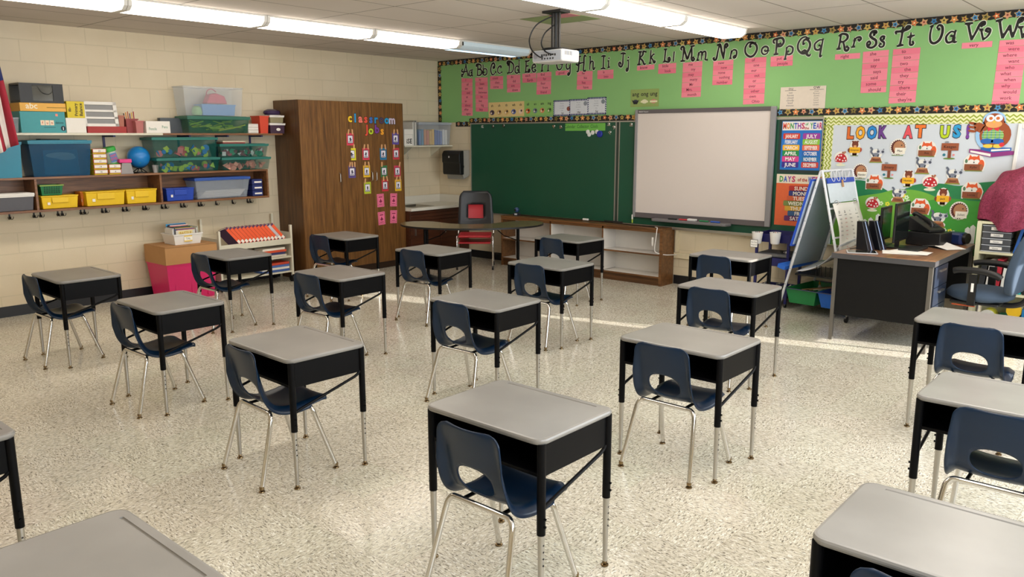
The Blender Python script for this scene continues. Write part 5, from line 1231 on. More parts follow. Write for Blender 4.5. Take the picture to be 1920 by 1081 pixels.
d = MB(front_plane(-0.0022)); rainbow(d, 'MONTHS', -w * .42, w * .06, h / 2 - .108, .06, 0); d.text('of', w * .10, h / 2 - .075, C('3a9a4a'), h=.026, bold=.04, z=.0006).text('the', w * .10, h / 2 - .115, C('b03a3a'), h=.026, bold=.04, z=.0006); rainbow(d, 'YEAR', w * .17, w * .43, h / 2 - .108, .06, 2); d.build('heading', o, smooth=0)
months = [('JANUARY', 'd03a2a'), ('JULY', '9a3a9a'), ('FEBRUARY', '2478c8'), ('AUGUST', '8abf3a'), ('MARCH', 'f0b429'), ('SEPTEMBER', 'e06a4a'), ('APRIL', '1d8a4a'), ('OCTOBER', '1f62b0'), ('MAY', 'd8408a'), ('NOVEMBER', '1f6fa8'), ('JUNE', '3a2a8a'), ('DECEMBER', 'c8403a')]
for i, (mn, c) in enumerate(months):
    r_, q = divmod(i, 2); x0 = (-w * .40, w * .03)[q]; x1 = (-w * .03, w * .40)[q]; z = h / 2 - .185 - r_ * (h - .215) / 6
    d = MB(front_plane(-0.0022)); RC(d, x0, x1, z - .030, z + .030, C(c)); s_ = d.build('month_strip', o, smooth=0)
    MB(front_plane(-0.0030)).text(mn, (x0 + x1) / 2, z - .019, C('f4f0ea'), h=.038, maxw=(x1 - x0) * .76, bold=.03).build('month_name', s_, smooth=0)
o, w, h = card('days_poster', 'orange Days of the Week poster partly hidden by the easel', 'poster', 1454, 1545, 327, 424, yp, C('e2683a'))
FP().rect(-w / 2, w / 2, h / 2 - .095, h / 2, C('ece0c8')).build('header_strip', o, smooth=0)
d = MB(front_plane(-0.0022)); rainbow(d, 'DAYS', -w * .44, -w * .10, h / 2 - .078, .06, 2); d.text('of the', w * .04, h / 2 - .07, C('b03a3a'), h=.035, bold=.04, z=.0006, maxw=w * .2); rainbow(d, 'WEEK', w * .15, w * .46, h / 2 - .078, .06, 3); d.build('heading', o, smooth=0)
for i, (dn, c) in enumerate((('SUNDAY', 'b8302c'), ('MONDAY', '343a7a'), ('TUESDAY', 'd0603a'), ('WEDNESDAY', '7a8a4a'), ('THURSDAY', 'd9a83a'), ('FRIDAY', '3a5f8a'), ('SATURDAY', '6a2f6a'))):
    z = h / 2 - .145 - i * (h - .17) / 7; hw = .062 + .0175 * len(dn)
    d = MB(front_plane(-0.0016)); RC(d, .05 - hw, .05 + hw, z - .028, z + .028, C(c)); s_ = d.build('day_strip', o, smooth=0)
    MB(front_plane(-0.0024)).text(dn, .05, z - .02, C('f0e8da'), h=.04, maxw=hw * 1.75, bold=.035).build('day_name', s_, smooth=0)

# ---------------------------------------------------------------- the LOOK AT US! bulletin board
xb0 = wxz(1546, 216)[0]
t = thing('bulletin_board', 'bulletin board with chevron border, pale sky and green hills reading LOOK AT US', 'bulletin board', (0, 0, 0))
BX1 = 7.95
MB().box(xb0, BX1, -0.0205, -0.0008, 0.62, 1.93, C('e8e9b6')).build('backing', t, smooth=0)
ch = MB(front_plane(-0.0212)); OL = C('9aa838'); LM = C('f0efb0')
zt = 1.93; bw = 0.105
step = 0.052
for row in range(3):
    pts = []; x = xb0; k = 0
    while x < BX1: pts.append((x, zt - 0.022 - row * 0.034 - (0.022 if k % 2 else 0))); x += step / 2; k += 1
    ch.ribbon(pts, 0.015, OL, z=0.0)
for col in range(3):
    pts = []; z = 1.82; k = 0
    while z > 0.62: pts.append((xb0 + 0.012 + col * 0.034 + (0.022 if k % 2 else 0), z)); z -= step / 2; k += 1
    ch.ribbon(pts, 0.015, OL, z=0.0)
ch.build('chevron_border', t, smooth=0)
SKYP = mat('sky_paper', 'cfd6dc', 0.6, var=0.06, scale=2.5, bump=0.5)
sx0 = wxz(1563, 240, -.022)[0]; sz1 = wxz(1600, 234, -.022)[1]
MB(front_plane(-0.0215)).rect(sx0, BX1, 0.63, sz1, SKYP).build('sky_sheet', t, smooth=0)
def hill(px, m, z, nm):
    P = [wxz(u, v, -.022) for u, v in px]; P = S(P, 8)
    MB(front_plane(-0.0215)).prism([(P[0][0], 0.63)] + list(P) + [(P[-1][0], 0.63)], z, z + 0.0005, m).build(nm, t, smooth=0)
    return P
def hill(px, m, z, nm):
    P = S([wxz(u, v, -.022) for u, v in px], 8)
    pts = [(P[-1][0], 0.63), (P[0][0], 0.63)]
    poly = list(P) + pts
    MB(front_plane(-0.0215)).prism(poly[::-1], z, z + 0.0005, m).build(nm, t, smooth=0)
hill([(1564, 352), (1600, 338), (1630, 341), (1655, 352), (1690, 375), (1720, 400)], C('1a7a4a'), 0.0008, 'dark_hill')
hill([(1672, 376), (1700, 352), (1730, 344), (1765, 344), (1800, 348), (1840, 342), (1900, 338), (1960, 338)], C('22804a'), 0.0011, 'dark_hill')
hill([(1564, 380), (1610, 368), (1650, 362), (1680, 355), (1720, 357), (1752, 368), (1780, 385), (1800, 400)], C('6fae3a'), 0.0016, 'light_hill')
hill([(1700, 390), (1740, 376), (1780, 372), (1820, 376), (1860, 378), (1960, 376)], C('3f9a35'), 0.0020, 'mid_hill')
fc_ = MB(front_plane(-0.0215))
for (u, v) in ((1622, 410), (1633, 407), (1647, 400), (1652, 402), (1815, 425), (1825, 421), (1838, 415), (1847, 417)):
    x, z = wxz(u, v, -.022); fc_.prism([(x - .022, .70), (x + .022, .70), (x + .022, z - .02), (x, z), (x - .022, z - .02)], .0026, .0031, C('e4e6e2'))
fc_.build('paper_fence', t, smooth=0)
fl = MB(front_plane(-0.0215))
for u, v, c in ((1694, 366, 'f2d23a'), (1664, 382, 'e0dc3a'), (1700, 370, 'd8ecc0'), (1703, 378, 'd8ecc0'), (1700, 386, 'd8ecc0'), (1652, 381, 'd8ecc0'), (1770, 431, 'e6ecd8'), (1781, 433, 'e8d83a'), (1787, 436, 'e6ecd8')):
    x, z = wxz(u, v, -.022)
    for k in range(5): fl.disc(x + .014 * cos(k * 1.257), z + .014 * sin(k * 1.257), .009, C(c), z=.0028 + .0001 * k, n=8)
fl.build('paper_flowers', t, smooth=0)
# heading letters, one cut-out each
HL = [('L', 1588, 1602, 238, 259, 'd86a2a'), ('O', 1604, 1623, 237, 259, 'f0a81e'), ('O', 1625, 1645, 236.5, 258.5, '1f86d0'), ('K', 1647, 1664, 236, 257.5, '6a3a8a'), ('A', 1693, 1713, 235.5, 257.5, 'e0505a'), ('T', 1715, 1736.5, 234, 256.5, 'e8752a'),
      ('U', 1762, 1782, 235.5, 257.5, 'b8cf1e'), ('S', 1786, 1803, 234, 256.5, '2a9ad0'), ('!', 1811, 1819, 234.5, 258, '7a3a9a')]
for i, (c, u0, u1, v0, v1, colr) in enumerate(HL):
    um, vm = (u0 + u1) / 2, (v0 + v1) / 2
    x0, x1 = wxz(u0, vm, -.024)[0], wxz(u1, vm, -.024)[0]; z1, z0 = wxz(um, v0, -.024)[1], wxz(um, v1, -.024)[1]
    mb = MB(front_plane(-0.0245)); W_ = x1 - x0
    mb.text(c, (x0 + x1) / 2, z0, C('1f1a2a'), h=(z1 - z0), w=W_ * (1.0 if c != '!' else .9), bold=.13)
    mb.text(c, (x0 + x1) / 2, z0, C(colr), h=(z1 - z0), w=W_ * .88, bold=.07, z=.0010)
    o = mb.build('heading_letter', smooth=0)
    tag(o, '%s bubble letter %s in the LOOK AT US heading' % (['orange striped', 'yellow first', 'blue second', 'purple', 'red and orange', 'orange dotted', 'lime', 'teal striped', 'purple exclamation'][i], c if c != '!' else 'mark'), 'letter', 'LOOK AT US heading letters')

def cut(kind, name_, u, v, label, s=1.0, gap=True):
    """paper cut-out creature centred at a photo pixel"""
    x, z = wxz(u, v, -.026); mb = FP(); k = .0006
    WHT = C('e9e6dc'); BR = C('8a4a2a'); OR = C('dd5a28'); GYR = C('7a7f8c'); DK_ = C('3a2f2c')
    def nm(txt, y, hh, m=INK, w=.12): mb.text(txt, 0, y, m, h=hh, maxw=w, z=.0050)
    if kind == 'fox':
        mb.prism([(-.085, -.075), (.085, -.075), (.098, .0), (.07, .06), (.04, .085), (-.045, .085), (-.09, .03)], 0, .0005, WHT)
        mb.disc(.062, -.01, .026, OR, ry=.045, z=k).disc(0, .035, .05, OR, ry=.030, z=k * 2).prism([(-.045, .045), (-.015, .055), (-.038, .082)], k * 2, k * 3, OR).prism([(.045, .045), (.038, .082), (.015, .055)], k * 2, k * 3, OR)
        mb.disc(-.022, .018, .024, WHT, ry=.018, z=k * 3).disc(.022, .018, .024, WHT, ry=.018, z=k * 3).disc(0, .008, .006, DK_, z=k * 4, n=8)
        mb.disc(-.065, .02, .012, C('5a7a5a'), ry=.02, z=k, n=10)
        mb.rect(-.078, .068, -.066, -.008, BR, z=k * 5).disc(.068, -.037, .014, C('a8603a'), ry=.029, z=k * 5.5).rect(-.07, .075, -.075, -.066, C('7a8a3a'), z=k * 2); nm(name_, -.046, .022, C('2a1410'))
    elif kind == 'bear':
        mb.disc(0, 0, .058, WHT, ry=.09, n=16)
        mb.disc(0, .04, .034, C('7a3a22'), ry=.04, z=k).disc(-.026, .072, .010, C('7a3a22'), z=k, n=8).disc(.026, .072, .010, C('7a3a22'), z=k, n=8).disc(0, .022, .016, C('d8a06a'), ry=.012, z=k * 2).disc(-.012, -.068, .012, C('5a2a1a'), z=k).disc(.012, -.068, .012, C('5a2a1a'), z=k).disc(0, -.055, .024, C('5a2a1a'), ry=.018, z=k)
        mb.disc(-.060, -.02, .014, C('7a3a22'), ry=.022, z=k).disc(.060, -.015, .014, C('b04a3a'), ry=.022, z=k).rect(-.055, .055, -.048, .012, C('f0b41e'), z=k * 3).rect(-.04, .04, -.082, -.075, C('6a8a3a'), z=k * 2); nm(name_, -.026, .020, w=.09)
    elif kind == 'hedgehog':
        pts = []
        for i in range(44):
            a = -pi * .30 + i * 2 * pi / 44; r_ = 1.0 if i % 2 else .86; pts.append((.078 * r_ * cos(a) - .0, .085 * r_ * sin(a)))
        mb.disc(0, 0, .086, WHT, ry=.094); mb.prism(pts, k, k * 2, C('5a2018')); mb.disc(.008, .002, .058, C('b5805a'), ry=.066, z=k * 3).disc(.035, .022, .007, DK_, z=k * 4, n=8)
        mb.rect(-.03, .075, -.072, -.005, C('f0ead8'), z=k * 5).rect(-.06, .06, -.09, -.083, C('6a8a3a'), z=k * 2); mb.text(name_, .022, -.048, INK, h=.024, maxw=.09, z=.0050)
    elif kind == 'raccoon':
        mb.disc(0, -.055, .066, WHT, ry=.032).disc(0, .01, .06, WHT, ry=.05)
        mb.prism([(-.062, -.078), (.062, -.078), (.042, -.025), (-.042, -.025)], k, k * 2, C('9a5a38')).disc(0, -.028, .042, C('c08a5a'), ry=.008, z=k * 2).rect(-.066, .066, -.084, -.074, C('8a9a3a'), z=k * 2.4)
        mb.disc(-.005, .0, .036, GYR, ry=.020, z=k * 2.5).rect(-.032, -.022, -.025, 0, GYR, z=k * 2.5).rect(.015, .025, -.025, 0, GYR, z=k * 2.5)
        mb.ribbon(S([(-.035, .005), (-.052, .03), (-.046, .06), (-.064, .078)], 4), .018, C('5f6675'), z=k * 3)
        mb.disc(.042, .032, .040, C('c9ccd4'), ry=.022, z=k * 3.2).disc(.018, .034, .014, C('4a5060'), z=k * 4.5, n=10).disc(.064, .032, .014, C('4a5060'), z=k * 4.5, n=10)
        mb.prism([(.008, .05), (.022, .052), (.012, .068)], k * 3, k * 4, GYR).prism([(.062, .052), (.076, .048), (.074, .068)], k * 3, k * 4, GYR); nm(name_, -.060, .019, C('3a1a10'), w=.07)
    elif kind == 'sign':
        mb.rect(-.006, .006, -.075, .03, C('7a3f26'), z=k * 3).rect(-.014, .014, -.075, .02, C('8a4a2e'), z=k * 2).rect(-.072, .072, -.005, .062, C('9a5232'), z=k * 4)
        mb.disc(0, -.078, .05, C('6a8a3a'), ry=.008, z=k).disc(-.045, -.045, .013, C('2a7a8a'), z=k, n=10).disc(.035, -.045, .010, C('e08a8a'), z=k, n=10).disc(-.03, .072, .018, C('8a9096'), ry=.009, z=k, n=10).disc(.01, .070, .012, C('e0dcd4'), ry=.007, z=k, n=10); nm(name_, .018, .026, C('2a1410'), w=.115)
    elif kind == 'mushroom':
        mb.disc(0, .012, .072, WHT, ry=.062).disc(0, -.066, .05, C('dfe6c8'), ry=.014).rect(-.012, .012, -.068, -.02, C('f0dcc0'), z=k)
        mb.prism([(.062 * cos(a), -.024 + .075 * sin(a)) for a in [pi * i / 14 for i in range(15)]], k * 2, k * 3, C('c01f2a')).disc(0, -.024, .062, C('c01f2a'), ry=.016, z=k * 2)
        for a, b in ((-.035, .0), (0, .03), (.035, .005), (-.012, -.012), (.02, -.022), (-.025, .028), (.048, -.02), (-.05, -.018)): mb.disc(a, b, .0085, C('f4e4e0'), z=k * 4, n=10)
        mb.disc(.015, .062, .010, C('b06a4a'), z=k, n=10).disc(.036, .066, .010, C('b06a4a'), z=k, n=10).rect(.012, .038, .045, .06, C('c98a6a'), z=k)
    for i_ in range(len(mb.v)): mb.v[i_] = Vector((mb.v[i_].x * s * .80, mb.v[i_].y, mb.v[i_].z * s * .80))
    o = mb.build('paper_cutout', loc=(x, -.0245, z), smooth=0)
    tag(o, label, 'paper cutout', 'woodland name cutouts on the bulletin board')
cut('bear', 'Grayson', 1603, 278, 'bear cutout with yellow board below the L of LOOK', 1.15)
cut('raccoon', 'Waylon', 1643, 290, 'grey raccoon cutout on a stump under the word LOOK', 1.15)
cut('hedgehog', 'Max', 1684, 276, 'hedgehog cutout reading Max under the gap after LOOK', 1.10)
cut('fox', 'Ava', 1738, 280, 'fox cutout reading Ava under the T of AT', 1.15)
cut('sign', 'Keegan', 1781, 281, 'brown signpost cutout nearest the U of US', 1.25)
cut('mushroom', '', 1577, 297, 'red mushroom cutout just above the easel clip', 1.2)
cut('hedgehog', 'Xander', 1613, 321, 'hedgehog cutout reading Xander right of the easel top', 1.05)
cut('sign', 'Emery', 1667, 319, 'brown signpost cutout in the left centre of the pale sky', 1.2)
cut('raccoon', 'Riley', 1730, 310, 'grey raccoon cutout on a stump below the AT fox', 1.2)
cut('bear', 'Hunter', 1703, 335, 'bear cutout reading Hunter above the hill line', 1.2)
cut('mushroom', '', 1744, 342, 'red mushroom cutout standing on the middle hill top', 1.25)
cut('raccoon', 'Jaxon', 1787, 329, 'grey raccoon cutout on a stump above the right hill', 1.2)
cut('fox', 'Kylie', 1826, 306, 'fox cutout in the sky left of the maroon cloth', 1.2)
cut('fox', 'Sophie', 1639, 342, 'fox cutout at the left hill top beside the easel', 1.15)
cut('raccoon', 'Owen', 1684, 365, 'grey raccoon cutout just above the computer monitor', 1.15)
cut('mushroom', '', 1636, 382, 'red mushroom cutout low on the left hill by the speakers', 1.2)
cut('fox', 'Madeline', 1725, 388, 'fox cutout reading Madeline above the desk phone', 1.2)
cut('bear', 'Jack', 1768, 369, 'bear cutout reading Jack on the right hill', 1.2)
cut('fox', 'Lucas', 1822, 358, 'fox cutout on the dark hill touching the maroon cloth', 1.2)
cut('raccoon', 'Emma', 1759, 410, 'grey raccoon cutout lowest on the board above the phone', 1.25)
cut('hedgehog', 'Juliet', 1798, 395, 'hedgehog cutout reading Juliet low on the right', 1.15)
# a plain big owl with books
x, z = wxz(1862, 249, -.03)
mb = FP(); k = .0007; BRO = C('9a4a20'); TN = C('e0a060')
mb.disc(0, .13, .10, C('9ac4e8'), ry=.09).disc(.0, -.02, .15, C('9ac4e8'), ry=.17)
mb.disc(.02, -.02, .135, BRO, ry=.145, z=k).disc(0, .125, .085, BRO, ry=.075, z=k * 2)
mb.ribbon(S([(-.09, .04), (-.13, .06), (-.165, .055)], 5), .09, BRO, z=k)
for a in (.02, .06, .10): mb.disc(-.185, a, .035, BRO, ry=.013, z=k, rot=-.2)
mb.disc(0, .09, .07, TN, ry=.04, z=k * 3).disc(-.035, .15, .036, C('dfe8f0'), z=k * 3.5).disc(.035, .15, .036, C('dfe8f0'), z=k * 3.5).disc(-.03, .148, .016, C('c9692a'), z=k * 5, n=12).disc(.03, .148, .016, C('c9692a'), z=k * 5, n=12).prism([(-.012, .12), (.012, .12), (0, .095)][::-1], k * 5, k * 6, C('e8b83a'))
mb.disc(0, -.03, .095, C('7ab05a'), ry=.075, z=k * 3)
for i in range(5): mb.rect(-.085 + .035 * i, -.080 + .035 * i, -.09, .03, C('2f7fb8'), z=k * 4.2).rect(-.09, .09, -.085 + .025 * i, -.082 + .025 * i, C('e6e6c0'), z=k * 4.8)
mb.disc(-.045, -.085, .055, C('1f62b0'), ry=.028, z=k * 5.5).disc(.045, -.085, .055, C('1f62b0'), ry=.028, z=k * 5.5)
mb.prism([(-.05, .06), (0, .04), (-.045, .015)][::-1], k * 6, k * 7, C('d82f3a')).prism([(.05, .06), (.045, .015), (0, .04)][::-1], k * 6, k * 7, C('d82f3a'))
mb.disc(-.03, -.135, .045, C('e8c84a'), ry=.02, z=k * 5).disc(.05, -.135, .045, C('e8c84a'), ry=.02, z=k * 5).disc(.085, -.12, .022, C('d82f3a'), z=k * 6)
mb.prism([(-.09, -.175), (.02, -.20), (.17, -.18), (.17, -.15), (-.09, -.148)], k * 4, k * 5, C('1f5fa8')).prism([(.0, -.19), (.16, -.175), (.16, -.16), (.0, -.17)], k * 5.4, k * 6, C('ece8e0'))
mb.prism([(-.19, -.205), (-.0, -.25), (.20, -.22), (.20, -.185), (-.19, -.165)], k * 2, k * 3, C('8a2f7a')).prism([(-.18, -.20), (-.0, -.242), (-.0, -.215), (-.18, -.18)], k * 3.6, k * 4.2, C('ece8e0'))
for i_ in range(len(mb.v)): mb.v[i_] = Vector((mb.v[i_].x * .92, mb.v[i_].y, mb.v[i_].z * .86))
o = mb.build('owl_cutout', loc=(x, -.0295, z), smooth=0); tag(o, 'large paper owl in a plaid vest standing on books beside the heading', 'paper cutout')

# ================================================================ cards on the cupboard doors
LP = lambda x: MB(left_plane(x))
XD = Dc + 0.0036
def cy(u, v): p = at(u, v, 'x', XD); return p.y, p.z
for i, (c, u, v) in enumerate([(c_, 656 + (735 - 656) * q / 8, 222 + q * .5) for q, c_ in enumerate('classroom')] + [('J', 687, 243), ('o', 695.5, 245), ('b', 707, 243), ('s', 716.5, 246)]):
    y, z = cy(u, v); colr = ['f0c81e', '2a9ad8', 'e87a6a', 'e0503a', '3a6ab8', '1f8ac8', '4a3a5a', '1f9ad0', 'c9bcd0', 'e0503a', 'b8cf2a', '7a3a9a', 'e8a02a'][i]
    mb = LP(XD); h_ = .10 if c in 'lJb' else .07
    mb.text(c, y, z - .04, C('2a1f1a'), h=.105, bold=.10).text(c, y, z - .04, C(colr), h=.105, bold=.05, z=.0010)
    o = mb.build('cupboard_letter', smooth=0); tag(o, '%s letter %s, number %d along the words classroom Jobs on the cupboard' % (['yellow', 'blue', 'salmon', 'red', 'navy', 'blue', 'purple', 'sky blue', 'lilac', 'red', 'lime', 'purple', 'orange'][i], c, i + 1), 'letter', 'classroom jobs letters')
    o['label'] = '%s letter %s %s on the cupboard' % (['yellow', 'blue', 'salmon', 'red', 'navy', 'bright blue', 'dark purple', 'sky blue', 'lilac', 'red capital', 'lime', 'violet', 'orange'][i], c, ['starting the word classroom', 'second in classroom', 'third in classroom', 'fourth in classroom', 'fifth in classroom', 'sixth in classroom', 'seventh in classroom', 'eighth in classroom', 'ending the word classroom', 'starting the word Jobs', 'second in Jobs', 'third in Jobs', 'ending the word Jobs'][i])
JC = [(656.5, 261, 'd8405a', 'pink', 2, 'top left below the letters'), (741.5, 260, '5a4aa0', 'purple', 2, 'top right below the letters'), (659, 289, 'd8cf1e', 'yellow and green', 1, 'leftmost in the second row, turned aside'), (686, 288.5, 'd8405a', 'pink', 2, 'second in the second row'), (718.5, 288.5, '2478a8', 'blue', 2, 'third in the second row'), (742.5, 288, 'c83a4a', 'red', 1, 'rightmost in the second row'),
      (660, 322, '5a4a8a', 'violet', 3, 'leftmost in the third row'), (687.5, 321, 'e6b82a', 'yellow', 2, 'second in the third row'), (720, 321, '3a7a4a', 'green', 1, 'third in the third row'), (745, 321, 'c83a5a', 'pink', 1, 'rightmost in the third row'), (689, 352, 'b8c832', 'lime', 1, 'lowest on the middle door'), (722, 347.5, 'c8303f', 'red', 2, 'middle of the fourth row'), (746.5, 347, 'e6b82a', 'yellow', 2, 'rightmost in the fourth row')]
for i, (u, v, c, cn, npin, wh) in enumerate(JC):
    y, z = cy(u, v); w, h = .055, .075
    o = MB(left_plane(0)).rect(-w, w, -h, h, C(c), t=.002).rect(-w * .72, w * .72, -h * .66, h * .66, INK, z=.0022, t=.0003).build('job_card', loc=(XD, y, z), smooth=0)
    tag(o, '%s framed classroom job card, %s' % (cn, wh), 'card', 'classroom job cards')
    if i == 2: o.rotation_euler = (0, 0, radians(-25))
    d = MB(left_plane(.0026)).rect(-w * .64, w * .64, -h * .58, h * .58, C('e6e2ee'), t=.0003)
    r = random.Random(i)
    d.disc(0, h * .12, w * .22, INK, z=.0004, n=10).rect(-w * .2, w * .16, -h * .28, h * .08, C('3a3a55'), z=.0005).disc(r.uniform(-.3, .3) * w, -h * .1, w * .2, C('55506a'), z=.0006, n=8).rect(-w * .5, w * .5, -h * .48, -h * .38, INK, z=.0004)
    d.build('picture', o, smooth=0)
    for q in range(npin):
        yy = y + [(-.03, .03), (-.035, .0, .04)][npin == 3][q] if npin > 1 else y + (.035 if i in (2, 9) else -.04)
        p = MB(left_plane(0)).prism([(-.008, -.028), (.008, -.028), (.009, .03), (.004, .036), (-.004, .036), (-.009, .03)], 0, .010, C('dba878')).build('clothespin', loc=(XD + .0035, yy, z + h + .012), smooth=0)
        p.rotation_euler = (radians([-8, 8, 5][q % 3] + 5 * (i % 3 - 1)), 0, 0)
        tag(p, '%s wooden clothespin on the %s job card %s' % (['left', 'right', 'third'][q] if npin > 1 else 'single', cn, wh), 'clothespin', 'clothespins on the job cards')
        p['label'] = '%s clothespin on the %s card %s' % (['left', 'right', 'far right'][q] if npin > 1 else 'single', cn, wh)
for i, (u, v, wh) in enumerate(((713.5, 375.5, 'upper left'), (738, 374.5, 'upper right'), (715.5, 409, 'lower left'), (738, 406, 'lower right'))):
    y, z = cy(u, v); w, h = .058, .085
    o = MB(left_plane(0)).rect(-w, w, -h, h, C('f0789c'), t=.001).build('pink_job_card', loc=(XD, y, z), smooth=0); o.rotation_euler = (radians([2, -3, 3, -3][i]), 0, 0)
    tag(o, 'bright pink job card on the cupboard, %s of the four' % wh, 'card', 'pink job cards')
    d = MB(left_plane(.0012)); PK = C('8a1f4a')
    for a in ((-w * .82, w * .82, h * .80, h * .84), (-w * .82, w * .82, -h * .84, -h * .80), (-w * .84, -w * .78, -h * .84, h * .84), (w * .78, w * .84, -h * .84, h * .84)): d.rect(*a, PK)
    d.rect(-w * .5, w * .5, h * .45, h * .6, PK, z=.0003).disc(0, -h * .15, w * .4, PK, ry=h * .18, z=.0003).rect(-w * .5, w * .5, -h * .62, -h * .54, PK, z=.0003).prism([(-w * .2, 0), (w * .2, 0), (0, h * .3)], .0006, .0009, PK).build('picture', o, smooth=0)

# ================================================================ book cart, tote, carton
t = thing('book_cart', 'cream metal book cart with slanted top shelf beside the cupboard', 'cart', (0.24, -3.36, 0))
for y in (-.47, .455):
    MB().box(-.19, .20, y, y + .016, .12, .60, CREAM).build('end_panel', t, smooth=0)
    p_ = MB(); p_.box(.175, .205, y - .002, y + .018, .09, .70 if y < 0 else .72, CREAM).box(-.205, -.175, y - .002, y + .018, .09, .72, CREAM)
    MB().box(.175, .205, y - .004, y + .020, .09, .69, CREAM).build('front_post', t, smooth=0)
    MB().box(-.205, -.190, y - .004, y + .020, .09, .80, CREAM).build('rear_post', t, smooth=0)
for z, nm in ((.12, 'bottom_shelf'), (.30, 'middle_shelf')):
    MB().box(-.19, .20, -.453, .454, z, z + .018, CREAM).build(nm, t, smooth=0)
MB().add([(-.19, -.453, .40), (.19, -.453, .50), (.19, .454, .50), (-.19, .454, .40), (-.19, -.453, .415), (.19, -.453, .515), (.19, .454, .515), (-.19, .454, .415)], [(3, 2, 1, 0), (4, 5, 6, 7), (0, 1, 5, 4), (1, 2, 6, 5), (2, 3, 7, 6), (3, 0, 4, 7)], CREAM).build('slanted_shelf', t, smooth=0)
MB().box(.1905, .203, -.453, .454, .465, .53, CREAM).build('front_lip', t, smooth=0)
for sx in (-1, 1):
    for sy in (-1, 1):
        MB().cyl((sx * .185, sy * .455, .05), (sx * .185, sy * .455, .12), .008, STEEL, 8).cyl((sx * .185, sy * .455 - .012, .04), (sx * .185, sy * .455 + .012, .04), .04, BLACK, 16).build('caster', t)
BKO = C('ee5a2a', 0.45); BKP = C('4a2a5a', 0.45)
for i in range(13):
    y = .24 - .46 + .02 + i * .058
    gcol = C('c9bfc4', 0.45) if i == 11 else BKO
    # books stand on the slope, leaning to the left; spine towards the room
    
    T = thing('textbook', '%s textbook on the slanted book cart shelf, %s' % ('grey' if i == 11 else 'orange', ['first from the left', 'second from the left', 'third from the left', 'fourth from the left', 'fifth from the left', 'sixth from the left', 'seventh from the left', 'eighth from the left', 'ninth from the left', 'tenth from the left', 'just left of the grey one', 'beside the rightmost', 'rightmost'][i]), 'book', (.24 - .01, -3.36 - .30 + i * .058, .60), 0, 'orange textbooks on the cart')
    T.rotation_euler = (radians(36), radians(-15), 0)
    T.location = (.405, -3.36 - .19 + i * .0485, .529 + .0)
    MB().box(-.20, -.003, -.014, .014, .002, .232, C('e8e0d2')).build('pages', T, smooth=0)
    MB().box(-.203, -.002, -.018, -.0145, 0, .235, BKP).build('cover', T, smooth=0)
    MB().box(-.203, -.002, .0145, .018, 0, .235, BKP).build('cover', T, smooth=0)
    s_ = MB().box(-.0015, .002, -.018, .018, 0, .235, gcol).build('spine', T, smooth=0)
    MB().box(.0021, .0026, -.016, .016, .008, .045, C('f2ede4')).build('spine_label', s_, smooth=0)
    MB().box(.0021, .0026, -.017, .017, .215, .234, BKP).build('spine_band', s_, smooth=0)
BC = ['b83a2a', 'f0e8da', 'd8502a', '2a3a6a', 'd9d0c0', '3a4a7a', 'c8452a', '4a6ab0', 'e9e2d6', '3f5fa0']
def lying(y0, y1, z, c, lab, x0=.24, x1=.42, h=.026):
    tag(MB().box(x0, x1, y0, y1, 0, h, C(c, .5)).build('lying_book', loc=(0, 0, z), smooth=0, bevel=.002), lab, 'book', 'books lying on the lower cart shelves')
for i, c in enumerate(['d9d0c0', '3a3a6a', 'd8502a', 'f0e8da']): lying(-3.36 + .08, -3.36 + .40 - .02 * (i % 2), .3195 + i * .0275, c, '%s book lying on the middle cart shelf, %s of the right pile' % (['grey', 'navy', 'orange', 'cream'][i], ['bottom', 'second', 'third', 'top'][i]))
for i, c in enumerate(['3f5fa0', 'e9e2d6', '4a6ab0', 'c8452a']): lying(-3.36 + .06, -3.36 + .43, .1395 + i * .0275, c, '%s book lying on the bottom cart shelf, %s of the pile' % (['dark blue', 'cream', 'blue', 'orange'][i], ['bottom', 'second', 'third', 'top'][i]))
for i, c in enumerate(['8a2a2a', 'e6dfd2']): lying(-3.36 - .22, -3.36 + .0, .3195 + i * .0275, c, '%s book lying on the left half of the middle cart shelf' % ['dark red', 'cream'][i])

PT = mat('pink_tote', 'd8266a', 0.4, var=0.04)
t = tub_at('pink_tote', 'hot pink plastic tote on the floor by the left wall', 'storage tub', .10, .56, -4.50, -3.94, 0, .40, PT, None, taper=.035)
b = MB()
for y in (-.18, 0, .18): MB().box(.196, .212, y - .012, y + .012, .03, .375, PT).build('rib', t, smooth=0)
CB = mat('cardboard', 'b98a58', 0.8, var=0.07, scale=9); 
t = thing('cardboard_box', 'open-flap cardboard box resting on the pink tote', 'box', (.33, -4.22, .402))
MB().box(-.24, .24, -.29, .29, 0, .185, CB).build('body', t, smooth=0)
MB().box(-.235, .235, -.285, -.002, .186, .190, CB).build('flap', t, smooth=0); MB().box(-.235, .235, .002, .285, .186, .190, CB).build('flap', t, smooth=0)
MB(left_plane(.2404)).rect(-.29, .29, .178, .183, C('8a6238')).build('tape_edge', t, smooth=0)
tub_at('white_bin', 'white plastic bin of picture books on the cardboard box', 'bin', .22, .50, -4.37, -4.05, .594, .115, WHITE, None, taper=.02)
MB(left_plane(.0)).rect(-.045, .045, -.032, .032, C('e6c24a'), t=.0006).rect(-.045, .045, -.02, .02, C('f2efe2'), z=.0007).text('TAL', 0, -.01, C('555555'), h=.022, z=.0014).build('bin_label', bpy.data.objects['white_bin'], smooth=0, loc=(.137, 0, .062))
r = random.Random(2)
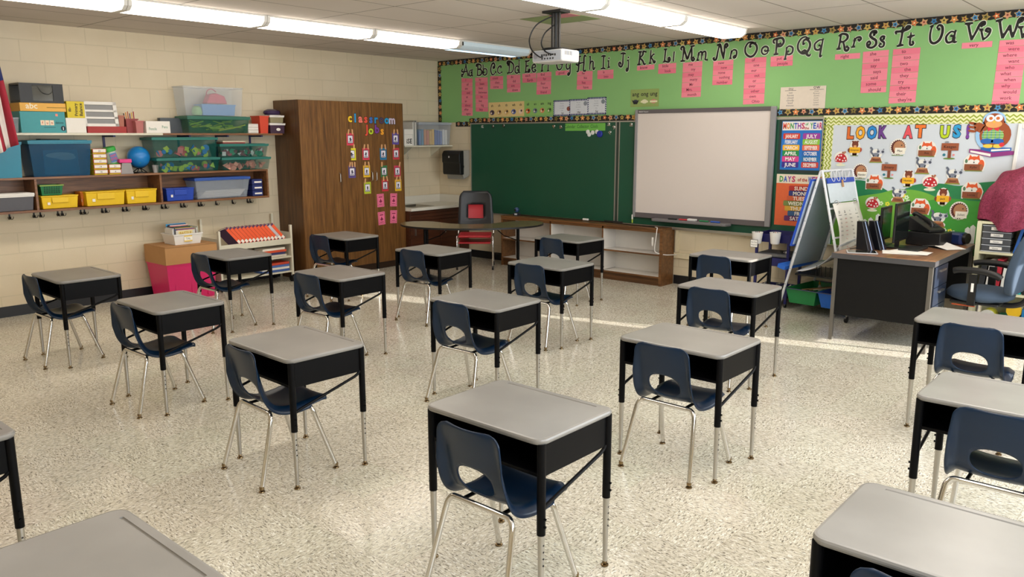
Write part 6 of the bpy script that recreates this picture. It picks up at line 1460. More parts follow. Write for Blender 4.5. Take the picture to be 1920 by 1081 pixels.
for i in range(10):
    c = ['3f9ad0', '2a2a4a', 'e8e2da', 'c8405a', '3a7a5a', '2a1f3a', 'd8b03a', '5a7ab8', 'b04a3a', 'd8d4cc'][i]; x = .255 + .021 * i
    o = MB().box(-.005, .005, -.11 + .01 * (i % 3), .11 - .008 * (i % 2), 0, .20 - .006 * i, C(c, .4)).build('picture_book', loc=(x, -4.21, .600), smooth=0); o.rotation_euler = (0, radians(-6 + i), 0)
    tag(o, '%s picture book in the white bin, %s from the front' % (['sky blue', 'midnight blue', 'off-white', 'rose', 'green', 'dark plum', 'gold', 'cornflower', 'brick red', 'light grey'][i], ['tenth', 'ninth', 'eighth', 'seventh', 'sixth', 'fifth', 'fourth', 'third', 'second', 'first'][i]), 'book', 'picture books in the white bin')
    if i == 9:
        MB(left_plane(.0056)).rect(-.085, .075, .06, .14, C('e8d9a0')).text('BATTLE', -.005, .10, C('c89a2a'), h=.028, z=.0007, bold=.05, maxw=.13).text('OWLS', -.005, .068, C('3a2a5a'), h=.018, z=.0007, bold=.04).build('cover_print', o, smooth=0)
for i, (y, c) in enumerate(((-4.352, 'e8e4dc'), (-4.34, 'd0d4d8'), (-4.328, '4a4a4a'), (-4.085, 'e6e2da'), (-4.073, 'c8d0c0'))):
    tag(MB().box(.27, .44, y, y + .007, .60, .76 + .01 * (i % 3), C(c)).build('thin_book', smooth=0), '%s thin booklet standing at the %s side of the white bin' % (['white', 'pale blue', 'charcoal', 'ivory', 'sage'][i], 'left' if i < 3 else 'right'), 'book', 'thin booklets in the white bin')

# ================================================================ flag
t = thing('flag', 'American flag hanging at the left edge in front of the shelves', 'flag', (.55, -5.98, 0))
FR_, FW_, FB_ = C('a3263a', .8), C('e6dfd8', .8), C('24306a', .8)
NX, NY = 26, 39
def fpt(a, b):     # a 0..1 fly (horizontal when flown), b 0..1 down the hoist; the cloth hangs in folds from an angled staff
    x = .05 * sin(b * 26 + a * 2) * (0.5 + a * .5)
    y = .093 + .12 * a - .52 * b - .05 * b * a
    z = 2.78 - 1.12 * a - .22 * a * b - .06 * b
    return (x, y, z)
for nm, test, M1 in (('stripes', lambda i, j: not (i < 13 and j < 21), None), ('canton', lambda i, j: (i < 13 and j < 21), None)):
    b = MB()
    vs = [fpt(i / NX, j / NY) for j in range(NY + 1) for i in range(NX + 1)]
    for m_, sel in (((FB_, lambda j: True),) if nm == 'canton' else ((FR_, lambda j: (j // 3) % 2 == 0), (FW_, lambda j: (j // 3) % 2 == 1))):
        fs = [(j * (NX + 1) + i, j * (NX + 1) + i + 1, (j + 1) * (NX + 1) + i + 1, (j + 1) * (NX + 1) + i) for j in range(NY) for i in range(NX) if test(i, j) and sel(j)]
        b.add(vs, fs, m_)
    if nm == 'canton':
        for r_ in range(5):
            for c_ in range(6):
                p0 = Vector(fpt((c_ + .5) * 13 / NX / 6, (r_ + .5) * 21 / NY / 5)); star(b, 0, 0, .0001, FW_, FW_)
                T = Matrix.Translation(p0 + Vector((.006, -.002, 0))) @ left_plane(0); pts = [(.017 * (1 if q % 2 == 0 else .42) * cos(pi / 2 + q * pi / 5), .017 * (1 if q % 2 == 0 else .42) * sin(pi / 2 + q * pi / 5)) for q in range(10)]
                b.prism(pts, 0, .001, FW_, T)
    o = b.build(nm, t, smooth=60); so = o.modifiers.new('thickness', 'SOLIDIFY'); so.thickness = .0015
MB().cyl((-.53, .12, 2.1), (0.0, -.25, 2.72), .012, C('b08a4a', .4), 10).build('staff', t)

# ================================================================ projector
t = thing('ceiling_projector', 'white projector hanging from the ceiling on a black mount', 'projector', (4.22, -2.60, 2.36), radians(0))
MB().box(-.17, .17, -.125, .125, 0, .105, mat('projector_white', 'd6d4d2', .4)).build('case', t, smooth=0, bevel=.018)
pb = MB()
MB().box(-.155, .155, -.1275, -.1252, .012, .095, C('a9a9ad', .5)).build('port_panel', t, smooth=0)
q = MB(front_plane(-.1280))
for i in range(7): q.rect(-.06 + .024 * i, -.044 + .024 * i, .05 + .004 * (i % 2), .068, BLACK, t=.001)
for i in range(5): q.disc(-.05 + .03 * i, .030, .008, BLACK, t=.002, n=10)
q.build('ports', t, smooth=0)
q = MB(front_plane(-.1280)).disc(-.125, .055, .024, C('8f8f94', .5), t=.001); q.build('speaker_grille', t, smooth=0)
q = MB()
for i in range(6): q.box(.1702, .1712, -.09 + .018 * i, -.082 + .018 * i, .055, .09, C('5a5a5e'))
q.build('vents', t, smooth=0)
MB().lathe([(.12, .105), (.125, .112), (.12, .122), (.05, .126)], BLACK, 24).build('mount_plate', t)
MB().tube([(0, 0, .125), (0, 0, .42)], .017, BLACK, 12).box(-.045, -.03, -.01, .01, .12, .42, BLACK).box(.03, .045, -.01, .01, .12, .42, BLACK).build('mount_pole', t)
MB().box(-.10, .10, -.07, .07, .42, .44, BLACK).build('ceiling_plate', t, smooth=0)
for nm, P in (('left_cable', [(-.02, -.01, .40), (-.14, -.09, .33), (-.19, -.13, .22), (-.15, -.16, .12), (-.07, -.15, .05), (-.04, -.129, .045)]), ('right_cable', [(.0, -.02, .32), (-.04, -.10, .25), (-.05, -.14, .16), (.0, -.15, .09), (.06, -.130, .06)])):
    o = MB().tube(smooth_pts([Vector(p) + Vector((4.22, -2.60, 2.36)) for p in P], 6), .006, BLACK, 8).build('projector_cable'); tag(o, 'black cable looping on the %s behind the hanging projector' % nm.split('_')[0], 'cable', 'projector cables')
tag(MB().box(3.66, 4.24, -2.43, -1.95, 2.796, 2.7995, C('8a9a6a', .8)).build('ceiling_poster', smooth=0), 'olive green painted ceiling tile beside the projector mount', 'painted ceiling tile')

# ================================================================ teacher desk and what is on it
t = thing('teacher_desk', 'black metal teacher desk with wood top and grey legs at the right', 'desk', (6.355, -1.50, 0))
DW, DL, DH = .795, 1.42, .752
tl = MB().box(0, DW, 0, DL, DH - .008, DH, DESKWOOD).build('desktop', t, smooth=0)
EG = mat('desk_edge', '4b4a4c', .4)
eb = MB(); eb.box(-.004, DW + .004, -.004, 0, DH - .042, DH + .001, EG).box(-.004, DW + .004, DL, DL + .004, DH - .042, DH + .001, EG).box(-.004, 0, 0, DL, DH - .042, DH + .001, EG).box(DW, DW + .004, 0, DL, DH - .042, DH + .001, EG)
eb.build('edge_band', t, smooth=0)
LG = mat('desk_leg_grey', '77736d', .35, .6)
for x in (.012, DW - .042):
    for y in (.012, DL - .042): MB().box(x, x + .03, y, y + .03, .0, DH - .0425, LG).build('leg', t, smooth=0)
BP = mat('desk_black_panel', '0c0c0d', .5, var=.25, scale=5, spec=.25)
MB().box(.043, DW - .043, .02, .034, .225, DH - .009, BP).build('end_panel', t, smooth=0)
MB().box(.012, .024, .043, DL - .043, .225, DH - .009, BP).build('modesty_panel', t, smooth=0)
MB().box(.043, DW - .043, DL - .034, DL - .02, .225, DH - .009, BP).build('end_panel', t, smooth=0)
pd = MB().box(.06, DW - .014, .045, .44, .235, DH - .045, C('161c28', .4)).build('pedestal', t, smooth=0)
for z0, z1 in ((.24, .38), (.385, .53), (.535, .70)):
    dr = MB().box(DW - .0135, DW + .001, .05, .435, z0, z1, C('1d2739', .4)).build('drawer', t, smooth=0, bevel=.003)
    MB().box(DW + .0015, DW + .018, .16, .32, z1 - .045, z1 - .03, STEEL).build('handle', dr, smooth=0)
ZD = DH + .002
def scr(name, label, cat, x, y, rz, w, h, z0, m=BLACK, stand=True, bw=.11):
    t = thing(name, label, cat, (x, y, ZD), rz)
    MB().box(-.018, .0, -w / 2, w / 2, z0, z0 + h, m).build('bezel', t, smooth=0, bevel=.004)
    MB().box(.0005, .002, -w / 2 + .018, w / 2 - .018, z0 + .02, z0 + h - .018, mat('dark_screen', '141a18', .12)).build('screen', t, smooth=0)
    if stand:
        MB().box(-.045, -.02, -.03, .03, .01, z0 + h * .4, BLACK).build('stand', t, smooth=0)
        MB().box(-bw, min(.08, bw), -.11, .11, 0, .012, BLACK).build('base', t, smooth=0, bevel=.004)
    return t
scr('computer_monitor', 'black computer monitor turned nearly edge-on on the teacher desk', 'monitor', 6.70, -.80, radians(1), .44, .34, .06)
scr('document_camera_screen', 'slim dark screen standing behind the computer monitor', 'screen', 6.545, -.72, radians(1), .30, .30, .05, bw=.035)
for i, (x, y) in enumerate(((6.50, -1.14), (6.565, -1.03))):
    t = thing('desktop_speaker', '%s of two tall black wedge speakers with a light stripe' % ['nearer', 'farther'][i], 'speaker', (x, y, ZD), radians(-20), 'black desktop speakers')
    W_ = MB(); W_.add([(-.05, -.045, 0), (.075, -.045, 0), (.075, .045, 0), (-.05, .045, 0), (-.07, -.035, .245), (-.015, -.035, .245), (-.015, .035, .245), (-.07, .035, .245)], [(3, 2, 1, 0), (4, 5, 6, 7), (0, 1, 5, 4), (1, 2, 6, 5), (2, 3, 7, 6), (3, 0, 4, 7)], mat('speaker_shell', '12141a', .3)).build('cabinet', t, smooth=0, bevel=.004)
    MB().add([(.0762, -.004, 0.004), (.0762, .006, .004), (-.0135, .005, .243), (-.0135, -.004, .243)], [(0, 1, 2, 3)], C('9fb4d8', .3)).build('stripe', t, smooth=0)
t = thing('printer', 'low black printer beneath the desk phone', 'printer', (6.83, -.42, ZD), radians(-8))
MB().box(-.15, .15, -.13, .13, 0, .12, BLACK).build('body', t, smooth=0, bevel=.008)
t = thing('desk_phone', 'black office phone with handset resting on the printer', 'phone', (6.80, -.42, ZD + .123), radians(-25))
MB().add([(-.11, -.10, 0), (.12, -.10, 0), (.12, .10, 0), (-.11, .10, 0), (-.11, -.10, .13), (.12, -.10, .02), (.12, .10, .02), (-.11, .10, .13)], [(3, 2, 1, 0), (4, 5, 6, 7), (0, 1, 5, 4), (1, 2, 6, 5), (2, 3, 7, 6), (3, 0, 4, 7)], BLACK).build('base', t, smooth=0, bevel=.004)
SL = Matrix.Translation((0.005, 0, .0765)) @ Matrix.Rotation(radians(25.6), 4, 'Y')
MB(SL).box(-.10, -.05, -.01, .08, .001, .003, C('5a7088', .3)).build('display', t, smooth=0)
q = MB(SL)
for i in range(4):
    for j in range(4): q.box(-.03 + i * .03, -.012 + i * .03, -.01 + j * .022, .004 + j * .022, .001, .005, C('3a3c40', .4))
q.build('keypad', t, smooth=0)
MB(SL).tube(smooth_pts([(-.11, -.07, .02), (-.09, -.07, .045), (0, -.07, .05), (.09, -.07, .045), (.11, -.07, .02)], 5), .018, BLACK, 10).build('handset', t)
tag(MB().box(6.74, 6.90, -1.02, -.70, 0, .018, C('1d1d1f', .4)).build('keyboard', loc=(0, 0, ZD), smooth=0, bevel=.003), 'black keyboard in front of the computer monitor', 'keyboard')
t = thing('tablet', 'tablet lying flat at the near left corner of the teacher desk', 'tablet', (6.54, -1.33, ZD), radians(22))
MB().box(-.12, .12, -.085, .085, 0, .008, C('b9b9b9', .3)).build('case', t, smooth=0, bevel=.002); MB().box(-.108, .108, -.075, .075, .0085, .009, mat('tablet_glass', '20241f', .1)).build('screen', t, smooth=0)
for i, (x, y, a, w, h) in enumerate(((6.80, -1.12, .3, .15, .11), (6.84, -1.05, -.2, .15, .11), (6.87, -1.10, .05, .14, .10))):
    o = MB().box(-w, w, -h, h, 0, .0015, PAPER).build('paper_sheet', loc=(x, y, ZD + .002 * i), rz=a, smooth=0); tag(o, ['bottom', 'middle', 'top'][i] + ' white sheet in the fan of papers on the teacher desk', 'paper', 'loose papers on the teacher desk')
t = thing('open_notebook', 'open white notebook with bent pages near the far desk end', 'notebook', (6.99, -.55, ZD), radians(-35))
MB().add([(-.14, -.10, .002), (0, -.10, .02), (0, .10, .02), (-.14, .10, .045), (.15, -.10, .002), (.15, .10, .002)], [(0, 1, 2, 3), (1, 4, 5, 2)], PAPER).build('pages', t, smooth=0)
MB().box(-.14, .15, -.105, .105, 0, .0015, C('3a3530')).build('cover', t, smooth=0)
t = thing('pencil_sharpener', 'navy and black electric pencil sharpener at the far end of the desk', 'pencil sharpener', (7.02, -.22, ZD), radians(-20))
MB().box(-.09, .07, -.06, .06, 0, .11, C('1d2a55', .3)).build('body', t, smooth=0, bevel=.02)
MB().cyl((.07, 0, .06), (.10, 0, .06), .048, BLACK, 20).build('front_cap', t)
tag(MB().tube(smooth_pts([(6.40, -1.20, ZD + .005), (6.44, -1.05, ZD + .006), (6.50, -.96, ZD + .006), (6.43, -.85, ZD + .006)], 6), .004, BLACK, 6).build('speaker_cable'), 'black cable behind the desktop speakers', 'cable')

# ================================================================ office chair
t = thing('office_chair', 'grey-blue fabric office chair with black arms beside the teacher desk', 'office chair', (7.38, -.93, 0), radians(-4))
FAB = mat('office_fabric', '3b4b5e', .75, var=.06, scale=60, bump=.25)
MB().lathe([(.001, .40), (.20, .405), (.245, .43), (.25, .46), (.22, .492), (.12, .503), (.001, .505)], FAB, 28, sx=1.0, sy=1.0).build('seat', t, smooth=60)
MB().box(-.18, .18, -.17, .17, .378, .40, BLACK).build('seat_pan', t, smooth=0, bevel=.01)
vs = []; fs = []; na, nb = 15, 15
def bk(a, b):
    th_ = (a - .5) * 1.5; w = .245 * (1 - .28 * abs(2 * b - 1) ** 3)
    return (.225 + .13 * b - .10 * (1 - cos(th_)) - .03 * sin(pi * b), w * sin(th_) / sin(.75), .50 + .53 * b)
for j in range(nb):
    for i in range(na): vs.append(bk(i / (na - 1), j / (nb - 1)))
for j in range(nb - 1):
    for i in range(na - 1): a = j * na + i; fs.append((a, a + 1, a + na + 1, a + na))
o = MB().add(vs, fs, FAB).build('backrest', t, smooth=60); so = o.modifiers.new('thickness', 'SOLIDIFY'); so.thickness = .075; so.offset = 1; bv = o.modifiers.new('round', 'BEVEL'); bv.width = .02; bv.segments = 3
MB().tube(smooth_pts([(.05, 0, .385), (.24, 0, .38), (.335, 0, .45), (.37, 0, .66)], 6), .022, BLACK, 10).build('back_support', t)
for sy in (-1, 1):
    MB().box(-.02, .035, sy * .27 - .012, sy * .27 + .012, .40, .64, BLACK).box(-.02, .035, min(sy * .15, sy * .282), max(sy * .15, sy * .282), .388, .405, BLACK).build('arm_post', t, smooth=0)
    MB().tube(smooth_pts([(-.14, sy * .27, .655), (-.08, sy * .27, .668), (.05, sy * .27, .670), (.16, sy * .27, .650), (.20, sy * .27, .625)], 5), .026, BLACK, 12).build('arm_pad', t)
MB().box(-.0, .02, -.2835, -.2825, .50, .57, PAPER).build('arm_sticker', t, smooth=0)
MB().tube([(-.15, -.20, .37), (.02, -.20, .37)], .006, C('c8572a', .5), 8).build('lever', t)
MB().cyl((0, 0, .10), (0, 0, .38), .022, CHROME, 16).cyl((0, 0, .10), (0, 0, .26), .032, C('3a4658', .4), 16).build('gas_lift', t)
for i in range(5):
    a = i * 2 * pi / 5 + .3
    l = MB().tube([(0, 0, .10), (.14 * cos(a), .14 * sin(a), .085), (.27 * cos(a), .27 * sin(a), .07)], .018, BLACK, 10, r2=.013).build('base_arm', t)
    MB().cyl((.27 * cos(a) - .02 * sin(a), .27 * sin(a) + .02 * cos(a), .03), (.27 * cos(a) + .02 * sin(a), .27 * sin(a) - .02 * cos(a), .03), .03, BLACK, 14).build('caster', l)

# ================================================================ shelf at the right with the covered heap
t = thing('open_bookshelf', 'cream open bookshelf at the right wall end, behind the office chair', 'bookshelf', (7.19, -.33, 0))
SC_ = C('d9d3b0', .45)
MB().box(0, .035, 0, .30, 0, .985, SC_).build('side_panel', t, smooth=0)
MB().box(.735, .77, 0, .30, 0, .985, SC_).build('side_panel', t, smooth=0)
for z in (.06, .345, .70, .965): MB().box(.0355, .7345, .005, .30, z, z + .02, SC_).build('shelf_board', t, smooth=0)
MB().box(.0355, .7345, .293, .30, .081, .964, C('c9c3a0', .5)).build('back_panel', t, smooth=0)
t = thing('drawer_tower', 'clear plastic drawer tower with white labels on the cream bookshelf', 'drawer unit', (7.345, -.315, .722))
MB().box(-.115, .115, 0, .25, 0, .006, C('c9cdd2', .3)).build('base', t, smooth=0)
for i in range(4):
    z = .008 + i * .057
    d = MB().box(-.11, .11, 0, .24, z, z + .050, mat('smoke_drawer', '56585c', .25, alpha=.9)).build('drawer', t, smooth=0, bevel=.002)
    MB().box(-.112, .112, -.003, -.0005, z + .047, z + .053, C('c9cdd2', .3)).build('divider_edge', d, smooth=0)
    MB(front_plane(-.0035)).rect(-.045, .05, z + .012, z + .038, PAPER).text(['Money', 'Games', 'Tickets', 'Stickers'][i], 0, z + .018, INK, h=.012, z=.0007, maxw=.085).build('label', d, smooth=0)
def stand_book(x, w, h, z, c, lab, lean=0, name='binder', y=-.30, d=.22, cat='binder'):
    o = MB().box(0, w, 0, d, 0, h, C(c, .45)).build(name, loc=(x, y, z), smooth=0, bevel=.002); o.rotation_euler = (0, radians(lean), 0); tag(o, lab, cat); return o
stand_book(7.475, .022, .235, .722, '2a5aa0', 'blue binder leaning beside the clear drawer tower', 12)
o = stand_book(7.535, .05, .235, .722, '14161a', 'black binder with green lettering on its spine', 10)
MB(front_plane(-.001)).text('ENGLISH', 0, 0, C('4ad82a'), h=.026, bold=.03, M=Matrix.Translation((.036, .115, 0)) @ Matrix.Rotation(pi / 2, 4, 'Z'), maxw=.17).build('spine_lettering', o, smooth=0)
stand_book(7.62, .03, .22, .722, 'a9cbe2', 'pale blue folder leaning at the right of the bookshelf', 14, 'folder', cat='folder')
stand_book(7.655, .02, .21, .722, 'dfe6ea', 'white folder next to the pale blue folder', 14, 'folder', cat='folder')
for i, (c, nm) in enumerate((('2f3136', 'charcoal'), ('e4e0da', 'white'), ('b52a3a', 'red'), ('e0ded6', 'ivory'), ('56585e', 'grey'), ('1fa3a8', 'teal'), ('17181c', 'black'), ('22252b', 'dark slate'))):
    stand_book(7.235 + i * .058, .045, .27 + .012 * (i % 3), .366, c, '%s binder on the second shelf of the cream bookshelf' % nm, 0 if i > 3 else 4)
t = thing('lidded_jar', 'yellow jar with white lid lying on its side at the shelf bottom', 'jar', (7.34, -.31, .14))
MB(Matrix.Rotation(-pi / 2, 4, 'X')).lathe([(.055, .01), (.058, .02), (.058, .16)], C('d8cf3a', .4), 20).build('body', t)
MB(Matrix.Rotation(-pi / 2, 4, 'X')).lathe([(.062, -.012), (.062, .012)], C('e2ded2', .4), 20).build('lid', t)
t = thing('yellow_canister', 'canister with round yellow lid at the bottom of the cream bookshelf', 'canister', (7.54, -.31, .22))
MB(Matrix.Rotation(-pi / 2, 4, 'X')).lathe([(.056, .006), (.056, .18)], C('b9b49a', .4), 20).build('body', t)
MB(Matrix.Rotation(-pi / 2, 4, 'X')).lathe([(.060, -.006), (.060, .005)], C('e8b81e', .45), 24).build('lid', t)
tag(MB().box(7.41, 7.68, -.32, -.10, .082, .155, C('3fb09a', .5)).build('teal_carton', smooth=0, bevel=.003), 'flat teal carton at the bottom of the cream bookshelf', 'box')
o = MB().box(7.60, 7.74, -.325, -.15, .157, .24, C('1878b0', .5)).build('blue_carton', smooth=0, bevel=.003); tag(o, 'small blue carton with white dots on top of the teal carton', 'box')
q = MB(front_plane(-.3258))
for i in range(4): q.disc(7.63 + .022 * i, .195 + .008 * (i % 2), .008, PAPER, n=10)
q.build('white_dots', smooth=0).parent = o
# maroon cloth over a heap
m, nt, b_, tc = nodes('maroon_paisley', .55)
vo = N(nt, 'TexVoronoi', Scale=34.0, _feature='DISTANCE_TO_EDGE'); no = N(nt, 'TexNoise', Scale=22, Detail=4, Distortion=2.0)
nt.links.new(tc.outputs['Object'], vo.inputs['Vector']); nt.links.new(tc.outputs['Object'], no.inputs['Vector'])
c1 = ramp(nt, no.outputs['Fac'], [(.42, '7a1f3c'), (.5, '9a3a58'), (.58, '7f2642')]); c2 = ramp(nt, vo.outputs['Distance'], [(.0, (1.12, 1.1, 1.1)), (.12, (.92, .9, .9))])
nt.links.new(mixc(nt, 1.0, c1, c2, 'MULTIPLY'), b_.inputs['Base Color'])
vs = []; fs = []; NA, NB = 72, 26
r = random.Random(3)
for j in range(NB + 1):
    q = j / NB
    for i in range(NA):
        a = 2 * pi * i / NA
        rad = min(1.0, (sin(q * pi / 2)) ** .65); drop = 1 - q
        fold = 1 + .055 * sin(a * 9 + 2 * q) * q + .04 * sin(a * 5 + 1.3 - 3 * q) * q + .03 * sin(a * 14 + 5 * q) * q * q
        X = .36 * rad * fold * cos(a) + .02 * sin(q * 9 + a * 3); Y = .175 * rad * fold * sin(a)
        Z = .46 * (1 - q ** 2.2) * (1 - .18 * cos(a) * 0 ) + .02 * sin(a * 4 + 6 * q) * q - .05 * q * (1 + .6 * sin(a * 3 + 1))
        Z += .03 * sin(5 * X * 4 + 2) * (1 - q)
        vs.append((X + .03 * (1 - q), Y, Z))
for j in range(NB):
    for i in range(NA): a = j * NA + i; b2 = j * NA + (i + 1) % NA; fs.append((a, b2, b2 + NA, a + NA))
fs.append(tuple(range(NA - 1, -1, -1)))
o = MB().add(vs, fs, m).build('draped_cloth', loc=(7.55, -.225, 1.01), smooth=80); tag(o, 'maroon paisley cloth draped over a heap on the cream bookshelf', 'cloth')
t = thing('leaning_whiteboard', 'white-framed board standing behind the maroon cloth at the right edge', 'whiteboard', (7.34, -.045, 1.0)); t.rotation_euler = (radians(-1), radians(2), 0)
MB().box(.025, .60, -.004, 0, .0, .79, C('d4d6dc', .3)).build('panel', t, smooth=0)
MB().box(0, .03, -.012, 0, 0, .83, WHITE).build('left_frame', t, smooth=0, bevel=.005)
MB().box(.0305, .60, -.012, 0, .79, .83, WHITE).build('top_frame', t, smooth=0, bevel=.005)

# ================================================================ easel with tubs, navy rack
t = thing('easel', 'white A-frame easel on casters with clipped charts, left of the teacher desk', 'easel', (5.965, -.42, 0), radians(-7))
AX, AZ, FX, WY = .0, 1.40, .345, .30
WT = mat('easel_white', 'e4e6ea', .35)
for sx in (-1, 1):
    for sy in (-1, 1):
        l = MB().tube([(sx * .008, sy * WY, AZ), (sx * FX, sy * WY, .075)], .0125, WT, 10).build('leg', t)
        hl = MB()
        for i in range(7): q = .12 + .12 * i; hl.cyl((sx * (FX * q + .012 * 0), sy * WY - .0135, AZ - (AZ - .075) * q), (sx * (FX * q), sy * WY - .0128, AZ - (AZ - .075) * q), .004, BLACK, 6)
        hl.build('leg_holes', l)
        MB().cyl((sx * FX, sy * WY, .05), (sx * FX, sy * WY, .09), .008, STEEL, 8).cyl((sx * FX - .01, sy * WY, .03), (sx * FX + .01, sy * WY, .03), .03, BLACK, 14).build('caster', l)
MB().tube([(0, -WY, AZ), (0, WY, AZ)], .0125, WT, 10).build('ridge_bar', t)
for z in (1.05, .78): xx = FX * (AZ - z) / (AZ - .075); MB().tube([(xx, -WY, z), (xx, WY, z)], .009, WT, 8).build('cross_bar', t)
for z in (.245,):
    xx = FX * (AZ - z) / (AZ - .075)
    for sy in (-1, 1): MB().tube([(-xx, sy * WY, z), (xx, sy * WY, z)], .005, C('3a3f5a', .4), 8).build('tub_rail', t)
def slope(sx, off=0.0):  # plane lying on a leg pair: x along y-axis of easel, y up the slope, z outwards
    e = Vector((0, 1, 0)) * sx; up = Vector((-sx * FX, 0, AZ - .075)).normalized(); n = e.cross(up)
    o_ = Vector((sx * FX, 0, .075)) + n * off
    return Matrix(((e.x, up.x, n.x, o_.x), (e.y, up.y, n.y, o_.y), (e.z, up.z, n.z, o_.z), (0, 0, 0, 1)))
MB(slope(-1, .016)).box(-.30, .30, .40, 1.28, 0, .008, mat('board_back', '7f8a92', .25)).build('left_board', t, smooth=0)
lb = MB(slope(-1, .045)).box(-.30, .33, .62, 1.26, 0, .008, mat('pale_board', 'cfe0f4', .3)).build('front_board', t, smooth=0)
f_ = MB(slope(-1, .045)); BLU = C('2a56c8', .4)
f_.box(-.315, -.30, .605, 1.275, -.003, .012, BLU).box(.33, .345, .605, 1.275, -.003, .012, BLU).box(-.30, .33, .605, .62, -.003, .012, BLU).box(-.30, .33, 1.26, 1.275, -.003, .012, BLU)
MB(slope(-1, .045)).box(.33, .347, .605, 1.275, -.003, .014, BLU).build('board_edge', lb, smooth=0)
MB(slope(-1, .045)).box(-.30, .3295, .604, .6195, -.003, .014, BLU).build('board_edge', lb, smooth=0)
MB(slope(-1, .045)).box(-.30, .3295, 1.2605, 1.276, -.003, .014, BLU).build('board_edge', lb, smooth=0)
MB(slope(-1, .03)).box(-.31, .36, .36, .40, 0, .08, C('2a6ad0', .4)).build('marker_tray', t, smooth=0)
MB(slope(1, .016)).box(-.27, .27, 1.245, 1.29, 0, .012, C('2a4fb8', .4)).build('clip_rail', t, smooth=0)
MB(slope(1, .016)).box(-.27, .27, 1.06, 1.244, 0, .004, C('d8e2e8', .4)).build('upper_sheet', t, smooth=0)
o = MB(slope(1, .0305)).box(-.008, .008, 1.20, 1.27, 0, .012, C('c9976a')).build('clothespin', smooth=0); o.matrix_world = t.matrix_world
o.location = t.location; o.rotation_euler = t.rotation_euler; tag(o, 'wooden clothespin on the blue rail of the easel', 'clothespin')
for i, y in enumerate((-.16, -.06, .06)):
    o = MB(slope(1, .02)).tube([(y + .035 * cos(a), 1.31 + .05 * sin(a), .012) for a in [k_ * pi / 8 for k_ in range(16)]], .0035, WT, 6, closed=True).build('binder_ring'); o.location = t.location; o.rotation_euler = t.rotation_euler
    tag(o, 'white wire ring at the easel top, %s of three' % ['left', 'middle', 'right'][i], 'ring', 'wire rings on the easel')
# chart: gently curling sheet
vs = []; fs = []
for j in range(13):
    for i in range(7):
        a = -.26 + .52 * i / 6; b2 = 1.05 - .66 * j / 12
        vs.append((a, b2, .012 + .03 * sin(j * .5) * (j / 12) + .012 * sin(i * 1.0 + j * .4)))
for j in range(12):
    for i in range(6): q = j * 7 + i; fs.append((q, q + 7, q + 8, q + 1))
ct = MB(slope(1, .02)).add(vs, fs, PAPER).build('chart_paper', smooth=60); ct.location = t.location; ct.rotation_euler = t.rotation_euler; tag(ct, 'long white chart with four handwritten columns hanging on the easel', 'chart')
so = ct.modifiers.new('thickness', 'SOLIDIFY'); so.thickness = .0012
wr = MB(slope(1, .02)); r = random.Random(8)
def onchart(a, b2): i = (a + .26) / .52 * 6; j = (1.05 - b2) / .66 * 12; return .0125 + .03 * sin(j * .5) * (j / 12) + .012 * sin(i * 1.0 + j * .4) + .0012
for c_ in range(4):
    x = -.19 + .125 * c_; wr.text('oaei'[c_], x, .95, INK, h=.04, z=onchart(x, .97)).rect(x - .03, x + .03, .93, .934, INK, z=onchart(x, .93))
    for k in range([5, 8, 12, 8][c_]):
        b2 = .89 - k * .038; wr.text(['hope', 'make', 'these', 'like', 'note', 'cake', 'bike', 'rope'][(k * 3 + c_) % 8], x, b2, C(['6a6a72', 'd87a7a', '5a5058', '7a7a82'][c_]), h=.016, z=onchart(x, b2) + .0008, maxw=.07)
w_ = wr.build('chart_writing', ct, smooth=0)
for i in range(2):
    x = (-.20, .18)[i]; rg = MB(slope(1, .02)).tube([(x, 1.055 + .02 * cos(a), .02 + .02 * sin(a)) for a in [k_ * pi / 6 for k_ in range(12)]], .003, STEEL, 6, closed=True).build('chart_ring', ct)
# curling white sheet low on the left side
vs = []; fs = []
for j in range(15):
    q = j / 14
    for i in range(5):
        y = -.28 + .50 * i / 4
        vs.append((-.20 + .42 * q, y, .42 + .06 * q + .24 * q ** 2.6 + .015 * i))
for j in range(14):
    for i in range(4): a = j * 5 + i; fs.append((a, a + 1, a + 6, a + 5))
sh = MB().add(vs, fs, C('dcdee2', .4)).build('curled_sheet', smooth=60); sh.location = t.location; sh.rotation_euler = t.rotation_euler; tag(sh, 'large white sheet curling inside the easel frame', 'paper')
so = sh.modifiers.new('thickness', 'SOLIDIFY'); so.thickness = .002
q = MB()
MB().box(-.21, .25, -.28, .28, .385, .40, BLACK).build('inner_shelf', t, smooth=0)
wb = MB()
for i in range(5): wb.box(.0 + .045 * i, .005 + .045 * i, -.27, -.262, .4005, .50, BLACK)
tag(wb.build('wire_divider'), 'black wire file dividers on the inner shelf of the easel', 'wire rack')
bpy.data.objects['wire_divider'].location = t.location; bpy.data.objects['wire_divider'].rotation_euler = t.rotation_euler
Re = Matrix.Rotation(radians(-7), 3, 'Z')
for nm, x0, x1, c, lab in (('green_tub', -.30, .02, '1f8a4a', 'green open tub hanging at the left in the easel base'), ('blue_tub', .035, .34, '1f6ad0', 'blue open tub hanging at the right in the easel base')):
    tt = tub_at('easel_tub', lab, 'tub', x0, x1, -.275, .275, .10, .15, C(c, .4), None, taper=.03, group='easel tubs')
    L_ = Vector(((x0 + x1) / 2, 0, .095)); tt.location = Vector(t.location) + Re @ L_; tt.rotation_euler = (0, 0, radians(-7))
def in_easel(p): return Vector(t.location) + Re @ Vector(p)
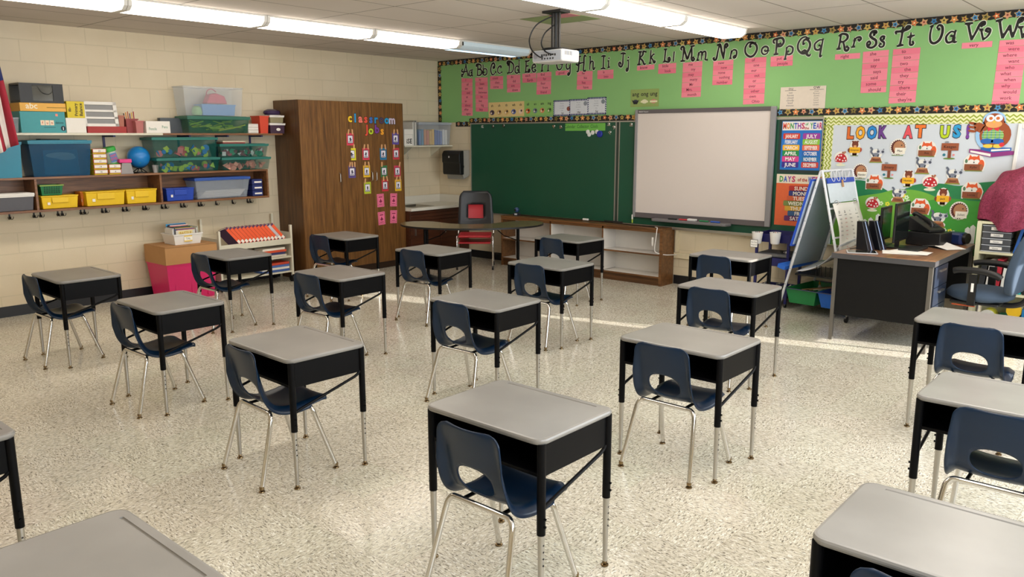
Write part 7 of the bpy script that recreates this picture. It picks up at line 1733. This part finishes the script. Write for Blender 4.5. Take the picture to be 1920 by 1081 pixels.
for i in range(4):
    a, b2 = in_easel((-.16 + .03 * i, -.22 + .02 * i, .235)), in_easel((.14 + .02 * i, .10 + .03 * i, .275)); tag(MB().cyl(a, b2, .006, C(['8a6a3a', '6a4a2a', '9a7a4a', 'b9b09a'][i]), 8).build('wooden_stick'), '%s stick lying across the easel tubs, %s' % (['tan', 'brown', 'sand', 'pale'][i], ['nearest', 'second', 'third', 'farthest'][i]), 'stick', 'sticks across the tubs')
o = MB().lathe([(.001, 0), (.12, .0), (.13, .03), (.10, .08), (.05, .10), (.001, .10)], mat('rust_fabric', 'a04a30', .8, var=.25, scale=25, bump=.6), 20, sx=1.2, sy=.9).build('rust_bundle', loc=tuple(in_easel((.17, .05, .20)))); tag(o, 'rust-orange netting bundled in the blue easel tub', 'bundle')
t = thing('glue_bottle', 'small white bottle with yellow cap standing in the green easel tub', 'bottle', tuple(in_easel((-.13, .12, .105))))
t.rotation_euler = (radians(-20), radians(-15), 0)
MB().lathe([(.018, 0), (.02, .01), (.02, .12), (.010, .14)], C('ddd8c8', .4), 14).build('body', t); MB().lathe([(.011, .141), (.011, .155), (.004, .18)], C('c9b03a', .4), 12).build('cap', t)

t = thing('utility_rack', 'navy blue trolley rack with trays under the whiteboard, left of the easel', 'trolley', (5.22, -.50, 0))
RW, RD = .36, .36
for x in (0, RW - .025):
    for y in (0, RD - .025): MB().box(x, x + .025, y, y + .025, .04, .735, NAVYP).build('post', t, smooth=0)
for z, nm in ((.10, 'bottom_tray'), (.42, 'middle_tray'), (.66, 'top_tray')):
    q = MB().taper(-.01, RW + .01, -.012, RD + .012, z, z + .085, .006, NAVYP, open_top=True); q.build(nm, t, smooth=0)
for x in (.012, RW - .012):
    for y in (.012, RD - .012): MB().cyl((x - .008, y, .02), (x + .008, y, .02), .02, BLACK, 12).build('caster', t)
for i, (x, z) in enumerate(((5.235, .665), (5.425, .675))):
    q = thing('hanging_cup', '%s white cup hanging on the navy trolley' % ['left, labelled', 'right, unlabelled'][i], 'cup', (x + .03, -.565, z - .02), 0, 'white cups on the navy trolley')
    MB().lathe([(.001, 0.001), (.038, 0), (.044, .01), (.055, .115), (.052, .115), (.041, .012), (.001, .010)], WHITE, 24, cap=False).build('body', q)
    MB().tube([(.054 * cos(a), .054 * sin(a), .115) for a in [k_ * pi / 10 for k_ in range(20)]], .003, WHITE, 6, closed=True).build('rim', q)
    if i == 0:
        g = MB(front_plane(-.058)).rect(-.045, .035, -.035, .045, INK).rect(-.041, .031, -.031, .041, PAPER, z=.0006).text('Do You', -.005, .012, INK, h=.014, z=.0013, maxw=.06).text('Need It?', -.005, -.015, INK, h=.014, z=.0013, maxw=.06); g.build('label', q, smooth=0)
        for j in range(3): tag(MB().cyl((x + .02 + .012 * j, -.565, z), (x + .012 + .018 * j, -.56, z + .105), .004, C(['26262a', '303036', '8a3a3a'][j]), 6).build('pencil'), '%s pencil standing in the labelled white cup' % ['black', 'dark grey', 'red'][j], 'pencil', 'pencils in the cups')
    else:
        for j in range(3): tag(MB().cyl((x + .02 + .012 * j, -.565, z), (x + .010 + .02 * j, -.56, z + .10), .005, C(['3a2a2a', 'b84a4a', '4a4a55'][j]), 6).build('marker'), '%s marker standing in the unlabelled white cup' % ['brown', 'red', 'grey'][j], 'marker', 'markers in the cups')
for i in range(3): tag(MB().box(5.24, 5.56, -.48, -.18, .51 + .012 * i, .52 + .012 * i, C(['6a6a6c', '85827e', '5a5a5e'][i], .5)).build('lap_board', smooth=0), '%s lap board stacked on the middle trolley tray' % ['lower', 'middle', 'upper'][i], 'lap board', 'lap boards on the trolley')
t = thing('silver_ball', 'small shiny round lid on top of the lap boards', 'lid', (5.52, -.42, .5455)); MB().lathe([(.028, 0), (.03, .01), (.02, .028), (.001, .034)], CHROME, 18).build('dome', t)
scatter('craft_tools', 'jumble of grey tools and scraps in the bottom tray of the navy trolley', 26, 5.26, 5.54, -.46, -.18, .12, .20, ['9a9a92', '6a6a5a', 'c9c5b8', '4a4a48'], .03, .07, 17, True)
tag(MB().box(4.02, 4.235, -2.445, -2.435, 2.79, 2.7955, C('c9808a', .8)).box(4.02, 4.235, -2.434, -2.26, 2.7935, 2.7958, C('c98088', .8)).build('pink_ceiling_patch', smooth=0), 'pink painted patch on the ceiling beside the projector mount', 'painted patch')
